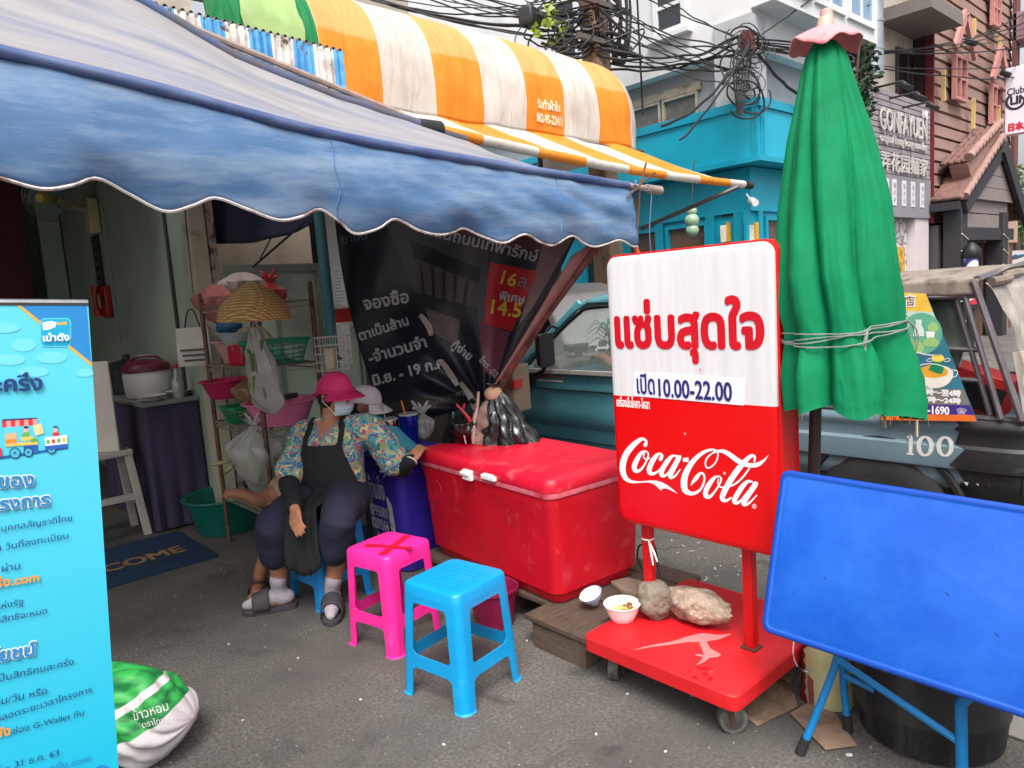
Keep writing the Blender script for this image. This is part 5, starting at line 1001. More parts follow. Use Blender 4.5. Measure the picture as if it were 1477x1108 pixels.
# ---- plastic stools
def stool(cx, cy, rot, mat, H, base, seat, label, name='plastic_stool', z0=0.0, deep=0.05):
 """square moulded stool: each face one thin frame of leg, apron and low rail, joined at the corners"""
 t = thing(name, label, 'stool', (cx, cy, z0), 'moulded plastic stools')
 R = rotz(rot); hb, hs = base / 2, seat / 2
 P = lambda x, y, z: V((cx, cy, z0)) + R @ V((x, y, 0)) + V((0, 0, z))
 half = lambda z: lerp(hb, hs, z / H)
 st = MB(); nrm = lambda r_, z: [P(x, y, z) for x, y in rrect(-r_, r_, -r_, r_, 0.035, 5)]
 st.loops([nrm(half(H - deep), H - deep), nrm(hs, H - 0.012), nrm(hs - 0.004, H - 0.004), nrm(hs - 0.014, H), nrm(hs - 0.03, H)], cap0=False)
 seat_o = build(st, 'seat', mat, t)
 sl = MB()
 for k in range(-3, 4):
  if k: sl.prism([P(k * .03 - .004, -hs * .62, H + .0003), P(k * .03 + .004, -hs * .62, H + .0003), P(k * .03 + .004, hs * .62, H + .0003), P(k * .03 - .004, hs * .62, H + .0003)], (0, 0, 0.0014))
 sl.lathe([(0.0105, 0), (0.0105, 0.0022), (0.007, 0.0022)], P(0, 0, H + .0003), 14)
 build(sl, 'grip_rib', mat, seat_o)
 zr0, zr1 = H * 0.27, H * 0.385
 for sxn, syn in ((-1, -1), (1, -1), (1, 1), (-1, 1)):
  lg = MB(); rings = []
  for z in [0, 0.006] + [H * k / 10 for k in range(1, 9)] + [H - deep]:
   h = half(z) + (0.006 if z == 0 else 0); wd = lerp(0.058, 0.066, z / H) if z < H * .82 else lerp(0.066, 0.085, (z - H * .82) / (H * .18))
   rr = 0.034; prof = []
   for k in range(7):                     # rounded outer corner
    a = radians(90 * k / 6); prof.append((h - rr + rr * cos(a), h - rr + rr * sin(a)))
   prof = [(h, h - wd)] + prof + [(h - wd, h)] + [(h - wd, h - 0.005)] + [(h - rr - .002 + (rr - 0.005) * cos(radians(90 - 90 * k / 6)), h - rr - .002 + (rr - 0.005) * sin(radians(90 - 90 * k / 6))) for k in range(7)] + [(h - 0.005, h - wd)]
   if sxn * syn < 0: prof = prof[::-1]
   rings.append([P(sxn * x, syn * y, z) for x, y in prof])
  lg.loops(rings); build(lg, 'leg', mat, t)
 for k in range(4):
  Rk = rotz(k * pi / 2); Q = lambda x, y, z: V((cx, cy, z0)) + R @ (Rk @ V((x, y, 0))) + V((0, 0, z))
  rl = MB()                                   # low rail with flared ends
  N = 14; lo = []; hi = []
  for i in range(N + 1):
   u = i / N * 2 - 1; e = max(0, (abs(u) - 0.72) / 0.28) ** 2; zl, zh = zr0 - 0.03 * e, zr1 + 0.035 * e
   hl, hh = half(zl), half(zh); wl = (hl - 0.05); lo.append((u * wl, hl - .001, zl)); hi.append((u * (hh - .05), hh - .001, zh))
  vs = [Q(x, -y, z) for x, y, z in lo] + [Q(x, -y, z) for x, y, z in hi] + [Q(x, -y + 0.005, z) for x, y, z in lo] + [Q(x, -y + 0.005, z) for x, y, z in hi]; M1 = N + 1; fs = []
  for i in range(N): fs += [(i, i + 1, M1 + i + 1, M1 + i), (2 * M1 + i + 1, 2 * M1 + i, 3 * M1 + i, 3 * M1 + i + 1), (M1 + i, M1 + i + 1, 3 * M1 + i + 1, 3 * M1 + i), (i + 1, i, 2 * M1 + i, 2 * M1 + i + 1)]
  rl.add(vs, fs); build(rl, 'rail', mat, t); rl = MB()
  zt = H - deep                               # apron under the seat with rounded inner corners
  lo = []; hi = []
  for i in range(N + 1):
   u = i / N * 2 - 1; e = max(0, (abs(u) - 0.78) / 0.22) ** 2; zl = zt - 0.022 - 0.05 * e; hl = half(zl); hh = half(zt)
   lo.append((u * (hl - .05), hl - .001, zl)); hi.append((u * (hh - .05), hh - .001, zt))
  vs = [Q(x, -y, z) for x, y, z in lo] + [Q(x, -y, z) for x, y, z in hi] + [Q(x, -y + 0.005, z) for x, y, z in lo] + [Q(x, -y + 0.005, z) for x, y, z in hi]
  rl.add(vs, fs); build(rl, 'apron', mat, t)
 return t, P
stool_blue = M('stool_blue', S(10, 146, 206), 0.34, 0.10, 5, bump=0.05, bscale=60, col2=S(60, 160, 200), c2scale=11, c2lo=.60, c2hi=.8)
stool_pink = M('stool_pink', S(238, 44, 148), 0.36, 0.10, 5, bump=0.05, bscale=60, col2=S(226, 96, 160), c2scale=11, c2lo=.60, c2hi=.8)
stool_blue2 = M('stool_blue_worn', S(14, 130, 196), 0.4, 0.1, 5)
stool(1.625, 2.235, radians(9), stool_blue, 0.46, 0.345, 0.30, 'bright blue plastic stool in front of the red cooler')
pk, PK = stool(1.675, 2.80, radians(11), stool_pink, 0.455, 0.315, 0.285, 'pink plastic stool with a red tape cross on its seat')
b = MB()
for k_, (qa, qb) in enumerate((((527, 786), (594, 791)), ((550, 800), (588, 772)))):
 qa, qb = HZ(*qa, .457 + .001 * k_), HZ(*qb, .457 + .001 * k_); ds = (qb - qa).cross(V((0, 0, 1))).normalized() * .017; b.poly([qa - ds, qb - ds, qb + ds, qa + ds][::-1])
for k_ in range(2):
 if (b.v[b.f[k_][1]] - b.v[b.f[k_][0]]).cross(b.v[b.f[k_][2]] - b.v[b.f[k_][1]]).z < 0: b.f[k_] = b.f[k_][::-1]
build(b, 'tape_cross', M('red_tape', S(196, 8, 50), 0.4), pk, smooth=0)
stool(1.72, 3.50, radians(4), stool_blue2, 0.455, 0.33, 0.29, 'blue plastic stool the seated woman in the black apron uses')

# ---- maroon bucket
c = HZ(716, 918); b = MB()
bu = thing('bucket', 'dull maroon plastic bucket on the ground behind the blue stool', 'bucket', (c.x + .08, c.y + .1, 0))
N = 44
vs = []
prof = [(0.085, 0.0), (0.087, 0.004), (0.118, 0.175), (0.124, 0.178), (0.124, 0.19), (0.118, 0.192), (0.113, 0.185), (0.083, 0.01), (0.0, 0.008)]
b.lathe(prof, (c.x + .08, c.y + .1, 0), N)
for i, v in enumerate(b.v):
 rg = i // N
 if rg in (1, 2) and i % 2: dv = V((v.x - c.x - .08, v.y - c.y - .1, 0)); v.x -= dv.x * .03; v.y -= dv.y * .03
build(b, 'pail', M('maroon', S(128, 20, 62), 0.42, 0.12), bu, smooth=25)
b = MB(); b.tube([V((c.x + .08 + .124 * cos(a), c.y + .1 + .124 * sin(a) * .98, .18 - .05 * sin(pi * (a - .4) / 3.0))) for a in [.4 + 3.0 * k / 14 for k in range(15)]], 0.0025, 6); build(b, 'handle', steel, bu)

# ---- folding table parked with its top upright
table_blue = M('table_blue', S(16, 82, 186), 0.36, 0.10, 2.5, bump=0.05, bscale=70, col2=S(40, 104, 200), c2scale=3.2, c2lo=0.45, c2hi=0.75, rvar=.3)
table_rim = M('table_rim', S(12, 70, 170), 0.4, 0.08, 5)
leg_blue = M('leg_blue', S(16, 122, 186), 0.4, 0.12, 8, col2=S(180, 170, 140), c2scale=14, c2lo=0.74, c2hi=0.78)
ft = thing('folding_table', 'blue plastic folding table parked with its top tipped upright', 'table', (2.2, 0.6, 0))
A = V((2.14, 1.122, 0.932)); Bq = V((1.995, 1.116, 0.436))
xd = V((0, -1, -.012)).normalized(); yd_ = (A - Bq); TH = yd_.length; yd = (yd_ - xd * yd_.dot(xd)).normalized(); nd = xd.cross(yd)
TL = 1.20
tp = lambda x, y, w=0: A + xd * x + yd * y + nd * w      # x along, y up from the top edge (negative down)
def tr_(ins, w, r): return [tp(x, y, w) for x, y in rrect(ins, TL - ins, -TH + ins, -ins, r, 6)]
b = MB(); b.loops([tr_(0.004, -0.022, .03), tr_(0.0, -0.018, .03), tr_(0.0, -0.003, .03), tr_(0.004, 0.0015, .03), tr_(0.010, 0.003, .026), tr_(0.016, 0.002, .022)], cap1=False); rimo = build(b, 'edge_rim', table_rim, ft, smooth=50)
b = MB(); b.loops([tr_(0.016, 0.002, .022), tr_(0.02, -0.0005, .02), tr_(0.024, 0.0005, .018)], cap0=False); top = build(b, 'tabletop', table_blue, ft, smooth=50)
b = MB()
for x, y in ((.175, -.3), (.5, -.26), (.62, -.33), (.93, -.12), (.75, -.42)): b.stroke([(x, y, .0008), (x + .006, y - .004, .003), (x + .014, y - .007, .0006)], tp, 1, 0.0011)
build(b, 'scratch', M('scratch', S(30, 40, 90), 0.6), top, smooth=0)
def leg_u(xa, sgn):
 b = MB(); back = -0.03
 p = lambda x, y, w: tp(x, y, w)
 foot1 = HZ(1152, 1082) if sgn > 0 else None
 return b
F1 = HZ(1156, 1082, 0.014); K1 = HX(1206, 955, 2.16); U1 = tp(0.16, -0.30, -0.035)
F2 = HZ(1223, 1050, 0.014); U2 = tp(0.22, -0.34, -0.06)
for pts, nm in (([F1, K1, K1.lerp(U1, .3), U1], 0), ([F2, F2 + V((-.01, .01, .22)), U2], 1)):
 b = MB(); b.tube(vcat(pts, 5), 0.0125, 10); lo = build(b, 'leg', leg_blue, ft)
 b = MB(); d = (V(pts[1]) - V(pts[0])).normalized(); b.tube([V(pts[0]) - d * .012, V(pts[0]) + d * .045], [0.017, 0.0155], 10); build(b, 'foot_cap', black_rubber, lo)
off = xd * 0.80
F3 = F1 + xd * 0.62; K3 = K1 + xd * .62; U3 = U1 + xd * .62; F4 = F2 + xd * .62
b = MB(); b.tube([HX(1388, 1160, 2.14), HX(1386, 1015, 2.14), tp(0.66, -0.36, -.03)], 0.0165, 10); build(b, 'leg', leg_blue, ft)
b = MB(); b.tube([F4 + V((0.05, -.02, 0)), K3 + V((.02, 0, -.02)), tp(0.74, -0.3, -.06)], 0.0125, 10); build(b, 'leg', leg_blue, ft)
b = MB(); b.tube([K1 + V((0, .0, .012)), HX(1386, 1072, 2.14)], 0.0115, 10); build(b, 'cross_bar', leg_blue, ft)
b = MB(); b.tube([F2 + V((-.01, .008, .19)), HX(1376, 1050, 2.33)], 0.0105, 10); build(b, 'cross_bar', leg_blue, ft)

# ---- market umbrella, folded and tied
UB = V((2.405, 1.175, 0)); UT = HD(1190, 36, 2.33); UT = UB + (UT - UB) * 1.0
um = thing('market_umbrella', 'folded green market umbrella with a pink cap tied with string', 'umbrella', tuple(UB))
def ax(z): return UB.lerp(UT, z / UT.z)
b = MB(); b.tube([ax(0.32), ax(1.2), ax(UT.z - .02)], [0.021, 0.02, 0.018], 12); build(b, 'pole', M('dark_pole', S(62, 50, 44), 0.5, 0.25, 10), um)
b = MB(); b.tube([ax(0.0), ax(0.36)], 0.027, 14); pb = build(b, 'base_pipe', M('maroon_pipe', S(104, 18, 30), 0.45, 0.2, 10, col2=S(80, 40, 34), c2scale=20), um)
clampm = M('clamp_maroon', S(120, 44, 52), 0.5, 0.25, 14, col2=S(90, 70, 60), c2scale=22)
for k in range(5):
 a = -2.6 + k * 0.85; d = V((cos(a), sin(a), 0)); p0 = ax(0.13) + d * .034
 b = MB(); b.tube([p0, p0 + d * .018 + V((0, 0, -.03)), p0 + d * .024 + V((0, 0, -.085)), p0 + d * .03 + V((0, 0, -.108))], [.007, .011, .009, .007], 8); build(b, 'clamp', clampm, pb)
b = MB(); b.tube([ax(0.125) + V((.036 * cos(a), .036 * sin(a), 0)) for a in [k * pi / 8 for k in range(16)]], 0.006, 6, closed=True); build(b, 'clamp_ring', steel, pb)
b = MB(); q = ax(.13); b.tube(vcat([q + V((-.03, .03, 0)), q + V((-.05, .035, .05)), q + V((-.035, .035, .12)), q + V((-.03, .02, .18))], 5), 0.0025, 5); build(b, 'string', white_plastic, pb)
RV = V((0.737, -0.672, 0)); FV = V((0.672, 0.737, 0))
prof_px = [(1189, 62, 16), (1190, 80, 28), (1191, 110, 36), (1196, 200, 58), (1202, 300, 76), (1206, 400, 84), (1214, 465, 84), (1218, 500, 86), (1221, 540, 92), (1225, 590, 94)]
prof_u = [(lambda q: (q.z, r_ * 2.33 / FPX * .98, q))(HD(x_, y_, 2.33)) for x_, y_, r_ in prof_px]
ZT = HD(1214, 478, 2.33).z; TC = HD(1214, 478, 2.33)
def up(u, t):
 k = t * (len(prof_u) - 1); i = min(int(k), len(prof_u) - 2); f = k - i
 z, r = [lerp(prof_u[i][j], prof_u[i + 1][j], f) for j in range(2)]; o = prof_u[i][2].lerp(prof_u[i + 1][2], f)
 a = 2 * pi * u
 warp = a + 0.3 * sin(2 * a + 1.0) + .25 * sin(3 * a) * .5 + .22 * nz(cos(a) * 1.5, sin(a) * 1.5, t * 2.4)
 warp -= .62 * sin(a); fold = abs(sin(warp * 3.5 + .5 * sin(t * 4))) ** 0.5 - .16 * max(0, nz(cos(a) * 6, sin(a) * 6, t * 4.5)) - .05 * abs(nz(cos(a) * 9, sin(a) * 9, t * 14))
 fold2 = nz(cos(a) * 3.4, sin(a) * 3.4, t * 1.6) * .5 + nz(cos(a) * 7, sin(a) * 7, t * 2.5) * .25
 amp = min(.44, .16 + t * .36)
 tie = math.exp(-((z - ZT) / .05) ** 2)
 rr = r * (1 - amp + amp * fold * 1.05 + .16 * fold2 * (1 - .5 * tie)) * (1 - .04 * tie)
 if t > .97: rr *= .99
 zz = z + (t > .6) * (t - .6) * (.10 * nz(cos(a) * 2, sin(a) * 2, 5) - .12 * max(0, cos(a - .2)) + .03)
 sqx = 1.0 + .12 * max(0, cos(a)) * t
 return V((o.x, o.y, zz)) + RV * (rr * cos(a) * sqx) + FV * (rr * sin(a) * .95)
umb = M('umbrella_green', S(0, 112, 70), 0.75, 0.14, 9, bump=0.12, bscale=260, spec=0.2, col2=S(8, 132, 86), c2scale=3.5, c2lo=.4, c2hi=.75)
b = MB(); b.grid(up, 240, 90, closed=True); can = build(b, 'canopy', umb, um, smooth=180)
b = MB()
for k in range(30):
 u = random.random(); p0 = up(u, 1.0); b.tube([p0 + V((0, 0, .004)), p0 + V((random.uniform(-.01, .01), random.uniform(-.01, .01), -random.uniform(.01, .03)))], .0012, 4)
build(b, 'frayed_thread', M('thread', S(120, 90, 60), .8), can)
b = MB()
for dz, pr in ((0.0, 0), (.018, 1.3), (-.014, 2.2), (.006, 3.9)):
 pts = []
 for k in range(72):
  a = 2 * pi * k / 72; zt = ZT + dz + .022 * cos(a) + .01 * sin(2 * a + pr); t = 0.0
  for i in range(len(prof_u) - 1):
   if prof_u[i][0] >= zt >= prof_u[i + 1][0]: t = (i + (prof_u[i][0] - zt) / (prof_u[i][0] - prof_u[i + 1][0])) / (len(prof_u) - 1)
  rr = max((up(k / 72 + e, t) - TC).xy.length for e in (-.02, -.01, 0, .01, .02)); q = up(k / 72, t); d = (q - TC); d.z = 0
  pts.append(V((TC.x, TC.y, zt)) + d.normalized() * (rr + .004))
 b.tube(pts, .0024, 5, closed=True)
sp_ = pts[66]
for e in range(7):
 b.tube(vcat([sp_ + V((0, 0, .0)), sp_ + V((random.uniform(-.02, .02), random.uniform(-.03, .01), -.05)), sp_ + V((random.uniform(-.03, .03), random.uniform(-.04, .02), -random.uniform(.12, .3)))], 4), .0016, 4)
q = pts[54]; b.tube(vcat([q, q + V((-.01, .0, -.03)), q + V((-.012, .004, -.07))], 4), .006, 6)
build(b, 'tie_string', M('grey_string', S(128, 134, 130), .8, .2, 30), um)
capm = M('cap_pink', S(224, 140, 146), .65, .12, 8, col2=S(190, 60, 80), c2scale=7, c2lo=.6, c2hi=.75)
b = MB()
def capf(u, t):
 a = 2 * pi * u; r = .03 + .07 * t ** .8; z = UT.z - .012 - .03 * t - .024 * t ** 3 * (1 + .35 * sin(5 * a) + .5 * sin(3 * a + 1) + .2 * sin(9 * a)); return V((UT.x, UT.y, z)) + RV * r * cos(a) * 1.12 + FV * r * sin(a)
b.grid(capf, 60, 10, closed=True); build(b, 'top_cap', capm, um, solid=.003)
b = MB(); T0 = UT + V((0, 0, -.012)); b.tube([T0, T0 + V((.004, -.001, .03)), T0 + V((.006, -.002, .036)), T0 + V((.006, -.002, .055)), T0 + V((.007, -.002, .062))], [.028, .024, .02, .019, .008], 14); build(b, 'finial', M('finial', S(196, 160, 150), .6, .15), um)
for px, py, L in ((1276, 595, .05), (1322, 560, .16)):
 q = HD(px, py, 2.32); b = MB(); b.tube([q, q + V((.003, 0, -L))], [.0035, .0045], 6); build(b, 'hanging_rib_tip', M('bone', S(196, 186, 160), .6), um)

# ---- clutter behind the folding table
c = V((2.50, .80, 0)); dr_ = thing('black_drum', 'ribbed black plastic drum standing behind the folding table legs', 'drum', tuple(c))
b = MB(); b.lathe([(.20, 0), (.215, .01), (.225, .10), (.231, .115), (.231, .13), (.227, .15), (.235, .34), (.242, .36), (.245, .40), (.23, .405), (.22, .38), (0, .36)], c, 56); build(b, 'shell', M('drum_black', S(34, 34, 36), .5, .3, 4, stretch=(3, 3, .5), col2=S(58, 56, 54), c2scale=4), dr_)
c = HZ(1198, 1030) + V((.08, .04, 0)); jr = thing('cream_jar', 'translucent cream ribbed jar behind the umbrella foot', 'jar', tuple(c))
b = MB(); b.lathe([(.075, 0), (.085, .006)] + [(.085 + .004 * (k % 2), .02 + .02 * k) for k in range(10)] + [(.07, .235), (.07, .26), (.0, .26)], c, 32); build(b, 'jar', M('jar_cream', S(190, 184, 136), .3, .08, 6), jr)
c = HZ(1420, 1062) + V((.16, -.08, 0)); wbx = thing('foam_box', 'grubby white foam box on the ground behind the folding table', 'box', tuple(c))
b = MB(); b.box(c.x - .12, c.x + .2, c.y - .30, c.y + .10, .0, .24); build(b, 'body', M('foam_grubby', S(196, 192, 184), .6, .1, 6, col2=S(160, 150, 136), c2scale=6), wbx, bevel=.012); b = MB(); b.box(c.x - .125, c.x + .205, c.y - .305, c.y + .105, .242, .275); build(b, 'lid', MATS['foam_grubby'], wbx, bevel=.012)
kraft = M('cardboard', S(146, 122, 102), .85, .15, 9, col2=S(112, 92, 76), c2scale=5)
for k, (quad, lb) in enumerate(((((1062, 1025), (1092, 1048), (1150, 1020), (1142, 985), (1100, 960)), 'flattened cardboard sheet under the corner of the red base'), (((1140, 1030), (1190, 1082), (1236, 1076), (1205, 1030), (1170, 1012)), 'scrap of cardboard beside the folding table foot'), (((1100, 965), (1140, 985), (1150, 960), (1120, 930)), 'darker cardboard piece half under the red base'))):
 P_ = [HZ(x, y, .004 + .004 * k) for x, y in quad]
 if (P_[1] - P_[0]).cross(P_[2] - P_[1]).z < 0: P_ = P_[::-1]
 b = MB(); b.prism(P_, (0, 0, .003)); build(b, 'cardboard', kraft, loc=tuple(P_[0]), label=lb, cat='cardboard', smooth=0)

# ================================================================ PICKUP TRUCK
tk_m = M('truck_teal', S(82, 146, 158), .3, .12, 2.2, coat=.4, col2=S(64, 122, 136), c2scale=1.6, c2lo=.45, c2hi=.75)
tk_l = M('truck_grey_teal', S(106, 130, 140), .38, .15, 2.2, col2=S(102, 124, 134), c2scale=2)
tk_b = M('truck_black', S(34, 34, 38), .5, .25, 4, col2=S(78, 76, 78), c2scale=9, c2lo=.62, c2hi=.72)
chrome = M('chrome', S(180, 180, 182), .2, .1, 9, metal=1)
TXL, TXR = 3.70, 5.28
tkr = thing('pickup_truck', 'old teal pickup truck with a canvas covered bed parked behind the signboard', 'pickup truck', (4.5, 2.8, 0))
def mirx(x): return TXL + TXR - x
def side_loft(name, prof, stations, mat, parent, dx=None, **kw):
 """outer skin: profile (inset, z) swept along Y on both sides and closed across"""
 b = MB(); L = []
 for y, ks, zs in stations:
  left = [V((TXL + i * ks, y, z * zs[0] + zs[1])) for i, z in prof]; right = [V((mirx(p.x), p.y, p.z)) for p in reversed(left)]; L.append(left + right)
 b.loops(L); return build(b, name, mat, parent, **kw)
# cab lower body
cabp = [(.10, .40), (.05, .42), (.035, .47), (.035, .56), (.0, .60), (-.012, .63), (-.012, .70), (0, .74), (.004, .83), (.0, .845), (.004, .86), (.02, .955), (.03, .965)]
st_ = [(2.52, 1, (1, 0)), (2.56, .98, (1, 0)), (4.05, 1, (1, 0)), (4.16, 1.2, (1, 0))]
cabo = side_loft('cab_body', cabp, st_, tk_m, tkr)
b = MB(); hp = [(.12, .40), (.04, .45), (.02, .62), (.0, .70), (.02, .80), (.10, .88), (.24, .905)]
L = []
for y, k, dz in ((4.161, 1, .05), (4.5, 1.1, .02), (4.85, 1.4, -.03), (4.98, 2.2, -.09)):
 left = [V((TXL + i * k, y, z + (dz if z > .65 else 0))) for i, z in hp]; L.append(left + [V((mirx(p.x), p.y, p.z)) for p in reversed(left)])
b.loops(L); build(b, 'hood', tk_m, tkr)
b = MB(); b.box(TXL + .06, TXR - .06, 4.99, 5.1, .42, .58); build(b, 'bumper', chrome, tkr, bevel=.02)
b = MB(); b.box(TXL + .2, TXR - .2, .85, 4.9, .28, .42); build(b, 'chassis', black_rubber, tkr, smooth=0)
# roof, pillars, glass
zb_, zt2 = .96, 1.455
b = MB(); L = []
for y, ins, z in ((2.58, .14, 1.42), (2.62, .135, 1.47), (2.75, .13, 1.492), (3.15, .13, 1.50), (3.38, .14, 1.49), (3.5, .16, 1.462), (3.53, .165, 1.44)):
 rr = [V((TXL + ins, y, z - .03)), V((TXL + ins + .015, y, z - .008)), V((TXL + ins + .06, y, z + .008)), V((4.2, y, z + .025)), V((4.49, y, z + .03))]
 L.append(rr + [V((mirx(p.x), p.y, p.z)) for p in reversed(rr[:-1])] + [V((mirx(TXL + ins + .02), y, z - .045)), V((TXL + ins + .02, y, z - .045))])
b.loops(L); build(b, 'roof', tk_m, tkr, smooth=50)
def both(f):
 for s_ in (0, 1): f(lambda x, y, z: V((x if s_ == 0 else mirx(x), y, z)))
seal = M('window_seal', S(22, 22, 24), .6)
def pillars(W):
 b = MB(); b.bar(W(TXL + .02, 4.08, zb_), W(TXL + .15, 3.50, 1.46), .05, .05, (1, 0, 0)); build(b, 'windscreen_pillar', tk_m, tkr, bevel=.012)
 b = MB(); b.bar(W(TXL + .02, 2.60, zb_), W(TXL + .14, 2.64, 1.45), .12, .045, (1, 0, 0)); build(b, 'rear_pillar', tk_m, tkr, bevel=.01)
 b = MB(); b.tube([W(TXL + .012, 3.99, zb_ + .02), W(TXL + .10, 3.60, 1.31), W(TXL + .122, 3.46, 1.405), W(TXL + .126, 3.38, 1.42), W(TXL + .126, 2.78, 1.42), W(TXL + .122, 2.73, 1.39), W(TXL + .01, 2.70, zb_ + .02)], .013, 6, closed=True); wsn = build(b, 'door_window', seal, tkr)
 b = MB(); b.tube([W(TXL + .005, 4.06, zb_ + .02), W(TXL + .125, 3.535, 1.40), W(TXL + .132, 3.42, 1.452), W(TXL + .134, 2.68, 1.452)], .011, 6); build(b, 'roof_gutter', M('gutter_teal', S(70, 118, 126), .4), wsn)
 b = MB(); b.add([W(TXL + .018, 3.985, zb_ + .02), W(TXL + .105, 3.60, 1.31), W(TXL + .127, 3.46, 1.40), W(TXL + .129, 2.76, 1.40), W(TXL + .015, 2.71, zb_ + .02)], [(0, 1, 2, 3, 4)]); build(b, 'pane', glass_car, wsn, smooth=0)
 b = MB(); b.bar(W(TXL - .004, 4.08, .972), W(TXL - .004, 2.56, .972), .02, .035, (0, 0, 1)); build(b, 'belt_moulding', M('dirty_white', S(196, 190, 186), .5, .2, 14, col2=S(96, 86, 80), c2scale=12, c2lo=.6, c2hi=.66), tkr, bevel=.005)
 b = MB(); g = lambda y, z: W(TXL - .0135 if .62 < z < .71 else (TXL - .003 if z < .9 else TXL + .008), y, z)
 b.tube([g(4.02, .95), g(4.05, .80), g(4.05, .70), g(4.03, .64), W(TXL + .03, 4.0, .55), W(TXL + .03, 3.9, .47), W(TXL + .03, 2.75, .47)], .004, 4); b.tube([g(2.66, .95), g(2.66, .72), g(2.66, .63), W(TXL + .03, 2.68, .5)], .004, 4); b.tube([W(TXL - .002, 4.1, .842), W(TXL - .002, 2.56, .842)], .004, 4); build(b, 'door_gap', seal, cabo)
 b = MB(); b.obox(W(TXL - .012, 2.98, .885), (.03, .17, .035)); hd_ = build(b, 'door_handle', M('handle_metal', S(120, 110, 104), .4, .2, 9, metal=.6), tkr, bevel=.008)
 b = MB(); b.lathe([(.02, 0), (.02, .012), (.012, .014)], W(TXL - .002, 2.82, .84), 10, (-1, 0, 0)); build(b, 'lock', seal, hd_)
 m0 = W(TXL - .11, 3.63, 1.14)
 b = MB(); b.loops([[m0 + V((x * k, dy, z * k)) for x, z in rrect(-.075, .075, -.12, .12, .03)] for dy, k in ((-.02, .96), (-.015, 1), (.02, .95), (.045, .7))]); mi = build(b, 'wing_mirror', M('mirror_black', S(44, 42, 44), .4), tkr)
 b = MB(); b.tube(vcat([W(TXL + .07, 3.68, 1.28), W(TXL - .02, 3.66, 1.30), m0 + V((0, 0, .10))], 4), .009, 6); b.tube([W(TXL, 3.86, .94), W(TXL - .06, 3.72, .98), m0 + V((0, 0, -.1))], .014, 6); b.obox(W(TXL - .012, 3.93, .9), (.03, .12, .09)); build(b, 'mirror_bracket', seal, mi)
glass_car = bpy.data.materials.new('car_glass'); glass_car.use_nodes = True; n, l, p = nodes_of(glass_car)
p.inputs['Base Color'].default_value = S(190, 214, 206) + (1,); p.inputs['Roughness'].default_value = .02; p.inputs['Alpha'].default_value = .22; p.inputs['Specular IOR Level'].default_value = .6
both(pillars)
b = MB(); b.add([(TXL + .04, 4.06, zb_ + .01), (TXR - .04, 4.06, zb_ + .01), (TXR - .17, 3.51, 1.445), (TXL + .17, 3.51, 1.445)], [(0, 1, 2, 3)]); build(b, 'windscreen', glass_car, tkr, smooth=0)
b = MB(); b.add([(TXL + .12, 2.60, zb_ + .03), (TXR - .12, 2.60, zb_ + .03), (TXR - .22, 2.63, 1.40), (TXL + .22, 2.63, 1.40)], [(0, 1, 2, 3)]); build(b, 'rear_window', glass_car, tkr, smooth=0)
# interior seen through the window
seat_m = M('seat_grey', S(60, 60, 62), .8, .2, 9)
b = MB(); b.box(TXL + .16, TXR - .16, 2.7, 3.15, .6, .82); b.obox((4.49, 2.74, 1.13), (1.2, .14, .40), Matrix.Rotation(.15, 3, 'X')); build(b, 'bench_seat', seat_m, tkr, bevel=.04)
b = MB(); b.box(TXL + .12, TXR - .12, 3.72, 4.02, .85, 1.03); ds = build(b, 'dashboard', M('dash_grey', S(120, 112, 104), .7, .15, 5), tkr, bevel=.03)
b = MB(); c0 = V((4.9, 3.52, 1.06)); b.tube([c0 + V((.18 * cos(a), .18 * sin(a) * .42, .18 * sin(a) * .9)) for a in [k * pi / 12 for k in range(24)]], .013, 6, closed=True); b.tube([c0, c0 + V((0, .16, -.1))], .02, 6); b.bar(c0 + V((-.17, 0, 0)), c0 + V((.17, 0, 0)), .02, .01); build(b, 'steering_wheel', seal, ds)
b = MB()
for k in range(12): b.obox((TXL + random.uniform(.2, .75), random.uniform(3.62, 3.98), 1.05 + random.uniform(0, .06)), (random.uniform(.03, .1), random.uniform(.03, .08), random.uniform(.02, .06)), rotz(random.random() * 3))
build(b, 'dashboard_clutter', [M('clutter_pale', S(92, 84, 80), .6, .4, 20)], ds, smooth=0)
pl_ = thing('dashboard_plant', 'small green leafy plant seen through the truck side window', 'plant', (TXL + .45, 3.5, 1.0))
b = MB()
for k in range(26):
 a = random.random() * 6.28; h = random.uniform(.16, .34); c0 = V((TXL + .5, 3.5, 1.0)); d = V((cos(a), sin(a), 0)); P_ = [c0, c0 + d * .05 + V((0, 0, h * .7)), c0 + d * .14 + V((0, 0, h)), c0 + d * .24 + V((0, 0, h * .72))]; sdv = d.cross(V((0, 0, 1)))
 ww = [.005, .016, .014, .001]; b.add([q + sdv * w_ for q, w_ in zip(P_, ww)] + [q - sdv * w_ for q, w_ in zip(P_, ww)], [(i, i + 1, 5 + i, 4 + i) for i in range(3)])
build(b, 'leaves', M('plant_green', S(60, 120, 50), .5, .4, 9), pl_, smooth=0)
b = MB(); b.lathe([(.05, 0), (.07, .1), (.075, .1)], (TXL + .5, 3.5, .98), 14); build(b, 'pot', M('pot_brown', S(120, 70, 50), .6), pl_)
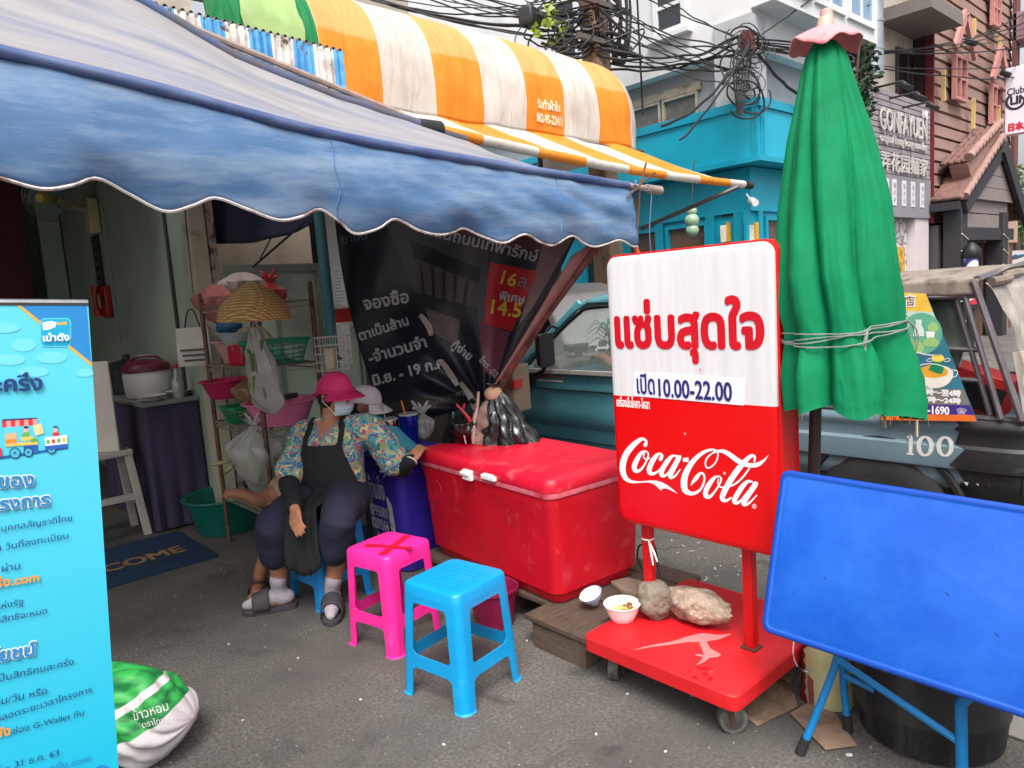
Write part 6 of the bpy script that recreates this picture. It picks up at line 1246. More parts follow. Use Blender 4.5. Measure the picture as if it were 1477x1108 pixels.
# door sticker
SXP = TXL - .004; spx = lambda x, y, w=0: HX(740 + x / 4.43, 410 + y / 4.43, SXP - .002 - w)
b = MB()
for pts in ([(152, 600, 4), (178, 566, 8), (188, 598, 6)], [(182, 600, 6), (206, 566, 9), (216, 598, 6), (236, 566, 6)]): b.stroke(pts, spx, 1)
a_, c_ = spx(222, 604), spx(324, 604); text(b, 'Industrial', lambda x, y, w=0: V((SXP - .002 - w, -x, y)), box=(-a_.y, -c_.y, c_.z, c_.z + .028)); build(b, 'sticker', M('sticker_red', S(170, 40, 50), .5), cabo, smooth=0)
b = MB(); b.stroke([(155, 612, 10), (320, 622, 10)], spx, 1); build(b, 'sticker', M('sticker_white', S(206, 206, 206), .5), cabo, smooth=0)
# bed
bedp = [(.12, .42), (.04, .50), (.02, .545), (.02, .585), (-.004, .60), (-.008, .62), (-.008, .70), (.006, .715), (.006, .775), (-.006, .79), (-.006, .81), (.01, .835), (.03, .845), (.06, .845)]
b = MB(); L = [[V((TXL + i, y, z)) for i, z in bedp] for y in (.99, 1.0, 2.45, 2.46)]
b.loops(L, False, False); L = [[V((mirx(TXL + i), y, z)) for i, z in reversed(bedp)] for y in (.80, 2.46)]; b.loops(L, False, False)
b.box(TXL + .06, TXR - .06, .82, 2.46, .55, .60); b.box(TXL + .03, TXR - .03, 2.42, 2.47, .5, .88); build(b, 'bed_side', tk_l, tkr, smooth=40)
b = MB(); L = [[V((TXL + i * k + o, y, z)) for i, z in bedp] for y, k, o in ((1.06, 1, -.0035), (1.0, 1, -.004), (.9, 1, -.004), (.84, 1, 0), (.80, 1.1, .02))]
for row in L[:1]:
 for j, q in enumerate(row): q.y += .05 * nz(j * .9, 3) + .02 * (j % 2)
b.loops(L, False, True); bc = build(b, 'bed_corner', tk_b, tkr, smooth=40)
b = MB(); b.box(TXL + .02, TXR - .02, .79, .82, .5, .84); build(b, 'tailgate', tk_b, tkr, smooth=0)
b = MB(); b.box(TXL + .05, TXL + .17, .775, .789, .52, .68); build(b, 'tail_lamp', M('lamp_red', S(120, 40, 34), .3), tkr)
b = MB(); b.tube([(TXL + .02, .78, .842), (TXL + .02, 2.46, .852)], .016, 8); b.tube([(TXR - .02, .78, .842), (TXR - .02, 2.46, .852)], .016, 8); build(b, 'bed_rail', M('rail_dark', S(70, 66, 66), .5, .3, 14), tkr)
NX = TXL - .0085; npx = lambda x, y, w=0: HX(1240 + x / 3.257, 380 + y / 3.257, NX - .001 - w)
b = MB()
b.stroke([(222, 815, 4), (235, 816, 14), (240, 815, 18), (238, 893, 18)], npx, 1, 0, 2); b.stroke([(220, 894, 8), (254, 898, 8)], npx, 1, .0002)
for cx in (307, 401):
 P_ = [(cx + 30 * cos(a), 859 + cx * .018 - 6 + 43 * sin(a), 9 + 13 * abs(cos(a))) for a in [k * pi / 12 for k in range(25)]]; b.stroke(P_, npx, 1, .0004, 2)
build(b, 'number', M('number_white', S(206, 204, 202), .5, .1, 30), tkr, smooth=0)
# wheels
for x in (TXL + .10, TXR - .10):
 for y in (1.42, 4.42):
  b = MB(); b.lathe([(.19, -.09), (.28, -.095), (.32, -.07), (.325, 0), (.32, .07), (.28, .095), (.19, .09)], (x, y, .325), 32, (1, 0, 0)); tw = build(b, 'wheel', black_rubber, tkr)
  b = MB(); b.lathe([(.03, -.06), (.12, -.05), (.19, -.085), (.19, .085), (.12, .05), (.03, .06)], (x, y, .325), 24, (1, 0, 0)); build(b, 'rim', steel, tw)
b = MB(); b.tube([(TXL + .02, 1.42 + .38 * cos(a), .33 + .38 * sin(a)) for a in [k * pi / 16 for k in range(17)]], .02, 6); b.box(TXL + .05, TXL + .06, 1.05, 1.8, .4, .6); build(b, 'wheel_arch', seal, tkr)
b = MB()
for k in range(5): b.add([HX(1392 + k * 16 + dx, 692 + dy, 3.72) for dx, dy in ((0, -8), (7, -2), (3, 9), (-4, 2))], [(0, 1, 2, 3)])
build(b, 'plastic_scrap', M('scrap_white', S(200, 196, 190), .4), tkr, smooth=0)
# canopy over the bed
canv = M('canvas_grey', S(134, 122, 112), .85, .2, 4, stretch=(1, 3, 1), bump=.3, bscale=20, col2=S(96, 86, 80), c2scale=3)
tarpg = M('tarp_dark_green', S(58, 66, 60), .6, .25, 3, col2=S(74, 84, 76), c2scale=2)
zc = 1.475
cp = thing('truck_canopy', 'worn grey canvas canopy on a tube frame over the truck bed', 'canopy', (4.5, 1.7, .85))
def roofc(u, v): x = lerp(TXL - .01, TXR + .01, u); y = lerp(.98, 2.52, v); return V((x, y, zc + .05 * sin(pi * u) + .012 * nz(x * 3, y * 3) - .006 * abs(sin(y * 7))))
b = MB(); b.grid(roofc, 30, 40); build(b, 'canvas_roof', canv, cp, smooth=180, solid=.006)
def hang(u, v): y = lerp(.99, 2.52, u); return V((TXL - .014 - .004 * sin(y * 20) * v, y, zc - v * (.05 + .02 * (y < 1.35) + .012 * nz(y * 6, 1))))
b = MB(); b.grid(hang, 60, 5); build(b, 'canvas_edge', canv, cp, smooth=180, solid=.006)
ftb = M('tube_grey', S(112, 106, 112), .4, .2, 10, metal=.5)
b = MB(); b.tube([(TXL, 1.0, zc - .075), (TXL, 2.5, zc - .07)], .013, 8); b.tube([(TXL, 1.06, zc - .02), (TXL, .90, .85)], .013, 8); b.tube([(TXL - .01, 1.01, zc - .01), (TXL - .01, .82, .85)], .016, 8); b.tube([(TXL + .03, 1.10, zc - .05), (TXL + .03, .95, .86)], .012, 8)
b.tube([(TXR, 1.0, zc - .02), (TXR, .84, .85)], .014, 8); b.tube([(TXL, 2.45, zc - .05), (TXL, 2.45, .85)], .014, 8); b.tube([(TXR, 2.45, zc - .05), (TXR, 2.45, .85)], .014, 8); b.tube([(TXL, 1.0, zc), (4.5, 1.0, zc + .05), (TXR, 1.0, zc)], .014, 8)
for z in (1.16, 1.02): b.tube([(TXL + .03, 1.22, z), (TXL + .03, .98, z - .005)], .012, 8)
build(b, 'tube_frame', ftb, cp)
b = MB(); b.grid(lambda u, v: V((TXL + .05 + .02 * nz(u * 4, v * 3), lerp(1.12 - .10 * (1 - v) ** 2 * 0 + .0, 2.45, u) - (1 - u) * .06 * sin(v * 3), lerp(zc - .07, .86 if u > .3 else .86 + (.3 - u) * .5, v))), 24, 16); build(b, 'side_flap', tarpg, cp, smooth=180, solid=.004)
plast = bpy.data.materials.new('dusty_plastic'); plast.use_nodes = True; n, l, p = nodes_of(plast)
tc = n.new('ShaderNodeTexCoord'); mp = n.new('ShaderNodeMapping'); mp.inputs['Scale'].default_value = (3, 3, .8); ns_ = n.new('ShaderNodeTexNoise'); ns_.inputs['Scale'].default_value = 4; ns_.inputs['Detail'].default_value = 8; l.new(tc.outputs['Object'], mp.inputs[0]); l.new(mp.outputs[0], ns_.inputs['Vector'])
rp = n.new('ShaderNodeValToRGB'); rp.color_ramp.elements[0].position = .3; rp.color_ramp.elements[1].position = .7; rp.color_ramp.elements[0].color = S(124, 114, 102) + (1,); rp.color_ramp.elements[1].color = S(196, 188, 178) + (1,); l.new(ns_.outputs['Fac'], rp.inputs[0]); l.new(rp.outputs[0], p.inputs['Base Color']); p.inputs['Roughness'].default_value = .25; p.inputs['Alpha'].default_value = .62
b = MB()
def rear(u, v): x = lerp(TXL + .01, TXR, u); y = lerp(.97, .80, v) - .03 * sin(v * 3) - .035 * abs(sin(u * 13 + v * 3 + 2 * nz(u * 3, v * 2))) ** .6 * (1 - .4 * v) - .015 * nz(u * 8, v * 5); return V((x + .03 * v * sin(v * 9), y, lerp(zc - .02 + .04 * sin(pi * u), .80, v)))
b.grid(rear, 70, 30); build(b, 'rear_curtain', plast, cp, smooth=180)
b = MB(); b.tube([rear(k / 30, .015) + V((0, -.012, .012)) for k in range(31)], [.022 + .008 * nz(k * .7, 2) for k in range(31)], 8); build(b, 'rolled_edge', M('roll_brown', S(120, 108, 98), .8, .3, 9), cp)
b = MB(); b.bar(V((TXL + .02, .84, 1.15)), V((TXL + .05, .79, .80)), .05, .012, (1, 0, 0)); build(b, 'white_strip', M('strip_cream', S(206, 198, 186), .6, .1), cp)
bx = thing('red_carton', 'red and black carton riding in the truck bed behind the bars', 'carton', (TXL + .2, 1.0, .86))
b = MB(); b.obox((TXL + .19, 1.05, .96), (.2, .3, .18), Matrix.Rotation(.3, 3, 'X')); build(b, 'box', M('carton_bright', S(176, 34, 34), .5, .15), bx, bevel=.004)
b = MB(); b.obox((TXL + .085, 1.03, .94), (.006, .24, .12), Matrix.Rotation(.3, 3, 'X')); build(b, 'label', M('carton_black', S(30, 28, 32), .4), bx)
b = MB(); b.tube(vcat([(TXL + .08, 1.28, .9), (TXL + .07, 1.27, 1.18), (TXL + .08, 1.2, 1.26), (TXL + .1, 1.14, 1.24), (TXL + .1, 1.13, 1.2)], 5), .011, 8); b.tube(vcat([(TXL + .12, 1.2, .9), (TXL + .1, 1.1, 1.05), (TXL + .12, 1.08, 1.24)], 5), .006, 6); build(b, 'bent_tube', M('tube_pale', S(186, 178, 182), .3, .1, metal=.4), loc=(TXL + .08, 1.2, .86), label='pale bent metal tube standing in the truck bed', cat='tube')
# poster on the side of the canopy
PX = TXL - .03
po = thing('poster', 'colourful noodle shop poster on the side of the truck canopy', 'poster', tuple(HX(1330, 600, PX)))
pq = lambda x, y, w=0: HX(1240 + x / 3.257, 380 + y / 3.257, PX - .0015 - w)
edgeL = lambda y: lerp(196, 100, (y - 135) / 585); edgeR = lambda y: lerp(310, 550, (y - 135) / 605)
def band(b, y0, y1, w=0.0, x0=None, x1=None):
 N = 8; A_ = [(edgeL(lerp(y0, y1, k / N)) if x0 is None else x0, lerp(y0, y1, k / N)) for k in range(N + 1)]; B_ = [(edgeR(lerp(y0, y1, k / N)), lerp(y0, y1, k / N) + 6) for k in range(N + 1)]
 b.add([pq(*q, w) for q in A_] + [pq(*q, w) for q in B_], [(k, k + 1, N + 2 + k, N + 1 + k) for k in range(N)])
b = MB(); b.prism([pq(edgeL(135), 135, -.001), pq(edgeL(722), 722, -.001), pq(552, 742, -.001), pq(310, 140, -.001)], (.003, 0, 0)); shp = build(b, 'sheet', M('poster_teal', S(52, 120, 140), .4, .2, 5, col2=S(30, 84, 110), c2scale=4), po, smooth=0)
def pcol(nm, col, fn, var=.1):
 b = MB(); fn(b); return build(b, nm, M('poster_' + nm, S(*col), .45, var, 12), shp, smooth=0)
pcol('yellow_band', (226, 186, 70), lambda b: band(b, 136, 226, .0004))
pcol('pale_band', (186, 206, 190), lambda b: band(b, 222, 262, .0006))
pcol('green_disc', (96, 168, 140), lambda b: b.poly([pq(290 + 98 * cos(a), 330 + 98 * sin(a), .0008) for a in [k * pi / 16 for k in range(32)]]))
pcol('lime_patch', (150, 190, 120), lambda b: [b.poly([pq(cx + rx * cos(a), cy + ry * sin(a) * (1 + .2 * sin(3 * a)), .001 + .00005 * cx / 50) for a in [k * pi / 12 for k in range(24)]]) for cx, cy, rx, ry in ((262, 395, 40, 32), (335, 372, 38, 22), (345, 300, 26, 22))])
pcol('bottle', (206, 222, 214), lambda b: b.poly([pq(x, y, .0013) for x, y in ((262, 264), (292, 264), (290, 290), (302, 312), (302, 342), (252, 342), (252, 312), (264, 290))][::-1]))
pcol('cup', (222, 226, 216), lambda b: b.poly([pq(x, y, .0013) for x, y in ((310, 320), (354, 320), (348, 352), (316, 352))][::-1]))
pcol('bowl_white', (226, 220, 206), lambda b: b.poly([pq(355 + 85 * cos(a), 515 + (72 if sin(a) > 0 else 38) * sin(a), .001) for a in [k * pi / 16 for k in range(32)]]))
pcol('soup', (220, 160, 50), lambda b: b.poly([pq(348 + 70 * cos(a), 508 + 30 * sin(a), .0012) for a in [k * pi / 16 for k in range(32)]]))
pcol('herbs', (20, 130, 90), lambda b: b.poly([pq(x, y, .0014) for x, y in ((352, 456), (386, 456), (396, 500), (384, 522), (350, 512), (322, 500), (336, 478))][::-1]))
pcol('noodle_top', (236, 206, 90), lambda b: b.poly([pq(368 + 30 * cos(a), 446 + 17 * sin(a), .0016) for a in [k * pi / 12 for k in range(24)]]))
pcol('grey_band', (116, 116, 110), lambda b: band(b, 585, 660, .0004))
pcol('purple_band', (66, 44, 130), lambda b: band(b, 660, 712, .0006))
pcol('orange_band', (222, 110, 40), lambda b: band(b, 706, 736, .0008))
xpp = lambda x, y, w=0: V((PX - .0015 - w, -x, y))
def pbox(x0, y0, x1, y1): a_, c_ = pq(x0, (y0 + y1) / 2), pq(x1, (y0 + y1) / 2); return (-a_.y, -c_.y, pq((x0 + x1) / 2, y1).z, pq((x0 + x1) / 2, y0).z)
b = MB(); text(b, '17時～翌4時', xpp, box=pbox(285, 592, 474, 622), lift=.0012, bold=.0016); text(b, '17時～24時', xpp, box=pbox(292, 628, 474, 656), lift=.0012, bold=.0016); text(b, '02-392-1690', xpp, box=pbox(200, 668, 420, 704), lift=.0014, bold=.0016); text(b, '☎', xpp, box=pbox(456, 680, 502, 710), lift=.0014); text(b, '店', xpp, box=pbox(206, 148, 262, 204), lift=.0012, bold=.0035)
build(b, 'lettering', M('poster_white', S(236, 232, 232), .4), shp, smooth=0)
b = MB(); text(b, '店', xpp, box=pbox(209, 152, 259, 200), lift=.002, bold=.0005); build(b, 'lettering', M('poster_grey', S(120, 110, 96), .4), shp, smooth=0)
b = MB(); b.stroke([(330 + 86 * cos(a), 512 + (74 if sin(a) > 0 else 40) * sin(a), 4) for a in [k * pi / 12 for k in range(25)]], pq, 1, .0018, 2); b.stroke([(436, 500, 4), (460, 508, 4), (452, 530, 4), (432, 536, 4)], pq, 1, .0018); b.stroke([(250 + 2 * k, 430 - .006 * (k - 60) ** 2 + 6 * (k % 2), 5) for k in range(0, 70, 3)], pq, 1, .0016, 1)
for dx in (318, 398): b.stroke([(dx, 452, 3), (dx + 18, 446, 3), (dx + 26, 456, 3), (dx + 8, 462, 3), (dx - 6, 454, 3)], pq, 1, .0018)
build(b, 'outline', MATS['poster_white'], shp, smooth=0)
# cars further along the street
def car(name, label, loc, ang, body, L=4.4, W=1.75):
 t = thing(name, label, 'car', loc); R = rotz(ang); f = lambda x, y, z: V(loc) + R @ V((x, y, z))
 prof = [(-L / 2, .35), (-L / 2 - .02, .6), (-L / 2 + .05, .85), (-L / 2 + .7, .95), (-L / 2 + 1.25, 1.4), (-L / 2 + 1.7, 1.48), (.45, 1.46), (1.15, 1.0), (L / 2 - .25, .85), (L / 2, .6), (L / 2 - .02, .35)]
 low = [q for q in prof if q[1] < .97 or abs(q[0] - 1.15) < .01]
 b = MB(); b.loops([[f(x, y, z) for x, z in [(a, c if c < 1.01 else .97) for a, c in prof if c < 1.01]] for y in (-W / 2, -W / 2 + .05, W / 2 - .05, W / 2)][:4]); bo = build(b, 'body', body, t, bevel=.05, seg=3)
 b = MB(); cab = [(-L / 2 + .72, .96), (-L / 2 + 1.25, 1.4), (-L / 2 + 1.7, 1.48), (.45, 1.46), (1.13, .98)]; b.loops([[f(x, y * (1 if z < 1.1 else .86), z) for x, z in cab] for y in (-W / 2 + .06, W / 2 - .06)]); build(b, 'glasshouse', glass_dark, t, smooth=30)
 b = MB(); b.loops([[f(x, y, z) for x, z in ((-L / 2 + 1.2, 1.395), (-L / 2 + 1.7, 1.485), (.47, 1.468), (.58, 1.4))] for y in (-W / 2 + .16, W / 2 - .16)]); build(b, 'roof', body, t, bevel=.02)
 for x in (-L / 2 + .8, L / 2 - .85):
  for y in (-W / 2 + .08, W / 2 - .08):
   b = MB(); b.lathe([(.18, -.09), (.3, -.09), (.31, 0), (.3, .09), (.18, .09)], f(x, y, .31), 24, R @ V((0, 1, 0))); wl = build(b, 'wheel', black_rubber, t); b = MB(); b.lathe([(.02, -.095), (.18, -.085), (.18, .085), (.02, .095)], f(x, y, .31), 16, R @ V((0, 1, 0))); build(b, 'rim', steel, wl)
 for s_ in (-1, 1):
  b = MB(); b.obox(f(L / 2 - .06, s_ * W * .36, .7), (.1, .3, .12), R); build(b, 'headlight', M('headlight', S(220, 220, 220), .1), t, bevel=.02)
  b = MB(); b.obox(f(-L / 2 + .03, s_ * W * .38, .78), (.08, .26, .14), R); build(b, 'tail_lamp', M('lamp_red2', S(150, 26, 26), .2), t, bevel=.02)
p_ = HZ(1478, 480, 0.3); car('parked_car', 'white car parked beyond the truck canopy at the picture edge', (8.6, .55, 0), pi, M('car_white', S(214, 216, 220), .25, .04, coat=.5))
p_ = HZ(1468, 398, 0.6); car('parked_car', 'far white car under the trees near the pale wall', (31, 3.2, 0), 0, M('car_silver', S(176, 182, 190), .3, .05, coat=.4))
p_ = HD(1468, 378, 34); b = MB(); b.grid(lambda u, v: p_ + V((u * 3 - .6, v * 1.6, .35 - .5 * v + .06 * nz(u * 7, v * 5))), 16, 8); build(b, 'blue_tarpaulin', M('tarp_sky', S(90, 160, 200), .5, .1), loc=tuple(p_), label='sky blue tarpaulin cover near the far pale wall', cat='tarpaulin', smooth=180, solid=.02)
mw = MB()
p_ = HY(755, 480, 6.2); 
vn = thing('parked_van', 'white van partly hidden behind the front of the teal pickup', 'van', (6.4, 6.3, 0))
b = MB(); b.loops([[V((x, y, z)) for y, z in ((5.3, .35), (5.28, .9), (5.5, 1.0), (5.75, 1.5), (6.2, 1.62), (8.6, 1.62), (8.65, .35))] for x in (5.75, 5.8, 7.3, 7.35)]); build(b, 'body', M('van_white', S(222, 220, 216), .35, .05), vn, bevel=.03)
b = MB(); b.prism([V((5.74, y, z)) for y, z in ((5.62, 1.02), (5.8, 1.42), (6.7, 1.46), (6.7, 1.02))], (-.004, 0, 0)); build(b, 'window', glass_dark, vn)
for y in (5.95, 8.0): b = MB(); b.lathe([(.18, -.09), (.3, -.09), (.31, 0), (.3, .09), (.18, .09)], (5.82, y, .31), 24, (1, 0, 0)); build(b, 'wheel', black_rubber, vn)

# ================================================================ UTILITY POLE AND OVERHEAD CABLES
conc_p = M('pole_concrete', S(150, 128, 108), .9, .15, 4, bump=.3, bscale=50, col2=S(112, 94, 80), c2scale=5)
PB = V((7.36, 6.15, 0)); PT = V((7.30, 6.20, 8.5))
up_ = thing('utility_pole', 'square concrete utility pole behind the striped awning', 'utility pole', tuple(PB))
b = MB(); ra, rb2 = .15, .115
b.loops([[p_ + V((sx_ * r, sy_ * r, 0)) for sx_, sy_ in ((-1, -1), (1, -1), (1, 1), (-1, 1))] for p_, r in ((PB, ra), (PB.lerp(PT, .5), .132), (PT, rb2))]); build(b, 'shaft', conc_p, up_, bevel=.02)
pp = lambda z: PB.lerp(PT, z / 8.5)
for k, z in enumerate((4.55, 5.0, 5.5, 6.4)): b = MB(); b.bar(pp(z) + V((-.5, -.16, 0)), pp(z) + V((.5, -.16, 0)), .06, .06); cr = build(b, 'cross_arm', M('arm_steel', S(86, 80, 78), .6, .2), up_)
b = MB()
for z in (4.4, 4.62, 4.9, 5.3): b.lathe([(.03, 0), (.055, .02), (.03, .04), (.055, .06), (.03, .09)], pp(z) + V((-.17, -.17, 0)), 12)
build(b, 'insulator', M('insulator', S(70, 50, 46), .3), up_)
cab = M('cable_black', S(26, 26, 30), .55, .15, 20)
def cable(p0, p1, sag, r, label, wob=0, n=18):
 pts = []
 for k in range(n + 1):
  t = k / n; q = V(p0).lerp(V(p1), t); q.z -= sag * 4 * t * (1 - t); q += V((nz(t * 5, wob), nz(t * 5, wob + 9), nz(t * 5, wob + 4))) * (.04 if wob else 0); pts.append(q)
 b = MB(); b.tube(pts, r, 5); return build(b, 'overhead_cable', cab, loc=tuple(p0), label=label, cat='cable', group='overhead cables')
CL = V((8.50, 4.78, 4.35))
for k in range(13):
 z = 4.25 + k * .075; cable(pp(z) + V((.1, -.14, 0)), CL + V((random.uniform(-.1, .1), 0, random.uniform(-.45, .12))), random.uniform(.02, .22), random.choice((.008, .011, .016)), 'black overhead cable sagging between the concrete pole and the white building corner', k + 1)
RT_ = [(20.5, 4.3, 6.6), (20.5, 4.4, 6.9), (20.5, 4.3, 6.3), (20.5, 4.45, 7.1), (20.5, 4.3, 6.75), (22, 4.2, 6.2), (20.5, 4.3, 5.6)]
for k, q in enumerate(RT_): cable(CL + V((random.uniform(-.05, .1), -.02, random.uniform(-.05, .12))), q, random.uniform(.15, .45), random.choice((.009, .013, .018)), 'black overhead cable running past the umbrella top to the plank building', k + 20)
cable(CL + V((.1, -.1, -.1)), (9.9, 4.5, 3.78), .12, .02, 'thick black cable dropping from the white building corner over the turquoise fascia', 33)
cable(CL + V((-.1, -.1, .0)), (7.2, 4.9, 3.15), .1, .014, 'black cable slanting down from the white building corner to the striped awning', 35)
cable(CL + V((-.1, -.1, -.05)), (7.0, 5.0, 3.3), .15, .018, 'second black cable slanting down from the white building corner behind the awning end', 36)
for k, (px, py) in enumerate(((940, -10), (900, -20), (1200, -30))): cable(CL + V((0, -.05, .05)), HD(px, py, 9.5), .05, .009, 'thin black cable rising from the white building corner beyond the picture top', 40 + k)
for k in range(15):
 px, py = random.uniform(560, 700), random.uniform(-20, 30); p0 = HD(px - 120, py - 45, random.uniform(9.5, 11)); cable(p0, pp(random.uniform(4.45, 5.3)) + V((-.12, -.1, 0)), random.uniform(.05, .35), random.choice((.008, .012, .017)), 'black overhead cable coming in from the left above the striped awning', 50 + k)
for k in range(5): cable(pp(5.0 + k * .2) + V((-.1, -.1, 0)), HD(760 + k * 22, -60, 9), .02, .012, 'black cable rising steeply beside the concrete pole', 70 + k)
tg = thing('cable_bundle', 'dense black coils of spare cable strapped beside the concrete pole', 'cable bundle', tuple(pp(4.7)))
for k in range(26):
 c = HD(random.uniform(775, 862), random.uniform(-10, 78), random.uniform(8.7, 9.3)); r0 = random.uniform(.12, .42); a0 = random.random() * 6; tl_ = V((random.gauss(0, .4), random.gauss(0, .4), 1)).normalized(); Q = V((0, 0, 1)).rotation_difference((CAM_F * -1 + tl_ * .6).normalized()).to_matrix()
 span = random.uniform(2.2, 6.2); b = MB(); b.tube([c + Q @ V((r0 * cos(a0 + span * i / 22) * (1 + .25 * nz(i * .2, k)), r0 * .8 * sin(a0 + span * i / 22), .05 * nz(i * .3, k + 5))) for i in range(23)], random.choice((.008, .012, .018)), 5); build(b, 'coil', cab, tg)
for k in range(12):
 c0 = HD(random.uniform(780, 870), random.uniform(50, 85), 8.9); b = MB(); b.tube(vcat([c0, c0 + V((.25, -.2, random.uniform(-.15, .2))), c0 + V((.45, -.35, random.uniform(-.1, .3))), pp(random.uniform(4.4, 5)) + V((-.1, -.16, 0))], 5), random.choice((.012, .02)), 5); build(b, 'strand', cab, tg)
b = MB(); c = HD(765, 25, 8.9); b.obox(c, (.3, .2, .2), rotz(.3)); build(b, 'splice_box', M('splice', S(40, 44, 48), .5), tg, bevel=.03)
t2 = thing('cable_cluster', 'messy knot of black cables fixed to the white building corner pier', 'cable cluster', tuple(CL))
for k in range(30):
 c = CL + V((random.uniform(-.18, .12), random.uniform(-.08, .02), random.uniform(-.75, .15))); r0 = random.uniform(.05, .22); a0 = random.random() * 6; span = random.uniform(2.5, 6); Q = V((0, 0, 1)).rotation_difference(V((-.7, -.6, random.gauss(0, .4))).normalized()).to_matrix()
 b = MB(); b.tube([c + Q @ V((r0 * cos(a0 + span * i / 16) * (1 + .3 * nz(i * .3, k)), r0 * sin(a0 + span * i / 16) * 1.3, .03 * nz(i * .3, k))) for i in range(17)], random.choice((.004, .007, .012)), 5); build(b, 'loop', cab, t2)
for k in range(6): x = -.3 + k * .07; b = MB(); b.tube(vcat([CL + V((x, -.05, random.uniform(-.1, .1))), CL + V((x - .1, -.05, -.35)), CL + V((x - .05 * k, -.03, -.85))], 6), .009, 5); build(b, 'drop_wire', cab, t2)
b = MB(); b.box(CL.x - .05, CL.x + .12, CL.y - .06, CL.y + .05, CL.z - .05, CL.z + .16); build(b, 'bracket', M('bracket_red', S(110, 60, 56), .6), t2)
t3 = thing('hanging_cable_loops', 'long black cable loops hanging on the right of the concrete pole', 'cable loops', tuple(pp(5)))
for k in range(9):
 x0 = random.uniform(.14, .45); b = MB(); zt_3 = random.uniform(4.9, 6.5); b.tube(vcat([pp(zt_3) + V((x0, -.2, 0)), pp(4.9) + V((x0 + random.uniform(0, .12), -.22, 0)), pp(4.35) + V((x0 * .7, -.2, 0)), pp(4.5) + V((.12, -.18, 0)), pp(5.2) + V((.1, -.16, 0))], 6), random.choice((.012, .018, .022)), 6); build(b, 'loop', cab, t3)
b = MB(); b.tube([pp(6.5) + V((.52, -.3, 0)), pp(3.7) + V((.5, -.3, 0))], .014, 6); build(b, 'drop_wire', cab, t3)
p_ = HD(795, 48, 8.95); b = MB(); leaves(b, p_, (.22, .22, .25), 60, .08, 5); build(b, 'vine', M('vine_green', S(140, 166, 60), .5, .3, 6), loc=tuple(p_), label='pale green vine growing among the cable coils', cat='vine', smooth=0)

# ================================================================ KITCHEN RACK AND ITS LOAD
rack_m = M('rack_rust', S(104, 78, 62), .6, .25, 20, metal=.3, col2=S(74, 50, 40), c2scale=18); wire_m = M('rack_wire', S(150, 140, 124), .45, .2, 20, metal=.4)
RX0, RX1, RY0, RY1 = 1.70, 2.08, 4.10, 4.90
rk = thing('kitchen_rack', 'rusty tube and wire rack loaded with bags and basins behind the seated woman', 'rack', (1.9, 4.5, 0))
for x, y, h in ((RX0, RY0, 1.50), (RX0, RY1, 1.68), (RX1, RY0, 1.70), (RX1, RY1, 1.72)): b = MB(); b.tube([(x, y, 0), (x, y, h)], .0145, 10); b.tube([(x, y, h), (x, y, h + .012)], .011, 8); build(b, 'post', rack_m, rk)
SHELF = (.34, .84, 1.22, 1.60)
for z in SHELF:
 b = MB(); b.tube([(RX0, RY0, z), (RX1, RY0, z), (RX1, RY1, z), (RX0, RY1, z)], .006, 6, closed=True); b.tube([(RX0, RY0, z - .035), (RX1, RY0, z - .035), (RX1, RY1, z - .035), (RX0, RY1, z - .035)], .004, 5, closed=True)
 for k in range(1, 12): x = lerp(RX0, RX1, k / 12); b.tube([(x, RY0, z - .001), (x, RY1, z - .001)], .0026, 4)
 for k in range(17): y = lerp(RY0, RY1, k / 16); b.tube([(RX0 + .001, y, z), (RX0 + .001, y + .025, z - .035), (RX0 + .001, y + .05, z)], .002, 4)
 for k in range(8): x = lerp(RX0, RX1, k / 8); b.tube([(x, RY0 + .001, z), (x + .024, RY0 + .001, z - .035), (x + .048, RY0 + .001, z)], .002, 4)
 build(b, 'wire_shelf', wire_m, rk)
def bag_mat(nm, col, a, rough=.25): mt = M(nm, col, rough, .15, 8, spec=.6); mt.node_tree.nodes['Principled BSDF'].inputs['Alpha'].default_value = a; return mt
clear = bag_mat('plastic_clear', S(206, 206, 200), .42); clear2 = bag_mat('plastic_milky', S(176, 172, 164), .62)
def bag(name, c, r, mat, label, seed, neck=.35, knot=True, cat='bag', ears=False):
 t = thing(name, label, cat, tuple(V(c) - V((0, 0, r[2])))) ; b = MB()
 def f(u, v):
  a = 2 * pi * u; th = v
  rr = (sin(min(1, th * 1.35) * pi * .5) ** .6) * (1 if th < .72 else max(neck * .3, 1 - (th - .72) / .28 * (1 - neck * .35)))
  w = 1 - .13 * abs(sin(a * 3.5 + 2.5 * nz(v * 2, seed) + seed)) ** 3 * (.3 + v) + .16 * nz(cos(a) * 1.6 + seed, sin(a) * 1.6, v * 3) + .10 * nz(cos(a) * 5, sin(a) * 5, v * 3 + seed) * (1 + v)
  return V(c) + V((r[0] * rr * w * cos(a), r[1] * rr * w * sin(a), r[2] * (2 * v - 1)))
 b.grid(f, 64, 40, closed=True); bo = build(b, 'bag', mat, t, smooth=180)
 if knot:
  k0 = V(c) + V((0, 0, r[2])); b = MB()
  for k in range(7): a = k * .9; b.tube(vcat([k0, k0 + V((.03 * cos(a), .03 * sin(a), .03)), k0 + V((.06 * cos(a + .4), .06 * sin(a + .4), .045 + .02 * (k % 3)))], 4), [.014] * 4 + [.01] * 4 + [.003], 6)
  build(b, 'knot', mat, bo, smooth=180)
 return t, bo
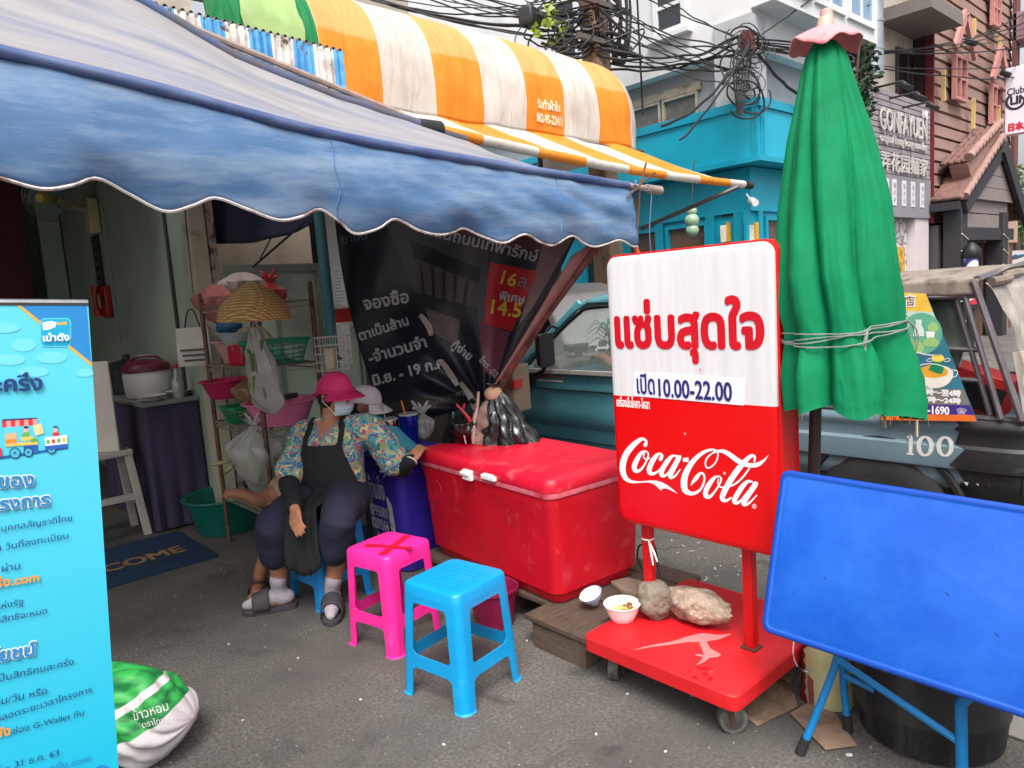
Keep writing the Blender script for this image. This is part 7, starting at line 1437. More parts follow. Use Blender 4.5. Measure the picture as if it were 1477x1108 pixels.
def basin(name, c, r0, r1, h, col, label, cat, n=40, sy=1.0, mat=None):
 t = thing(name, label, cat, tuple(c)); m_ = mat or M(name + '_' + label.split()[0], col, .4, .08, 6)
 b = MB(); b.lathe([(r0 * .9, 0), (r0, .004), (r1 * .97, h * .9), (r1 * 1.07, h * .93), (r1 * 1.09, h * .97), (r1 * 1.07, h), (r1 * .96, h * .985), (r0 * .97, .012), (0, .010)], c, n, sy=sy); return t, build(b, 'shell', m_, t)
def basket(name, c, wx, wy, h, col, label, ang=0, mat=None):
 t = thing(name, label, 'basket', tuple(c)); R = rotz(ang); m_ = mat or M('basket_' + label.split()[0], col, .45, .1, 10); P = lambda x, y, z: V(c) + R @ V((x, y, z))
 lp_ = lambda k, z: [P(x * k, y * k, z) for x, y in rrect(-wx / 2, wx / 2, -wy / 2, wy / 2, .03, 4)]
 b = MB(); b.loops([lp_(1.02, h - .022), lp_(1.06, h - .022), lp_(1.07, h), lp_(1.0, h), lp_(.98, h - .022)], False, False); build(b, 'rim', m_, t)
 b = MB(); b.loops([lp_(.8, 0), lp_(.8, .006)])
 for k in range(1, 5): z = h * k / 5.2; b.tube(lp_(lerp(.8, .99, z / h), z), .0028, 4, closed=True)
 A_, B_ = lp_(.8, .003), lp_(1.0, h - .02); n_ = len(A_)
 for i in range(n_):
  for f_ in (0, .25, .5, .75):
   if (A_[(i + 1) % n_] - A_[i]).length < .02 and f_: continue
   b.tube([A_[i].lerp(A_[(i + 1) % n_], f_), B_[i].lerp(B_[(i + 1) % n_], f_)], .0026, 4)
 build(b, 'lattice', m_, t); return t
# straw hat hung on the near post
hc = HD(366, 442, 4.16); hat = thing('straw_hat', 'conical woven straw hat hung on the front post of the rack', 'hat', tuple(hc))
straw = bpy.data.materials.new('woven_straw'); straw.use_nodes = True; n, l, p = nodes_of(straw); tc = n.new('ShaderNodeTexCoord')
wv = n.new('ShaderNodeTexWave'); wv.inputs['Scale'].default_value = 20; wv.inputs['Distortion'].default_value = 2.2; wv.bands_direction = 'Z'; l.new(tc.outputs['Object'], wv.inputs['Vector']); w2 = n.new('ShaderNodeTexWave'); w2.inputs['Scale'].default_value = 18; w2.bands_direction = 'DIAGONAL'; w2.inputs['Distortion'].default_value = 1.5; l.new(tc.outputs['Object'], w2.inputs['Vector'])
mm = n.new('ShaderNodeMath'); mm.operation = 'MULTIPLY'; l.new(wv.outputs[1], mm.inputs[0]); l.new(w2.outputs[1], mm.inputs[1]); rp = n.new('ShaderNodeValToRGB'); rp.color_ramp.elements[0].color = S(168, 128, 74) + (1,); rp.color_ramp.elements[1].color = S(232, 198, 132) + (1,); rp.color_ramp.elements[1].position = .6; l.new(mm.outputs[0], rp.inputs[0]); l.new(rp.outputs[0], p.inputs['Base Color']); p.inputs['Roughness'].default_value = .8
bp = n.new('ShaderNodeBump'); bp.inputs['Strength'].default_value = .6; bp.inputs['Distance'].default_value = .006; l.new(mm.outputs[0], bp.inputs['Height']); l.new(bp.outputs[0], p.inputs['Normal'])
ha = V((-.02, -.10, 1)).normalized(); HQ = V((0, 0, 1)).rotation_difference(ha).to_matrix() @ rotz(.5)
b = MB()
def hatf(u, v): a = 2 * pi * u; r = .188 * sin(min(1, v) * pi / 2) ** 1.15 + .012 * v; z = .145 - .21 * v ** 1.3; return hc + HQ @ V((r * cos(a) * (1 + .012 * sin(3 * a)), r * sin(a), z + .006 * sin(2 * a) * v))
b.grid(hatf, 64, 26, closed=True); hc_o = build(b, 'cone', straw, hat, smooth=180, solid=.004)
b = MB(); b.tube([hatf(k / 64, 1.0) for k in range(64)], .007, 6, closed=True); build(b, 'rim_band', straw, hat)
# bags hung from the rack
q = HD(374, 528, 4.10)
t = thing('carrier_bag', 'long translucent white carrier bag hanging under the straw hat', 'bag', tuple(q))
b = MB()
def cbf(u, v):
 a = 2 * pi * u; w_ = lerp(.026, .092, min(1, v * 1.9) ** .8) * (1 if v < .8 else 1 - .8 * ((v - .8) / .2) ** 2); return q + V((0, 0, .22 - .50 * v)) + V((.737, -.672, 0)) * (w_ * cos(a) + .045 * v * v + .012 * nz(v * 6, a)) + V((.67, .73, 0)) * (w_ * .45 * sin(a)) + V((.737, -.672, 0)) * .02 * nz(cos(a) * 4, sin(a) * 4, v * 4)
b.grid(cbf, 50, 40, closed=True); cb = build(b, 'bag', clear2, t, smooth=180)
b = MB()
for s_ in (-1, 1): b.tube(vcat([q + V((0, 0, .27)), q + V((.737, -.672, 0)) * s_ * .03 + V((0, 0, .15)), q + V((.737, -.672, 0)) * s_ * .05 + V((0, 0, .02))], 5), [.012] * 5 + [.02] * 5 + [.028], 6, flat=.4)
build(b, 'handle', clear2, cb, smooth=180)
b = MB()
for k in range(24): c_ = q + V((random.uniform(-.05, .02), random.uniform(-.03, .03), random.uniform(-.22, .08))); b.tube([c_, c_ + V((random.uniform(-.03, .03), random.uniform(-.03, .03), .12))], .008, 5)
build(b, 'greens', M('greens', S(96, 116, 60), .6, .3, 12), cb, smooth=180)
bag('plastic_bag', HD(318, 440, 4.85), (.16, .17, .14), bag_mat('plastic_pink', S(196, 120, 120), .7), 'bulging pink and clear plastic bag on top of the rack', 3, .8, False)
bag('plastic_bag', HD(392, 428, 4.75), (.10, .12, .09), bag_mat('plastic_red', S(206, 70, 80), .8), 'small red plastic bag peeping out behind the straw hat', 9, .6, True)
bag('plastic_bag', HD(350, 415, 4.9), (.16, .14, .10), bag_mat('plastic_white', S(200, 186, 180), .8), 'pale crumpled plastic bag behind the straw hat on the rack', 5, .8, False)
qq = HD(281, 500, 4.9); t = thing('paper_bag', 'printed white paper carrier hung at the left of the rack', 'bag', tuple(qq))
b = MB(); R_ = basis(V((-.6, -.8, 0))); b.loops([[qq + R_ @ V((x * k, y * k2, z)) for x, y in rrect(-.11, .11, -.03, .03, .008, 2)] for z, k, k2 in ((-.13, 1, 1.1), (-.125, 1, 1.2), (0, 1.02, 1), (.13, .98, .6))], True, False); pb_ = build(b, 'bag', M('paper_white', S(190, 184, 176), .7, .1), t, smooth=30)
b = MB()
for k in range(3): b.obox(qq + R_ @ V((0, .038, -.02 - .035 * k)), (.17 - .02 * k, .002, .014), R_)
build(b, 'print', M('print_dark', S(70, 66, 66), .6), pb_); b = MB(); b.tube(vcat([qq + R_ @ V(x) for x in ((-.05, 0, .13), (-.02, 0, .24), (.02, 0, .24), (.05, 0, .13))], 4), .005, 5); build(b, 'handle', black_rubber, pb_)
# baskets, plates, basins
basket('plastic_basket', V((1.89, 4.27, 1.225)), .34, .26, .15, S(10, 140, 96), 'green lattice basket of bowls on the rack beside the rusty post', .0)
for k, (x, y, cc) in enumerate(((1.80, 4.22, (40, 170, 176)), (1.90, 4.30, (150, 206, 196)), (1.97, 4.22, (196, 210, 200)))): b = MB(); b.ball((x, y, 1.29), (.05, .05, .05), 16, 10); build(b, 'bowl', M('bowl_c%d' % k, S(*cc), .4), loc=(x, y, 1.24), label=('turquoise plastic bowl in the green basket', 'pale mint bowl in the middle of the green basket', 'whitish bowl at the right of the green basket')[k], cat='bowl')
t = thing('plate_stack', 'cream plates standing on edge behind the green basket', 'plates', (1.9, 4.5, 1.22))
for k in range(7): b = MB(); b.lathe([(.05, 0), (.06, .002), (.115, .016), (.117, .019), (.06, .008), (0, .006)], (1.84 + k * .012, 4.50 + k * .02, 1.345), 28, V((-.35, -.9, .25))); build(b, 'plate', M('plate_cream', S(196, 180, 140), .35, .1), t)
basin('bowl', V((1.84, 4.72, 1.225)), .09, .15, .15, S(200, 150, 146), 'dusty pink strainer bowl on the second shelf of the rack', 'bowl')
basin('bowl', V((1.80, 4.60, 1.34)), .08, .13, .09, S(176, 190, 200), 'pale blue bowl stacked by the dusty pink strainer', 'bowl')
b = MB(); b.obox((1.78, 4.52, 1.29), (.10, .16, .13), rotz(.2)); build(b, 'plastic_box', M('box_red', S(186, 30, 60), .4, .1), loc=(1.78, 4.52, 1.225), label='small red plastic box beside the dusty pink strainer', cat='box', bevel=.012)
b = MB(); b.ball((1.82, 4.78, 1.46), (.08, .10, .05), 14, 10, None, lambda d: 1 + .2 * nz(d.x * 3, d.y * 3, d.z * 3)); build(b, 'cloth', M('cloth_blue', S(40, 90, 130), .8, .2), loc=(1.82, 4.78, 1.42), label='bundled blue cloth under the pink plastic bag', cat='cloth', smooth=180)
basin('basin', V((1.90, 4.30, .845)), .15, .215, .15, S(226, 120, 160), 'rose pink plastic basin on the third shelf behind the post', 'basin')
b = MB(); b.obox((1.96, 4.28, 1.01), (.1, .04, .03), rotz(.4)); b.obox((1.86, 4.34, 1.0), (.04, .12, .03), rotz(.9)); build(b, 'utensils', M('utensil_dark', S(60, 46, 50), .6), loc=(1.92, 4.3, .98), label='dark kitchen utensils lying in the rose pink basin', cat='utensils')
basket('plastic_basket', V((1.80, 4.66, .845)), .22, .20, .11, S(20, 130, 80), 'low dark green basket left of the rose pink basin', .0)
basin('basin', V((1.78, 4.80, 1.0)), .12, .17, .12, S(176, 30, 76), 'deep red handled basin at the left of the rack', 'basin')
bag('plastic_bag', V((1.84, 4.55, 1.03)), (.13, .14, .10), bag_mat('plastic_tan', S(150, 116, 90), .75), 'brownish bag of dry goods above the dark green basket', 14, .8, False)
bag('plastic_bag', V((1.84, 4.42, .50)), (.17, .20, .16), clear2, 'clear bag of greens on the lowest shelf of the rack', 21, .5, True)
bag('plastic_bag', HD(372, 658, 4.40), (.17, .19, .19), clear, 'big clear plastic bag with twisted top in front of the rack', 31, .4, True)
b = MB()
for k in range(40): c_ = HD(372, 670, 4.42) + V((random.gauss(0, .06), random.gauss(0, .06), random.gauss(0, .05))); b.tube([c_, c_ + V((random.gauss(0, .04), random.gauss(0, .04), random.gauss(0, .04)))], .014, 5)
build(b, 'vegetables', M('veg_pale', S(150, 150, 110), .6, .35, 10), loc=tuple(HD(372, 680, 4.42)), label='pale vegetables inside the big clear plastic bag', cat='vegetables', kind='stuff', smooth=180)
basin('tub', HZ(325, 768) + V((.05, .06, 0)), .20, .27, .27, S(14, 96, 84), 'dark green plastic tub on the floor left of the clear bag', 'tub')
# wire cutlery basket and cup on the screen
wq = HD(480, 512, 4.35); wb = thing('wire_basket', 'white wire cutlery basket hooked on the turquoise pipe', 'basket', tuple(wq)); R_ = basis(V((-.6, -.8, 0))); wm = M('wire_white', S(190, 186, 176), .4, .1)
b = MB()
for z in (-.09, -.04, .01, .06, .11): b.tube([wq + R_ @ V((x, y, z)) for x, y in rrect(-.10, .10, -.05, .05, .015, 2)], .003, 5, closed=True)
for k in range(7):
 for y in (-.05, .05): b.tube([wq + R_ @ V((-.09 + .03 * k, y, -.09)), wq + R_ @ V((-.09 + .03 * k, y, .11))], .0025, 4)
build(b, 'wires', wm, wb)
b = MB(); b.lathe([(.035, 0), (.04, .01), (.045, .12), (.042, .12), (.03, .01)], wq + V((-.02, 0, -.08)), 16); build(b, 'cup', M('cup_cream', S(190, 176, 150), .5, .1), loc=tuple(wq), label='cream plastic cup standing in the white wire basket', cat='cup')

# ---- indigo bin with a shop number, cups and bag on it
bc0 = V((2.30, 3.56, 0)); bi = thing('ice_bin', 'indigo plastic ice bin with white hand lettering left of the cooler', 'bin', tuple(bc0)); indigo = M('indigo_plastic', S(52, 36, 150), .42, .12, 4, col2=S(40, 28, 110), c2scale=3)
BH = .70; hb = lambda z: lerp(.155, .185, z / BH)
rb_ = lambda k, z: [bc0 + V((x, y, z)) for x, y in rrect(-k, k, -k, k, .06, 6)]
b = MB(); b.loops([rb_(hb(0) - .01, .0), rb_(hb(0), .01), rb_(hb(.56), .56), rb_(hb(.56) + .012, .57), rb_(hb(.56) + .014, .60), rb_(hb(.6) + .004, .605), rb_(hb(.63) + .004, .63)]); bb_ = build(b, 'body', indigo, bi)
b = MB(); b.loops([rb_(.198, .63), rb_(.204, .635), rb_(.206, .66), rb_(.20, .685), rb_(.18, .70), rb_(.14, .704)]); bl_ = build(b, 'lid', indigo, bi)
b = MB(); 
for s_ in (-1, 1): b.tube(vcat([bc0 + V((-.20, s_ * .06 - .05, .60)), bc0 + V((-.225, s_ * .05 - .05, .57)), bc0 + V((-.22, s_ * .02 - .05, .545))], 4), .008, 6)
b.obox(bc0 + V((-.21, .06, .665)), (.02, .05, .04)); build(b, 'handle', indigo, bl_)
wc_ = M('chalk_white', S(196, 190, 206), .8)
fx = lambda x, y, w=0: V((bc0.x - hb(y) - .003 - w, bc0.y - x, y))
b = MB(); text(b, 'น้ำแข็ง', fx, box=(-.14, .03, .42, .56), bold=.0012, lift=.003); text(b, '0795001', fx, box=(-.15, .03, .31, .375), bold=.0012, lift=.003); text(b, '0209364', fx, box=(-.15, .03, .23, .295), bold=.0012, lift=.003); text(b, '101', fx, box=(-.10, .02, .15, .21), bold=.0012, lift=.003); build(b, 'lettering', wc_, bb_, smooth=0)
b = MB(); b.prism([fx(x, y, .002) for x, y in ((.055, .25), (.10, .24), (.092, .40), (.062, .44), (.045, .45))], (-.001, 0, 0)); lb_ = build(b, 'sticker', M('sticker_pale', S(196, 192, 196), .6), bb_, smooth=0)
b = MB(); text(b, 'ส', fx, box=(.060, .075, .345, .37), lift=.006); text(b, 'ถด', fx, box=(.062, .09, .27, .295), lift=.006); build(b, 'lettering', M('ink_dark', S(60, 56, 70), .6), lb_, smooth=0)
def tumbler(c, r, h, m_, sm, label, lidm, nm):
 t = thing('tumbler', label, 'tumbler', tuple(c)); b = MB(); b.lathe([(r * .78, 0), (r * .82, .004), (r * .98, h * .85), (r, h * .97), (r * .985, h), (r * .93, h * .99), (r * .75, .01), (0, .01)], c, 32); build(b, 'cup', m_, t)
 b = MB(); b.lathe([(r * .94, h - .004), (r * .99, h + .003), (r * .96, h + .009), (0, h + .007)], c, 28); build(b, 'lid', lidm, t); b = MB(); b.tube([V(c) + V((0, 0, .03)), V(c) + V((-.01, .012, h)), V(c) + V((-.02, .03, h + .085))], .0055, 8); build(b, 'straw', sm, t)
sl_ = M('brushed_steel', S(196, 186, 172), .22, .1, 6, metal=1); bl2 = M('blue_enamel', S(14, 36, 150), .22, .08, 4, metal=.5, coat=.4)
clid = M('clear_lid', S(180, 180, 180), .2)
tumbler(V((2.235, 3.60, .705)), .056, .165, sl_, M('straw_green', S(120, 150, 120), .5), 'brushed steel tumbler with a greenish straw on the indigo bin', clid, 0)
tumbler(V((2.345, 3.555, .705)), .060, .18, bl2, M('straw_orange', S(220, 110, 40), .5), 'shiny blue tumbler with an orange straw on the indigo bin', clid, 1)
bag('plastic_bag', V((2.46, 3.58, .79)), (.07, .08, .08), clear, 'crumpled clear plastic bag beside the blue tumbler', 41, .5, True)

# ================================================================ HANGING VINYL BANNER, GATHERED AT ITS FOOT
def bd(px, py): return 4.95 - (px - 485) / 345 * .98
def vb(px, py, w=0.0):
 k = (py - 300) / 300.0; cxp = 700; dx = px - cxp
 fold = .055 * sin(dx * .055 + py * .018) * (.35 + .8 * k) + .03 * nz(px * .02, py * .012, 3); r_ = math.hypot(px - 702, py - 585) + 20
 fold += .05 * sin(math.atan2(px - 702, 590 - py) * 13) * max(0, 1 - r_ / 260)
 return HD(px, py, bd(px, py) + fold - w)
TOP = [(478, 268), (560, 268), (650, 280), (740, 300), (832, 338)]; BOT = [(556, 614), (622, 603), (682, 585), (700, 578), (712, 570)]
def edge(E, u): k = u * (len(E) - 1); i = min(int(k), len(E) - 2); return (lerp(E[i][0], E[i + 1][0], k - i), lerp(E[i][1], E[i + 1][1], k - i))
def vbp(u, v): a, c = edge(TOP, u), edge(BOT, u); bow = -14 * sin(v * pi) * (1 - u) + 10 * sin(v * pi) * (u > .6) * (u - .6); return vb(lerp(a[0], c[0], v) + bow, lerp(a[1], c[1], v))
vn_ = thing('vinyl_banner', 'dark printed vinyl banner hung under the awning with its foot tied in a bunch', 'banner', tuple(HD(640, 600, 4.4)))
vin = M('vinyl_black', S(26, 28, 40), .42, .2, 5)
b = MB(); b.grid(vbp, 120, 80); vs_ = build(b, 'sheet', vin, vn_, smooth=180, solid=.002, soff=0)
def patch(nm, quad, col, w=.004, nu=24, nv=16, var=.15, rough=.45):
 (ax_, ay), (bx_, by), (cx_, cy_), (dx_, dy_) = quad; b = MB()
 b.grid(lambda u, v: vb(lerp(lerp(ax_, bx_, u), lerp(dx_, cx_, u), v), lerp(lerp(ay, by, u), lerp(dy_, cy_, u), v), w), nu, nv); return build(b, nm, M('print_' + nm + str(len(MATS)), S(*col), rough, var, 8), vs_, smooth=180)
patch('brown_strip', ((585, 275), (815, 332), (806, 372), (600, 322)), (84, 44, 36), .0035)
patch('picture_field', ((545, 296), (706, 352), (700, 470), (606, 440)), (64, 64, 70), .004)
patch('roof_print', ((590, 345), (694, 388), (690, 408), (598, 372)), (24, 26, 36), .006)
patch('facade_print', ((600, 374), (684, 408), (676, 452), (612, 432)), (82, 74, 76), .006)
patch('balcony_print', ((596, 420), (690, 445), (684, 468), (606, 442)), (34, 34, 40), .008)
patch('facade_print', ((612, 444), (664, 462), (658, 500), (626, 480)), (96, 82, 78), .006)
for k in range(5): patch('column_print', ((604 + k * 17, 378 + k * 6), (608 + k * 17, 380 + k * 6), (614 + k * 14, 428 + k * 5), (610 + k * 14, 427 + k * 5)), (30, 28, 38), .009, 2, 6)
patch('red_panel', ((706, 378), (776, 392), (738, 478), (698, 466)), (176, 22, 34), .005)
patch('pale_edge', ((786, 345), (826, 345), (770, 440), (748, 470)), (120, 92, 90), .0045)
patch('pink_print', ((690, 462), (735, 480), (716, 548), (698, 536)), (112, 56, 70), .0045)
patch('lower_band', ((548, 584), (640, 570), (680, 577), (560, 604)), (58, 52, 46), .004)
def vtext(b, s, p0, p1, rise=0.0, w=.010, bold=0.0, h=None):
 """line of print between two pixel anchors, following the folds"""
 vs, fs = glyphs(s); x0, x1 = min(v.x for v in vs), max(v.x for v in vs); L = math.hypot(p1[0] - p0[0], p1[1] - p0[1]); k = L / (x1 - x0); ky = (h or 1.0) * k; ux, uy = (p1[0] - p0[0]) / L, (p1[1] - p0[1]) / L
 for q, (ox, oy) in enumerate([(0, 0)] + ([(bold * cos(a), bold * sin(a)) for a in (0, 1.05, 2.1, 3.14, 4.2, 5.2)] if bold else [])):
  P_ = [(p0[0] + (v.x - x0) * k * ux + v.y * ky * uy + ox, p0[1] + (v.x - x0) * k * uy - v.y * ky * ux + oy) for v in vs]
  b.add([vb(x, y, w + q * .0002 + v.z) for (x, y), v in zip(P_, vs)], fs)
b = MB(); vtext(b, 'ที่ดินถนนเทพารักษ์', (612, 338), (774, 378), bold=.5); vtext(b, 'จองซื้อ', (526, 447), (590, 436), bold=.8); vtext(b, 'ตาเป็นล้าน', (520, 491), (590, 468), bold=.7); vtext(b, '-จำนวนจำ', (534, 524), (616, 500), bold=.7); vtext(b, 'มิ.ย. - 19 ก.ค.', (540, 556), (646, 528), bold=.8); vtext(b, 'โทร. 02', (690, 520), (714, 545), bold=.4); vtext(b, 'กู้ง่าย', (650, 500), (676, 520), bold=.4); vtext(b, 'พิเศษ', (720, 432), (756, 438), bold=.4, w=.012)
build(b, 'lettering', M('print_grey_white', S(176, 176, 180), .5), vs_, smooth=0)
b = MB(); vtext(b, '16', (722, 408), (742, 414), bold=.5, w=.012); vtext(b, '14.5', (708, 452), (750, 458), bold=.7, w=.012); build(b, 'lettering', M('print_yellow', S(206, 176, 60), .5), vs_, smooth=0)
b = MB(); vtext(b, 'ล.', (746, 412), (762, 418), bold=.4, w=.012); vtext(b, 'ชั้นบนอาคาร', (618, 588), (676, 568), w=.01); vtext(b, 'ขายดี', (494, 352), (530, 344), w=.01); build(b, 'lettering', M('print_dim', S(124, 120, 122), .6), vs_, smooth=0)
b = MB()
for P_ in ([(606, 454), (618, 470), (622, 484)], [(636, 520), (650, 540), (660, 556)], [(664, 552), (680, 575), (688, 600)]): b.stroke([(x, y, 4 + 5 * sin(pi * (i + .5) / 3)) for i, (x, y) in enumerate(P_)], lambda x, y, w=0: vb(x, y, .014), 1)
build(b, 'torn_strip', M('torn_pale', S(176, 164, 156), .7), vs_, smooth=0)
wp = thing('wooden_pole', 'dark red wooden pole leaning along the right edge of the vinyl banner', 'pole', tuple(HD(700, 590, 4.0)))
b = MB(); b.tube([HD(862, 352, 3.78), HD(780, 462, 3.92), HD(706, 576, 4.02), HD(690, 640, 4.1)], [.026, .028, .03, .03], 10); build(b, 'shaft', M('pole_wood', S(104, 62, 56), .7, .3, 10, col2=S(70, 40, 40), c2scale=12), wp)
b = MB(); b.grid(lambda u, v: HD(lerp(848, 716, v) + (u - .5) * lerp(36, 14, v) - 6, lerp(358, 562, v) - (u - .5) * 22, lerp(3.76, 3.95, v) - .03 + .03 * abs(u - .5)), 8, 24); build(b, 'cloth_strip', M('strip_pinkish', S(134, 92, 90), .7, .2, 8), wp, smooth=180, solid=.003)
# bunched knot, rag and black bag
kn = thing('tied_bundle', 'knotted rag and cord bundle at the foot of the vinyl banner', 'bundle', tuple(HD(706, 575, 3.98)))
b = MB(); kc = HD(712, 568, 3.96); b.ball(kc, (.05, .05, .045), 18, 12, None, lambda d: 1 + .12 * nz(d.x * 4, d.y * 4, d.z * 4)); build(b, 'knot', M('knot_tan', S(190, 156, 128), .8, .15, 20), kn)
b = MB(); b.tube(vcat([kc + V((0, 0, -.03)), HD(702, 590, 3.97), HD(694, 610, 3.97), HD(690, 628, 3.98), HD(700, 640, 4.0)], 5), [.04, .035, .03, .03, .035, .04, .045, .04, .045, .05, .05, .045, .04, .045, .05, .04, .05, .05, .05, .04, .03], 10); rg = remesh(b, .009, 2)
for v in rg.v: v += V((nz(v.x * 18, v.y * 18, v.z * 18), nz(v.y * 18, v.z * 18, 2), nz(v.z * 12, v.x * 12, 7))) * .022
build(rg, 'rag', M('rag_grey', S(140, 118, 110), .85, .3, 14), kn, smooth=180)
b = MB(); b.tube([HD(658, 583, 3.95), HD(672, 598, 3.95), HD(678, 606, 3.95), HD(683, 632, 3.96)], [.006, .010, .012, .006], 6); b.tube([HD(668, 590, 3.95), HD(670, 582, 3.95)], .006, 6); build(b, 'red_ribbon', M('ribbon_red', S(170, 30, 40), .4), kn)
b = MB(); b.tube(vcat([HD(690, 565, 3.95), HD(688, 590, 3.94), HD(684, 605, 3.94), HD(682, 640, 3.95)], 4), [.012] * 6 + [.016] * 6 + [.01], 6, flat=.4); b.tube([HD(672, 640, 3.95), HD(668, 622, 3.95)], .004, 5); build(b, 'pale_strap', M('strap_pale', S(190, 160, 150), .7), kn)
blk = M('bin_bag', S(16, 16, 18), .22, .2, 8, spec=.7)
bt = thing('bin_bag', 'shiny black bin bag tied to the pole behind the red cooler', 'bag', tuple(HD(735, 640, 4.0)))
b = MB(); RVc = V((.737, -.672, 0)); FVc = V((.672, .737, 0)); k0 = HD(714, 560, 3.95); k1 = HD(733, 648, 3.97)
def bbf(u, v):
 a = 2 * pi * u; c_ = k0.lerp(k1, v); r = .02 + .155 * v ** .75 * (1 if v < .9 else 1 - .25 * ((v - .9) / .1)); pl_ = abs(sin(a * 4.5 + 1.4 * nz(v * 3, cos(a)) )) ** .5
 w = .70 + .32 * pl_ + .12 * nz(cos(a) * 3, sin(a) * 3, v * 6) + .06 * abs(nz(cos(a) * 8, sin(a) * 8, v * 9)); return c_ + RVc * (r * w * cos(a) + .03 * v) + FVc * (r * .6 * w * sin(a)) + V((0, 0, .012 * nz(cos(a) * 4, v * 8)))
b.grid(bbf, 120, 50, closed=True); build(b, 'bag', blk, bt, smooth=180)
b = MB()
for k in range(5): a = k * 1.3; b.tube(vcat([k0, k0 + V((.02 * cos(a), .02 * sin(a), .02)), k0 + V((.05 * cos(a), .05 * sin(a), .03))], 4), [.012] * 4 + [.01] * 4 + [.003], 6)
build(b, 'knot', blk, bt, smooth=180)
bag('bin_bag', HD(672, 618, 4.02), (.10, .10, .09), blk, 'small black plastic bag hanging beside the red ribbon', 57, .4, False)
cr = thing('concrete_post', 'short weathered concrete block stand under the tied bundle', 'post', (2.92, 3.30, 0)); b = MB(); b.box(2.80, 3.0, 3.28, 3.46, 0, .72); build(b, 'shaft', concrete_b, cr, bevel=.01)
q = HD(742, 560, 4.6); b = MB(); b.obox(q, (.2, .12, .3), rotz(.3)); ob = build(b, 'crate', M('crate_tan', S(150, 130, 110), .7, .15), loc=tuple(q), label='tan crate glimpsed between the black bag and the pickup', cat='crate', bevel=.01); b = MB(); b.obox(q + V((-.06, -.09, .04)), (.10, .03, .05), rotz(.3)); build(b, 'red_label', M('label_red', S(200, 50, 50), .5), ob)

# ================================================================ INFORMATION BANNER AT THE LEFT EDGE
wd_ = ray(2000, 554 - 130 - .0695 * (2000 - CX)); wd_.z = 0; wd_.normalize(); rt = radians(3.8)
BX = (wd_ * cos(rt) - V((0, 0, 1)) * sin(rt)); BY = (V((0, 0, 1)) * cos(rt) + wd_ * sin(rt)); BN = BX.cross(BY); BO = HD(127, 437, 1.6)
def ib(px, py):
 d = ray(px, py); t = (BO - EYE).dot(BN) / d.dot(BN); q = EYE + d * t - BO; return (q.dot(BX), q.dot(BY))
ibp = lambda x, y, w=0: BO + BX * x + BY * y + BN * w
HB = BO.z / cos(rt) - .03
ibn = thing('information_banner', 'tall cyan information banner with Thai text and a food cart picture', 'banner', tuple(ibp(-.31, -HB + .02)))
b = MB(); b.prism([ibp(-.62, 0), ibp(-.62, -HB + .05), ibp(0, -HB + .05), ibp(0, 0)], BN * -.0025)
cy_m = bpy.data.materials.new('banner_cyan'); cy_m.use_nodes = True; n, l, p = nodes_of(cy_m); tc = n.new('ShaderNodeTexCoord'); sx = n.new('ShaderNodeSeparateXYZ'); l.new(tc.outputs['Object'], sx.inputs[0]); mr = n.new('ShaderNodeMapRange'); mr.inputs[1].default_value = .5; mr.inputs[2].default_value = 1.6; l.new(sx.outputs['Z'], mr.inputs[0]); rp = n.new('ShaderNodeValToRGB'); rp.color_ramp.elements[0].color = S(24, 176, 208) + (1,); rp.color_ramp.elements[1].color = S(96, 206, 228) + (1,); l.new(mr.outputs[0], rp.inputs[0]); l.new(rp.outputs[0], p.inputs['Base Color']); p.inputs['Roughness'].default_value = .45
ish = build(b, 'sheet', cy_m, ibn, smooth=0)
b = MB(); b.tube([ibp(-.62, 0, -.004), ibp(0, 0, -.004)], .008, 8); b.tube([ibp(-.31, 0, -.02), ibp(-.31, -HB + .03, -.05)], .01, 8); build(b, 'frame_bar', steel, ibn); b = MB(); b.obox(ibp(-.31, -HB + .035, -.02), (.64, .16, .07), Matrix((BX, BN, BY)).transposed()); build(b, 'base_case', M('case_grey', S(150, 150, 154), .4, metal=.5), ibn, bevel=.01)
def zq(x, y): return ib(x / 4.43, 430 + y / 4.43)
def zr(x, y): return ib(x / 2.367, 640 + y / 2.367)
LV = [0]
def bpatch(nm, pts, col, par=None, var=.05):
 LV[0] += 1; b = MB(); b.poly([ibp(x, y, .0006 + .00004 * LV[0]) for x, y in pts]); 
 if len(b.v) and (b.v[1] - b.v[0]).cross(b.v[2] - b.v[1]).dot(BN) < 0: b.f[0] = b.f[0][::-1]
 return build(b, nm, M('ib_' + nm + '_%d_%d_%d' % col, S(*col), .45, var, 20), par or ish, smooth=0)
ell = lambda cx, cy, rx, ry, f=zq: [f(cx + rx * cos(a), cy + ry * sin(a)) for a in [-k * pi / 14 for k in range(28)]]
bpatch('corner_field', [zq(85, 25), zq(552, 32), zq(582, 425)], (34, 130, 196))
bpatch('orange_line', [zq(72, 20), zq(100, 20), zq(588, 418), zq(586, 438)], (226, 168, 60))
for q in ((150, 300, 80, 42), (60, 395, 100, 36), (330, 380, 100, 38), (215, 470, 100, 34), (540, 478, 56, 26), (20, 190, 110, 34)): bpatch('cloud', ell(*q), (112, 208, 226))
rr = lambda x0, x1, y0, y1, r, f=zq: [f(x, y) for x, y in rrect(x0, x1, y0, y1, r, 5)][::-1]
bpatch('icon', rr(256, 454, 128, 314, 34), (96, 204, 222)); bpatch('icon', rr(262, 448, 134, 308, 30), (20, 160, 200)); bpatch('wallet', [zq(*q) for q in ((270, 156), (330, 146), (362, 156), (352, 186), (310, 202), (274, 206))], (226, 226, 226)); bpatch('wallet_flap', [zq(*q) for q in ((362, 158), (424, 150), (426, 170), (366, 172))], (222, 170, 50))
LT = {}
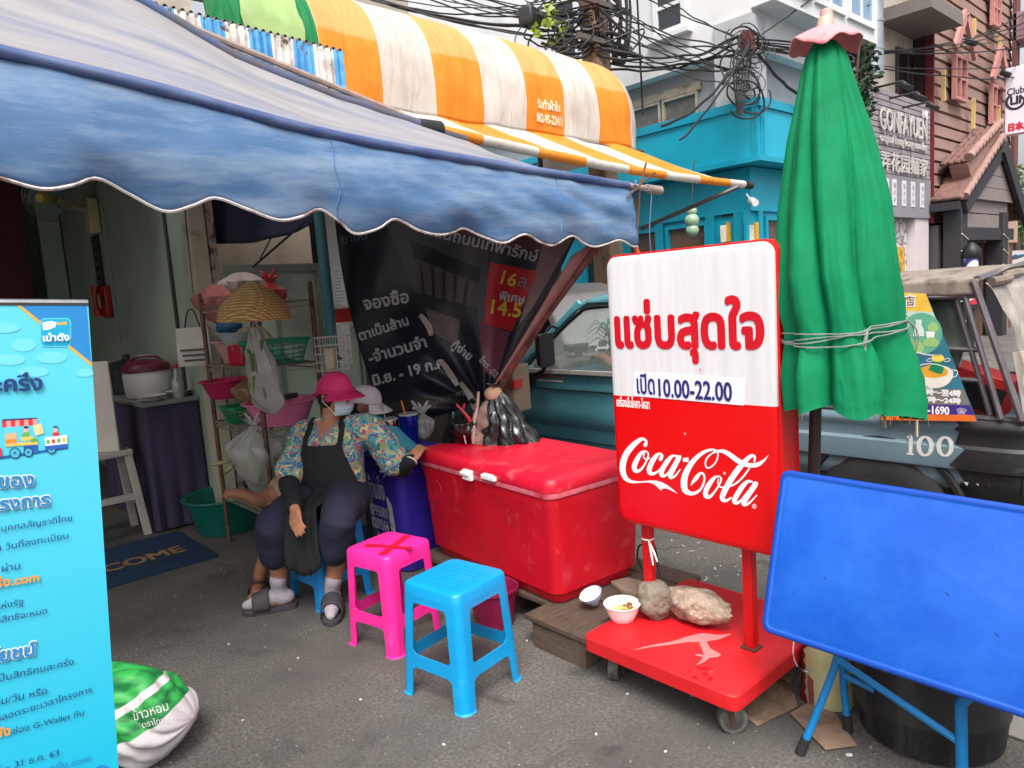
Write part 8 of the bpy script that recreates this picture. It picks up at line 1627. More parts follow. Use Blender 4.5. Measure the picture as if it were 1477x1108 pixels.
def btext(s, p0, p1, col, f=zr, bold=0.0, outline=None, hk=1.0):
 a, c = V(f(*p0)), V(f(*p1)); L = (c - a).length; u = (c - a) / L; vv = V((-u.y, u.x)); vs, fs = glyphs(s); x0, x1 = min(q.x for q in vs), max(q.x for q in vs); k = L / (x1 - x0)
 for cc, bo, w in ([(outline, bold * 2.6, .002)] if outline else []) + [(col, bold, .0042)]:
  b = LT.setdefault(cc, MB())
  for q, (ox, oy) in enumerate([(0, 0)] + ([(bo * cos(t), bo * sin(t)) for t in [j * pi / 4 for j in range(8)]] if bo else [])):
   b.add([(lambda P_: ibp(P_.x + ox, P_.y + oy, w + q * .00016 + g.z))(a + u * ((g.x - x0) * k) + vv * (g.y * k * hk)) for g in vs], fs)
NV = (24, 58, 118); WH = (232, 236, 238); BL = (40, 130, 190); OR = (226, 150, 60)
btext('เป๋าตัง', (276, 276), (440, 270), WH, zq, .0008); btext('คนละครึ่ง', (-330, 614), (268, 584), NV, zq, .0016)
btext('ขอรับของ', (-190, 160), (114, 143), BL, zr, .0012, WH); btext('ผ่านโครงการ', (-190, 245), (168, 208), BL, zr, .0012, WH)
btext('ต้องเป็นบุคคลสัญชาติไทย', (-120, 318), (245, 262), NV); btext('อายุ 18 ปี ณ วันที่ลงทะเบียน', (-190, 400), (232, 322), NV); btext('ลงทะเบียน ผ่าน', (-190, 475), (68, 426), NV)
btext('www.คนละครึ่ง.com', (-300, 535), (132, 466), OR, zr, .0008); btext('ไม่เป็นผู้ถือบัตรสวัสดิการแห่งรัฐ', (-420, 640), (80, 548), NV); btext('จำนวนจำกัดจนกว่าสิทธิจะหมด', (-290, 665), (160, 578), NV)
btext('สิทธิประโยชน์', (-280, 798), (120, 718), BL, zr, .0012, WH); btext('ผู้ได้รับสิทธิให้เป็นสิทธิคนละครึ่ง', (-240, 866), (250, 752), NV); btext('150 บาท/คน/วัน หรือ', (-180, 930), (160, 852), NV); btext('3,000 บาทตลอดระยะเวลาโครงการ', (-180, 1000), (314, 846), NV)
btext('เป๋าตัง', (-90, 1018), (34, 990), OR, zr, .0008); btext('ช่อง G-Wallet กับ', (44, 990), (285, 925), NV); btext('23 ต.ค. 63 – 31 ธ.ค. 63', (-170, 1165), (200, 1062), NV); btext('www.คนละครึ่ง.com', (-40, 1178), (310, 1080), BL)
for cc, b in LT.items(): build(b, 'lettering', M('ib_text_%d_%d_%d' % cc, S(*cc), .45, .03), ish, smooth=0)
bpatch('badge', ell(350, 1130, 34, 34, zr), (30, 130, 200)); bpatch('badge_mark', [zr(*q) for q in ((342, 1150), (342, 1120), (358, 1116), (358, 1148))], WH)
# food cart picture printed on the banner
bpatch('road', [zq(*q) for q in ((-30, 1035), (0, 1012), (430, 950), (432, 962), (0, 1030))], (20, 90, 160))
bpatch('cart_back', [zq(*q) for q in ((22, 800), (235, 790), (240, 930), (30, 945))], (90, 196, 216))
for k in range(8): bpatch('awning_stripe', [zq(*q) for q in ((12 + k * 28, 786 - k * 2), (40 + k * 28, 784 - k * 2), (42 + k * 28, 824 - k * 2), (14 + k * 28, 826 - k * 2))], ((206, 50, 56), (232, 150, 150))[k % 2])
bpatch('awning_top', [zq(*q) for q in ((10, 786), (18, 774), (232, 764), (240, 772))], (60, 50, 90))
bpatch('cart_shelf', [zq(*q) for q in ((30, 930), (240, 915), (242, 935), (32, 950))], (214, 190, 90)); bpatch('food_case', [zq(*q) for q in ((30, 865), (105, 860), (108, 935), (32, 942))], (206, 170, 130)); bpatch('food', [zq(*q) for q in ((34, 905), (104, 900), (106, 925), (34, 930))], (222, 130, 40))
bpatch('vendor_body', [zq(*q) for q in ((140, 870), (160, 855), (184, 858), (192, 890), (145, 895))], (100, 170, 80)); bpatch('vendor_head', ell(166, 840, 15, 18), (224, 176, 150)); bpatch('vendor_hair', ell(166, 826, 15, 8), (40, 30, 40)); bpatch('price_board', [zq(*q) for q in ((210, 815), (262, 800), (282, 862), (226, 880))], (232, 206, 150)); bpatch('box_stack', [zq(*q) for q in ((150, 945), (238, 938), (244, 990), (152, 1000))], (30, 90, 160)); bpatch('food', [zq(*q) for q in ((130, 890), (200, 880), (225, 905), (140, 915))], (214, 190, 100)); bpatch('herb', [zq(*q) for q in ((195, 905), (225, 890), (240, 915), (200, 920))], (90, 160, 70))
for cx_, cy_, r_ in ((95, 990, 36), (180, 985, 30), (328, 968, 28)): bpatch('wheel', ell(cx_, cy_, r_, r_), (26, 40, 90)); bpatch('wheel_gap', ell(cx_, cy_, r_ - 6, r_ - 6), (70, 170, 200)); bpatch('wheel_hub', ell(cx_, cy_, 7, 7), (26, 40, 90))
bpatch('cart_box', [zq(*q) for q in ((285, 890), (426, 874), (430, 958), (290, 970))], (232, 232, 226)); bpatch('cart_band', [zq(*q) for q in ((285, 945), (430, 930), (430, 958), (290, 972))], (40, 90, 170)); bpatch('buyer_body', [zq(*q) for q in ((330, 880), (340, 858), (372, 856), (382, 876))], (206, 50, 50)); bpatch('buyer_head', ell(354, 842, 14, 16), (224, 176, 150)); bpatch('buyer_cap', ell(354, 824, 17, 9), (40, 110, 170))
for k, cc in enumerate(((110, 170, 80), (206, 60, 60), (100, 160, 70), (226, 180, 60))): bpatch('fruit', ell(306 + k * 34, 918 - k * 4, 12, 14), cc)
bpatch('cart_shelf', [zq(*q) for q in ((-12, 960), (8, 955), (14, 1010), (-10, 1016))], (190, 60, 70))

# ================================================================ RICE SACK
sc0 = HZ(205, 1085); sk = thing('rice_sack', 'slumped white and green woven rice sack beside the cyan banner', 'sack', (sc0.x, sc0.y, 0))
skm = bpy.data.materials.new('sack_print'); skm.use_nodes = True; n, l, p = nodes_of(skm); tc = n.new('ShaderNodeTexCoord'); sx = n.new('ShaderNodeSeparateXYZ'); l.new(tc.outputs['Object'], sx.inputs[0])
ns_ = n.new('ShaderNodeTexNoise'); ns_.inputs['Scale'].default_value = 11; ns_.inputs['Detail'].default_value = 3; mp = n.new('ShaderNodeMapping'); mp.inputs['Scale'].default_value = (1, 1, 3.4); mp.inputs['Rotation'].default_value = (.5, .5, 0); l.new(tc.outputs['Object'], mp.inputs[0]); l.new(mp.outputs[0], ns_.inputs['Vector'])
gr = n.new('ShaderNodeValToRGB'); e = gr.color_ramp.elements; e[0].position = .40; e[0].color = S(22, 110, 54) + (1,); e[1].position = .56; e[1].color = S(48, 160, 74) + (1,); l.new(ns_.outputs['Fac'], gr.inputs[0])
nn = n.new('ShaderNodeTexNoise'); nn.inputs['Scale'].default_value = 5; l.new(tc.outputs['Object'], nn.inputs['Vector']); ad = n.new('ShaderNodeMath'); ad.operation = 'MULTIPLY_ADD'; ad.inputs[1].default_value = .035; l.new(nn.outputs['Fac'], ad.inputs[0]); vd = n.new('ShaderNodeVectorMath'); vd.operation = 'DOT_PRODUCT'; vd.inputs[1].default_value = (-.30, .27, 1.0); l.new(tc.outputs['Object'], vd.inputs[0]); l.new(vd.outputs['Value'], ad.inputs[2])
st_r = n.new('ShaderNodeValToRGB'); st_r.color_ramp.interpolation = 'CONSTANT'; e = st_r.color_ramp.elements; e[0].position = 0; e[0].color = (0, 0, 0, 1); e[1].position = .14; e[1].color = (1, 1, 1, 1)
for ps, c_ in ((.22, 0), (.25, 1)): q = e.new(ps); q.color = (c_, c_, c_, 1)
l.new(ad.outputs[0], st_r.inputs[0]); mx = n.new('ShaderNodeMix'); mx.data_type = 'RGBA'; l.new(st_r.outputs[0], mx.inputs[0]); mx.inputs[6].default_value = S(208, 200, 202) + (1,); l.new(gr.outputs[0], mx.inputs[7]); l.new(mx.outputs[2], p.inputs['Base Color']); p.inputs['Roughness'].default_value = .5
ck = n.new('ShaderNodeTexWave'); ck.inputs['Scale'].default_value = 160; l.new(tc.outputs['Object'], ck.inputs['Vector']); bp = n.new('ShaderNodeBump'); bp.inputs['Strength'].default_value = .15; bp.inputs['Distance'].default_value = .002; l.new(ck.outputs[1], bp.inputs['Height']); l.new(bp.outputs[0], p.inputs['Normal'])
sa = V((.74, -.67, 0)).normalized(); sb = V((0, 0, 1)).cross(sa)
b = MB()
def skf(u, v):                                         # a stuffed sack lying down: mouth end pinched flat towards the right
 a = 2 * pi * u; L = lerp(-.30, .205, v); e = (1 - abs(2 * v - 1) ** 3.2) ** .5; pin = 1 - .5 * max(0, (v - .72) / .28) ** 1.5
 ry, rz = .172 * (1 + .25 * max(0, v - .7)) * e, (.19 * (1 - .25 * v)) * e * pin; c_ = .182 - .06 * v
 w = 1 + .14 * nz(cos(a) * 1.5, sin(a) * 1.5, v * 3) + .09 * abs(nz(cos(a) * 3.2 + 4, sin(a) * 3.2, v * 5)) - .07 * abs(sin(a * 5 + 4 * nz(v * 2.5, 2))) ** 3 * (.5 + 1.6 * v) + .03 * nz(cos(a) * 5, v * 8, sin(a) * 5)
 q = V((sc0.x, sc0.y, 0)) + sa * L + sb * (ry * cos(a) * w) + V((0, 0, c_ + rz * sin(a) * w)); q.z = max(q.z, .004); return q
b.grid(skf, 100, 70, closed=True); so_ = build(b, 'sack', skm, sk, smooth=180)
from mathutils.bvhtree import BVHTree
sbv = BVHTree.FromPolygons([tuple(v_.co + ORG[so_.name]) for v_ in so_.data.vertices], [list(f_.vertices) for f_ in so_.data.polygons])
def spx2(x, y, w=0): d = ray(x, -y).normalized(); h = sbv.ray_cast(EYE, d); return (h[0] if h[0] else HD(x, -y, 2.3)) - d * (.004 + w)
def sline(b, s_, p0, p1, hk=1.0):
 vs, fs = glyphs(s_); x0, x1 = min(q.x for q in vs), max(q.x for q in vs); L = math.hypot(p1[0] - p0[0], p1[1] - p0[1]); k = L / (x1 - x0); ux, uy = (p1[0] - p0[0]) / L, (p1[1] - p0[1]) / L
 b.add([spx2(p0[0] + (g.x - x0) * k * ux + g.y * k * hk * uy, -(p0[1] + (g.x - x0) * k * uy - g.y * k * hk * ux), g.z) for g in vs], fs)
b = MB(); sline(b, 'ข้าวหอม', (194, 1040), (244, 1024), 1.1); sline(b, 'ตราไทย', (206, 1050), (238, 1042))
build(b, 'lettering', M('sack_white', S(222, 224, 220), .6), so_, smooth=0)

# ================================================================ PEOPLE
skin_m = M('skin', S(176, 122, 92), .5, .08, 12, spec=.4, col2=S(160, 104, 78), c2scale=9)
skin_d = M('skin_tan', S(150, 100, 74), .5, .1, 12, spec=.4)
def hand(b, wrist, fw, palm_n, k=1.0, curl=.3, thumb=1, spread=.12, curls=None):
 """palm with four fingers of unequal length and a thumb leaving the side of the palm"""
 fw = V(fw).normalized(); pn = V(palm_n); pn = (pn - fw * pn.dot(fw)).normalized(); sd_ = fw.cross(pn) * thumb; w0 = V(wrist)
 for i in range(5):
  off = sd_ * (.028 - .014 * i) * k; b.tube([w0 - fw * .01 * k + off * .45, w0 + fw * .03 * k + off * .9, w0 + fw * .078 * k + off * 1.05], [.015 * k, .0155 * k, .0125 * k], 8); b.ball(w0 + fw * .078 * k + off * 1.05, .0125 * k, 8, 6)
 for i, (L, r) in enumerate(((.068, .0092), (.077, .0095), (.071, .0092), (.056, .0082))):
  c_ = (curls[i] if curls else curl + .06 * i); p0 = w0 + fw * .078 * k + sd_ * (.027 - .018 * i) * k * 1.05; d = (fw + sd_ * (1.2 - i) * spread * .5).normalized(); pts = [p0]; a = c_ * .5
  for j, seg in enumerate((.45, .32, .23)):
   dd = d * cos(a) + pn * sin(a); pts.append(pts[-1] + dd * L * seg * k); a += c_ * (1.0 - .15 * j)
  b.tube(pts, [r * k, r * .98 * k, r * .9 * k, r * .72 * k], 8); b.ball(pts[-1], r * .72 * k, 8, 6)
  for q in pts[:-1]: b.ball(q, r * 1.05 * k, 8, 6)
 t0 = w0 + fw * .018 * k + sd_ * .028 * k; t1 = t0 + (fw * .6 + sd_ * .7 + pn * .25).normalized() * .04 * k; t2 = t1 + (fw * .85 + sd_ * .3 + pn * .35).normalized() * .028 * k; t3 = t2 + (fw * .95 + pn * .3).normalized() * .02 * k
 b.tube([t0, t1, t2, t3], [.014 * k, .0112 * k, .0102 * k, .0078 * k], 8); b.ball(t1, .0112 * k, 8, 6); b.ball(t3, .0078 * k, 8, 6)
def head(b, c, R, k=1.0):
 """skull, jaw, nose, brow, lips and ears around c; R columns are side, forward, up"""
 T = lambda x, y, z: V(c) + R @ V((x * k, y * k, z * k))
 def f(d):
  r = 1.0
  if d.y > 0 and d.z < 0: r *= 1 - .10 * abs(d.x) * (-d.z)
  if d.z < -.2: r *= 1 - .12 * (abs(d.x) ** 1.5) * (-d.z)
  return r
 b.ball(T(0, -.008, .02), (.074 * k, .092 * k, .098 * k), 28, 20, R, f); b.ball(T(0, .022, -.045), (.056 * k, .06 * k, .062 * k), 20, 14, R); b.ball(T(0, .052, -.088), (.022 * k, .02 * k, .018 * k), 12, 8, R)
 b.tube([T(0, .082, .022), T(0, .094, .0), T(0, .104, -.02)], [.008 * k, .010 * k, .0135 * k], 8); b.ball(T(0, .10, -.022), (.016 * k, .013 * k, .011 * k), 12, 8, R)
 for s_ in (-1, 1):
  b.ball(T(s_ * .013, .092, -.025), (.009 * k, .010 * k, .008 * k), 8, 6, R); b.ball(T(s_ * .034, .072, -.022), (.024 * k, .018 * k, .02 * k), 12, 8, R); b.ball(T(s_ * .03, .078, .034), (.022 * k, .012 * k, .008 * k), 10, 8, R)
  b.ball(T(s_ * .074, -.008, .0), (.009 * k, .02 * k, .032 * k), 12, 10, R @ Matrix.Rotation(.25 * s_, 3, 'Z'))
 b.ball(T(0, .084, -.052), (.024 * k, .010 * k, .006 * k), 12, 6, R); b.ball(T(0, .082, -.062), (.02 * k, .010 * k, .007 * k), 12, 6, R)
 return T
def eyes(parent, T, R, k):
 for s_ in (-1, 1):
  b = MB(); b.ball(T(s_ * .031, .074, .012), .0125 * k, 14, 10); ey = build(b, 'eye', M('eye_white', S(226, 222, 216), .15), parent)
  b = MB(); b.ball(T(s_ * .031, .0815, .012), .0062 * k, 10, 8); build(b, 'iris', M('iris', S(44, 28, 22), .1), ey)
  b = MB(); b.tube([T(s_ * (.031 + x), .083 - .35 * abs(x), .0215 - 16 * x * x) for x in (-.015, -.008, 0, .008, .015)], .0032 * k, 6); b.tube([T(s_ * (.031 + x), .084 - .3 * abs(x), .042 - 10 * x * x) for x in (-.017, -.008, 0, .008, .017)], [.002 * k, .0032 * k, .0035 * k, .003 * k, .0016 * k], 6); build(b, 'brow', M('brow_hair', S(36, 28, 26), .7), parent)
# ---- woman in the pink cap, seated on the blue stool
J = {k: HD(*v) for k, v in dict(pelvis=(482, 716, 3.92), waist=(480, 676, 3.94), chest=(478, 640, 3.94), neck=(478, 610, 3.91), head=(484, 571, 3.885), rsh=(438, 630, 3.98), lsh=(536, 621, 3.87), rel=(417, 694, 3.80), rwr=(425, 734, 3.52), lel=(577, 676, 3.93), lwr=(594, 664, 3.83), rkn=(394, 757, 3.62), lkn=(489, 745, 3.53), ran=(403, 853, 3.77), lan=(480, 860, 3.70)).items()}
for q in ('ran', 'lan'): J[q].z = .105
FWD = V((-.82, -.57, 0)).normalized(); SDW = V((.57, -.82, 0))            # torso forward, and towards her left
HF = V((.16, -.97, -.10)).normalized(); HR = basis(HF)
b = MB()
limb(b, [J['pelvis'] + V((0, 0, -.02)), J['waist'], J['chest'], J['neck'] + V((0, 0, -.05))], [.14, .12, .125, .08], 20)
b.ball(J['chest'] + V((0, 0, .02)), (.165, .10, .11), 20, 12, basis(FWD))
limb(b, [J['neck'] + V((0, 0, -.07)), J['neck'] + V((0, 0, -.01)), J['head'] + HR @ V((0, -.02, -.05))], [.085, .06, .054], 14)
wT = head(b, J['head'], HR, .95)
limb(b, [J['rsh'], J['rel'], J['rwr']], [.052, .042, .026]); limb(b, [J['lsh'], J['lel'], J['lwr']], [.052, .042, .026])
hipr, hipl = J['pelvis'] - SDW * .09, J['pelvis'] + SDW * .09
limb(b, [hipr, J['rkn'], J['ran'].lerp(J['rkn'], .62) - FWD * .025, J['ran']], [.095, .064, .056, .036]); limb(b, [hipl, J['lkn'], J['lan'].lerp(J['lkn'], .62) - FWD * .025, J['lan']], [.095, .064, .056, .036])
tr_r = (HZ(368, 884) - J['ran']); tr_r.z = 0; tr_r.normalize(); tr_l = (HZ(478, 905) - J['lan']); tr_l.z = 0; tr_l.normalize()
for an, d in ((J['ran'], tr_r), (J['lan'], tr_l)): limb(b, [V((an.x, an.y, .05)) - d * .035, V((an.x, an.y, .055)) + d * .05, V((an.x, an.y, .045)) + d * .12, V((an.x, an.y, .04)) + d * .155], [.032, .036, .032, .02]); limb(b, [an, V((an.x, an.y, .05))], [.036, .034])
hand(b, J['rwr'], V((J['pelvis'] * 0)) + (HD(431, 772, 3.44) - J['rwr']), FWD * -1 + SDW * .2, .95, .22, thumb=-1)
lw = J['lwr']; hd_dir = (V((2.20, 3.20, .795)) - lw); hand(b, lw, hd_dir, V((0.2, .1, -1)), .92, .5, thumb=1, curls=[.35, .5, .6, .65])
body = remesh(b, .0062, 3, .5)
wo = build(body, 'person', skin_m, loc=(1.80, 3.53, 0), label='seated woman in a pink cap, face mask and black apron, hand on the cooler', cat='person', smooth=180)
eyes(wo, wT, HR, .95)
# flowered blouse
blouse = bpy.data.materials.new('flower_print'); blouse.use_nodes = True; n, l, p = nodes_of(blouse)
tc = n.new('ShaderNodeTexCoord'); nz0 = n.new('ShaderNodeTexNoise'); nz0.inputs['Scale'].default_value = 14; l.new(tc.outputs['Object'], nz0.inputs['Vector']); mxv = n.new('ShaderNodeMix'); mxv.data_type = 'RGBA'; mxv.inputs[0].default_value = .10; l.new(tc.outputs['Object'], mxv.inputs[6]); l.new(nz0.outputs['Color'], mxv.inputs[7])
vo = n.new('ShaderNodeTexVoronoi'); vo.inputs['Scale'].default_value = 62; l.new(mxv.outputs[2], vo.inputs['Vector']); sp2 = n.new('ShaderNodeSeparateColor'); l.new(vo.outputs['Color'], sp2.inputs[0])
rp = n.new('ShaderNodeValToRGB'); rp.color_ramp.interpolation = 'CONSTANT'; e = rp.color_ramp.elements; e[0].color = S(24, 110, 140) + (1,); e[1].position = .22; e[1].color = S(190, 186, 150) + (1,)
for ps, cc in ((.30, (196, 60, 90)), (.42, (60, 150, 160)), (.56, (214, 130, 90)), (.68, (150, 160, 80)), (.80, (90, 70, 140)), (.9, (216, 196, 120))): q = e.new(ps); q.color = S(*cc) + (1,)
l.new(sp2.outputs[0], rp.inputs[0]); v2 = n.new('ShaderNodeTexVoronoi'); v2.feature = 'DISTANCE_TO_EDGE'; v2.inputs['Scale'].default_value = 62; l.new(mxv.outputs[2], v2.inputs['Vector']); r2 = n.new('ShaderNodeValToRGB'); r2.color_ramp.elements[0].position = .03; r2.color_ramp.elements[1].position = .09; l.new(v2.outputs[0], r2.inputs[0])
mx = n.new('ShaderNodeMix'); mx.data_type = 'RGBA'; l.new(r2.outputs[0], mx.inputs[0]); mx.inputs[6].default_value = S(120, 166, 160) + (1,); l.new(rp.outputs[0], mx.inputs[7]); l.new(mx.outputs[2], p.inputs['Base Color']); p.inputs['Roughness'].default_value = .75
BR = basis(FWD)
b = MB(); L = []
for z0, dx, wd, dp, sh_ in ((.46, 0, .185, .15, 0), (.56, 0, .18, .148, 0), (.66, .0, .172, .142, .005), (.76, 0, .178, .14, .01), (.85, 0, .185, .122, .01), (.90, 0, .155, .10, .0), (.935, 0, .115, .085, -.015), (.955, 0, .085, .07, -.02)):
 c = J['pelvis'].lerp(J['neck'], min(1, max(0, (z0 - J['pelvis'].z) / (J['neck'].z - J['pelvis'].z)))); c.z = z0
 L.append([c + BR @ V((wd * cos(a), sh_ + dp * sin(a) * (1 + .03 * sin(3 * a + z0 * 9)), .01 * sin(2 * a))) + V((0, 0, 0)) for a in [k * pi / 18 for k in range(36)]])
b.loops(L)
for sh_, el in (('rsh', 'rel'), ('lsh', 'lel')):
 s0, e0 = J[sh_], J[el]; b.ball(s0 + V((0, 0, -.01)), .078, 14, 10); limb(b, [s0.lerp(J['chest'], .4) + V((0, 0, .035)), s0 + V((0, 0, .012)), s0.lerp(e0, .45), s0.lerp(e0, .76)], [.085, .078, .082, .092])
bl = remesh(b, .0085, 6, .5)
for v in bl.v: v += V((nz(v.x * 14, v.y * 14, v.z * 9), nz(v.x * 14 + 5, v.y * 14, v.z * 9), 0)) * .013 + V((1, 1, 0)) * .007 * abs(nz(v.x * 9 + v.z * 14, v.y * 9, v.z * 16))
blo = build(bl, 'blouse', blouse, wo, smooth=180)
from mathutils.bvhtree import BVHTree
bvh = BVHTree.FromPolygons([tuple(v) for v in bl.v], bl.f)
def onb(x, z, off=.003):                               # a point on the front of the blouse, x to her left and z from the neck joint
 o_ = J['neck'] + SDW * x + V((0, 0, z)) + FWD * .5; h = bvh.ray_cast(o_, -FWD); return (h[0] if h[0] else J['neck'] + SDW * x + V((0, 0, z)) + FWD * .045) + FWD * off
b = MB(); b.grid(lambda u, v: onb((u - .5) * 2 * lerp(.074, .004, v ** 1.3), lerp(.022, -.072, v), .0025), 18, 14); build(b, 'neck_opening', skin_m, blo, smooth=180)
trim = M('trim_blue', S(90, 130, 166), .7)
b = MB(); b.tube([onb(s_ * lerp(.076, .0, t ** .8), lerp(.022, -.075, t), .003) for s_, t in [(-1, k / 10) for k in range(11)] + [(1, 1 - k / 10) for k in range(1, 11)]], .0045, 6)
for sh_, el in (('rsh', 'rel'), ('lsh', 'lel')):
 s0, e0 = J[sh_], J[el]; c = s0.lerp(e0, .80); d = (e0 - s0).normalized(); q = d.orthogonal().normalized(); q2 = d.cross(q); b.tube([c + (q * cos(a) + q2 * sin(a)) * .094 for a in [k * pi / 9 for k in range(18)]], .0042, 6, closed=True)
build(b, 'trim', trim, blo)
blackk = M('black_cotton', S(22, 22, 26), .85, .2, 10); navy = M('navy_cotton', S(28, 30, 52), .85, .2, 8)
for sh_, el, wr in (('rsh', 'rel', 'rwr'), ('lsh', 'lel', 'lwr')):
 b = MB(); limb(b, [J[sh_].lerp(J[el], .6), J[el], J[el].lerp(J[wr], .5), J[el].lerp(J[wr], .92)], [.056, .053, .048, .038]); sl = remesh(b, .008, 3)
 for v in sl.v: v += V((nz(v.x * 20, v.y * 20, v.z * 20), nz(v.z * 20, v.y * 20, 3), 0)) * .007
 build(sl, 'undersleeve', blackk, wo, smooth=180)
b = MB()
for hp_, kn, an in ((hipr, 'rkn', 'ran'), (hipl, 'lkn', 'lan')): limb(b, [hp_, hp_.lerp(J[kn], .5) + V((0, 0, .01)), J[kn], J[kn].lerp(J[an], .22), J[kn].lerp(J[an], .42)], [.118, .108, .09, .09, .088])
b.ball(J['pelvis'] + V((0, 0, -.01)), (.15, .19, .12), 18, 12, basis(SDW))
tz = remesh(b, .009, 4)
for v in tz.v: v += V((nz(v.x * 12, v.y * 12, v.z * 12), nz(v.z * 12, v.y * 12, 3), nz(v.y * 9, v.x * 9, 5))) * .010; v.z = max(v.z, .2)
build(tz, 'trousers', navy, wo, smooth=180)
# apron: bib, straps and lap
ap = MB()
def apf(u, v):
 x = (u - .5) * 2
 if v < .5:
  t = v / .5; z = lerp(.835, .60, t); c = J['pelvis'].lerp(J['neck'], (z - J['pelvis'].z) / (J['neck'].z - J['pelvis'].z)); wd = lerp(.128, .175, t ** .8); dp = .152 + .012 * sin(t * pi)
  a = x * lerp(.75, 1.15, t); return V((c.x, c.y, z)) + BR @ V((wd / .82 * sin(a), dp * cos(a) + .012 + .004 * nz(x * 4, t * 5), .0))
 t = (v - .5) / .5; c = V((J['pelvis'].x, J['pelvis'].y, 0))
 if t < .6: q = t / .6; out = lerp(.158, .37, q); zz = .60 - .012 * q - .05 * q * (1 - abs(x)) ** .7; wd = lerp(.17, .085, q ** .7)
 else: q = (t - .6) / .4; out = .37 + .035 * sin(q * 1.6); zz = .588 - .05 * (1 - abs(x)) ** .7 - .30 * q; wd = .085 + .015 * q
 return c + BR @ V((x * wd - .01 * t, out + .008 * nz(x * 3, t * 6, 2), zz + .01 * nz(x * 4, t * 3)))
ap.grid(apf, 40, 50); apo = build(ap, 'apron', blackk, wo, smooth=180, solid=.006)
b = MB()
for s_ in (-1, 1):
 P_ = [onb(s_ * lerp(.10, .086, k / 6), lerp(-.105, .012, k / 6), .006 + .006 * (k == 0)) for k in range(7)] + [J['neck'] + SDW * s_ * .082 + FWD * .0 + V((0, 0, .034)), J['neck'] + SDW * s_ * .07 - FWD * .09 + V((0, 0, -.03))]
 P_ = vcat(P_, 6); b.add([q + SDW * .018 for q in P_] + [q - SDW * .018 for q in P_], [(i, i + 1, len(P_) + i + 1, len(P_) + i) for i in range(len(P_) - 1)])
build(b, 'apron_strap', blackk, apo, smooth=180, solid=.006)
# socks and slides
sock = M('sock_grey', S(168, 160, 168), .9, .15, 30); slide = M('slide_grey', S(64, 60, 66), .7, .1, 10)
for an, kn, d in ((J['ran'], J['rkn'], tr_r), (J['lan'], J['lkn'], tr_l)):
 g0 = V((an.x, an.y, 0)); sdv = d.cross(V((0, 0, 1)))
 b = MB(); limb(b, [an.lerp(kn, .16), an + V((0, 0, .01)), g0 + V((0, 0, .062)) - d * .01], [.045, .041, .043]); limb(b, [g0 + V((0, 0, .062)) - d * .04, g0 + V((0, 0, .068)) + d * .05, g0 + V((0, 0, .055)) + d * .12, g0 + V((0, 0, .048)) + d * .168], [.036, .041, .037, .024]); build(remesh(b, .006, 4), 'sock', sock, wo, smooth=180)
 b = MB(); sole = [(x, y) for x, y in catmull([(-.085, 0), (-.07, .036), (0, .04), (.08, .05), (.16, .042), (.195, 0), (.16, -.042), (.08, -.05), (0, -.04), (-.07, -.036)], 4, True)]
 b.loops([[g0 + d * (x * k) + sdv * (y * k) + V((0, 0, z)) for x, y in sole] for z, k in ((.001, .97), (.006, 1), (.024, 1), (.028, .97))]); so_ = build(b, 'slide_sandal', slide, wo)
 b = MB(); b.grid(lambda u, v: g0 + d * (lerp(.05, .135, v)) + sdv * (cos(u * pi) * lerp(.054, .05, v)) + V((0, 0, .022 + sin(u * pi) ** .7 * lerp(.095, .073, v))), 20, 6); build(b, 'strap', slide, so_, smooth=180, solid=.007)
# cap with gathered crown and bill
capp = M('cap_magenta', S(206, 40, 106), .7, .10, 10, bump=.1, bscale=150); capd = M('cap_bill', S(190, 30, 92), .65, .08, 12)
b = MB()
def crown(u, v):
 a = 2 * pi * u; th = v * pi * .5; fy = sin(a); k = 1 + .025 * sin(a * 14) * (fy < .2) * sin(v * pi) * 1.4 + .02 * nz(a, v * 4)
 zb2 = -.004 - .05 * (-fy if fy < 0 else 0) ** 1.0 + .012 * max(0, fy); x = .092 * cos(a) * cos(th) ** .75 * k; y = (.112 if fy > 0 else .122) * fy * cos(th) ** .75 * k - .008; z = lerp(zb2, .0, v) + .108 * sin(th) * k + .03; return wT(x, y, z)
b.grid(crown, 84, 20, closed=True); cpo = build(b, 'cap', capp, wo, smooth=180, solid=.004)
b = MB()
def billf(u, v): a = lerp(-1.15, 1.15, u); r = lerp(.098, .098 + .085 * cos(a * .95) ** .8, v); return wT(r * sin(a) * .98, r * cos(a) + .004, .042 - .028 * v - .02 * (sin(a) ** 2) * v)
b.grid(billf, 28, 8); build(b, 'bill', capd, cpo, smooth=180, solid=.005)
b = MB(); b.tube([wT(.1 * cos(a), (.116 if sin(a) > 0 else .126) * sin(a) - .008, .034 - .045 * max(0, -sin(a))) for a in [k * pi / 18 for k in range(36)]], .010, 8, closed=True); build(b, 'cap_band', capd, cpo)
hairm = M('hair_black', S(26, 22, 22), .5, .25, 30, stretch=(6, 6, 1))
b = MB(); b.ball(wT(0, -.03, .0), (.079, .088, .088), 20, 14, HR, lambda d: 1 + .03 * nz(d.x * 9, d.y * 9, d.z * 3)); b.ball(wT(0, -.105, -.035), (.04, .03, .04), 12, 10, HR)
for s_ in (-1, 1): b.tube(vcat([wT(s_ * .072, .03, .045), wT(s_ * .078, .012, .015), wT(s_ * .074, .0, -.02)], 4), .008, 6)
build(b, 'hair', hairm, wo, smooth=180)
maskm = M('mask_blue', S(186, 208, 222), .8, .05, 10)
b = MB()
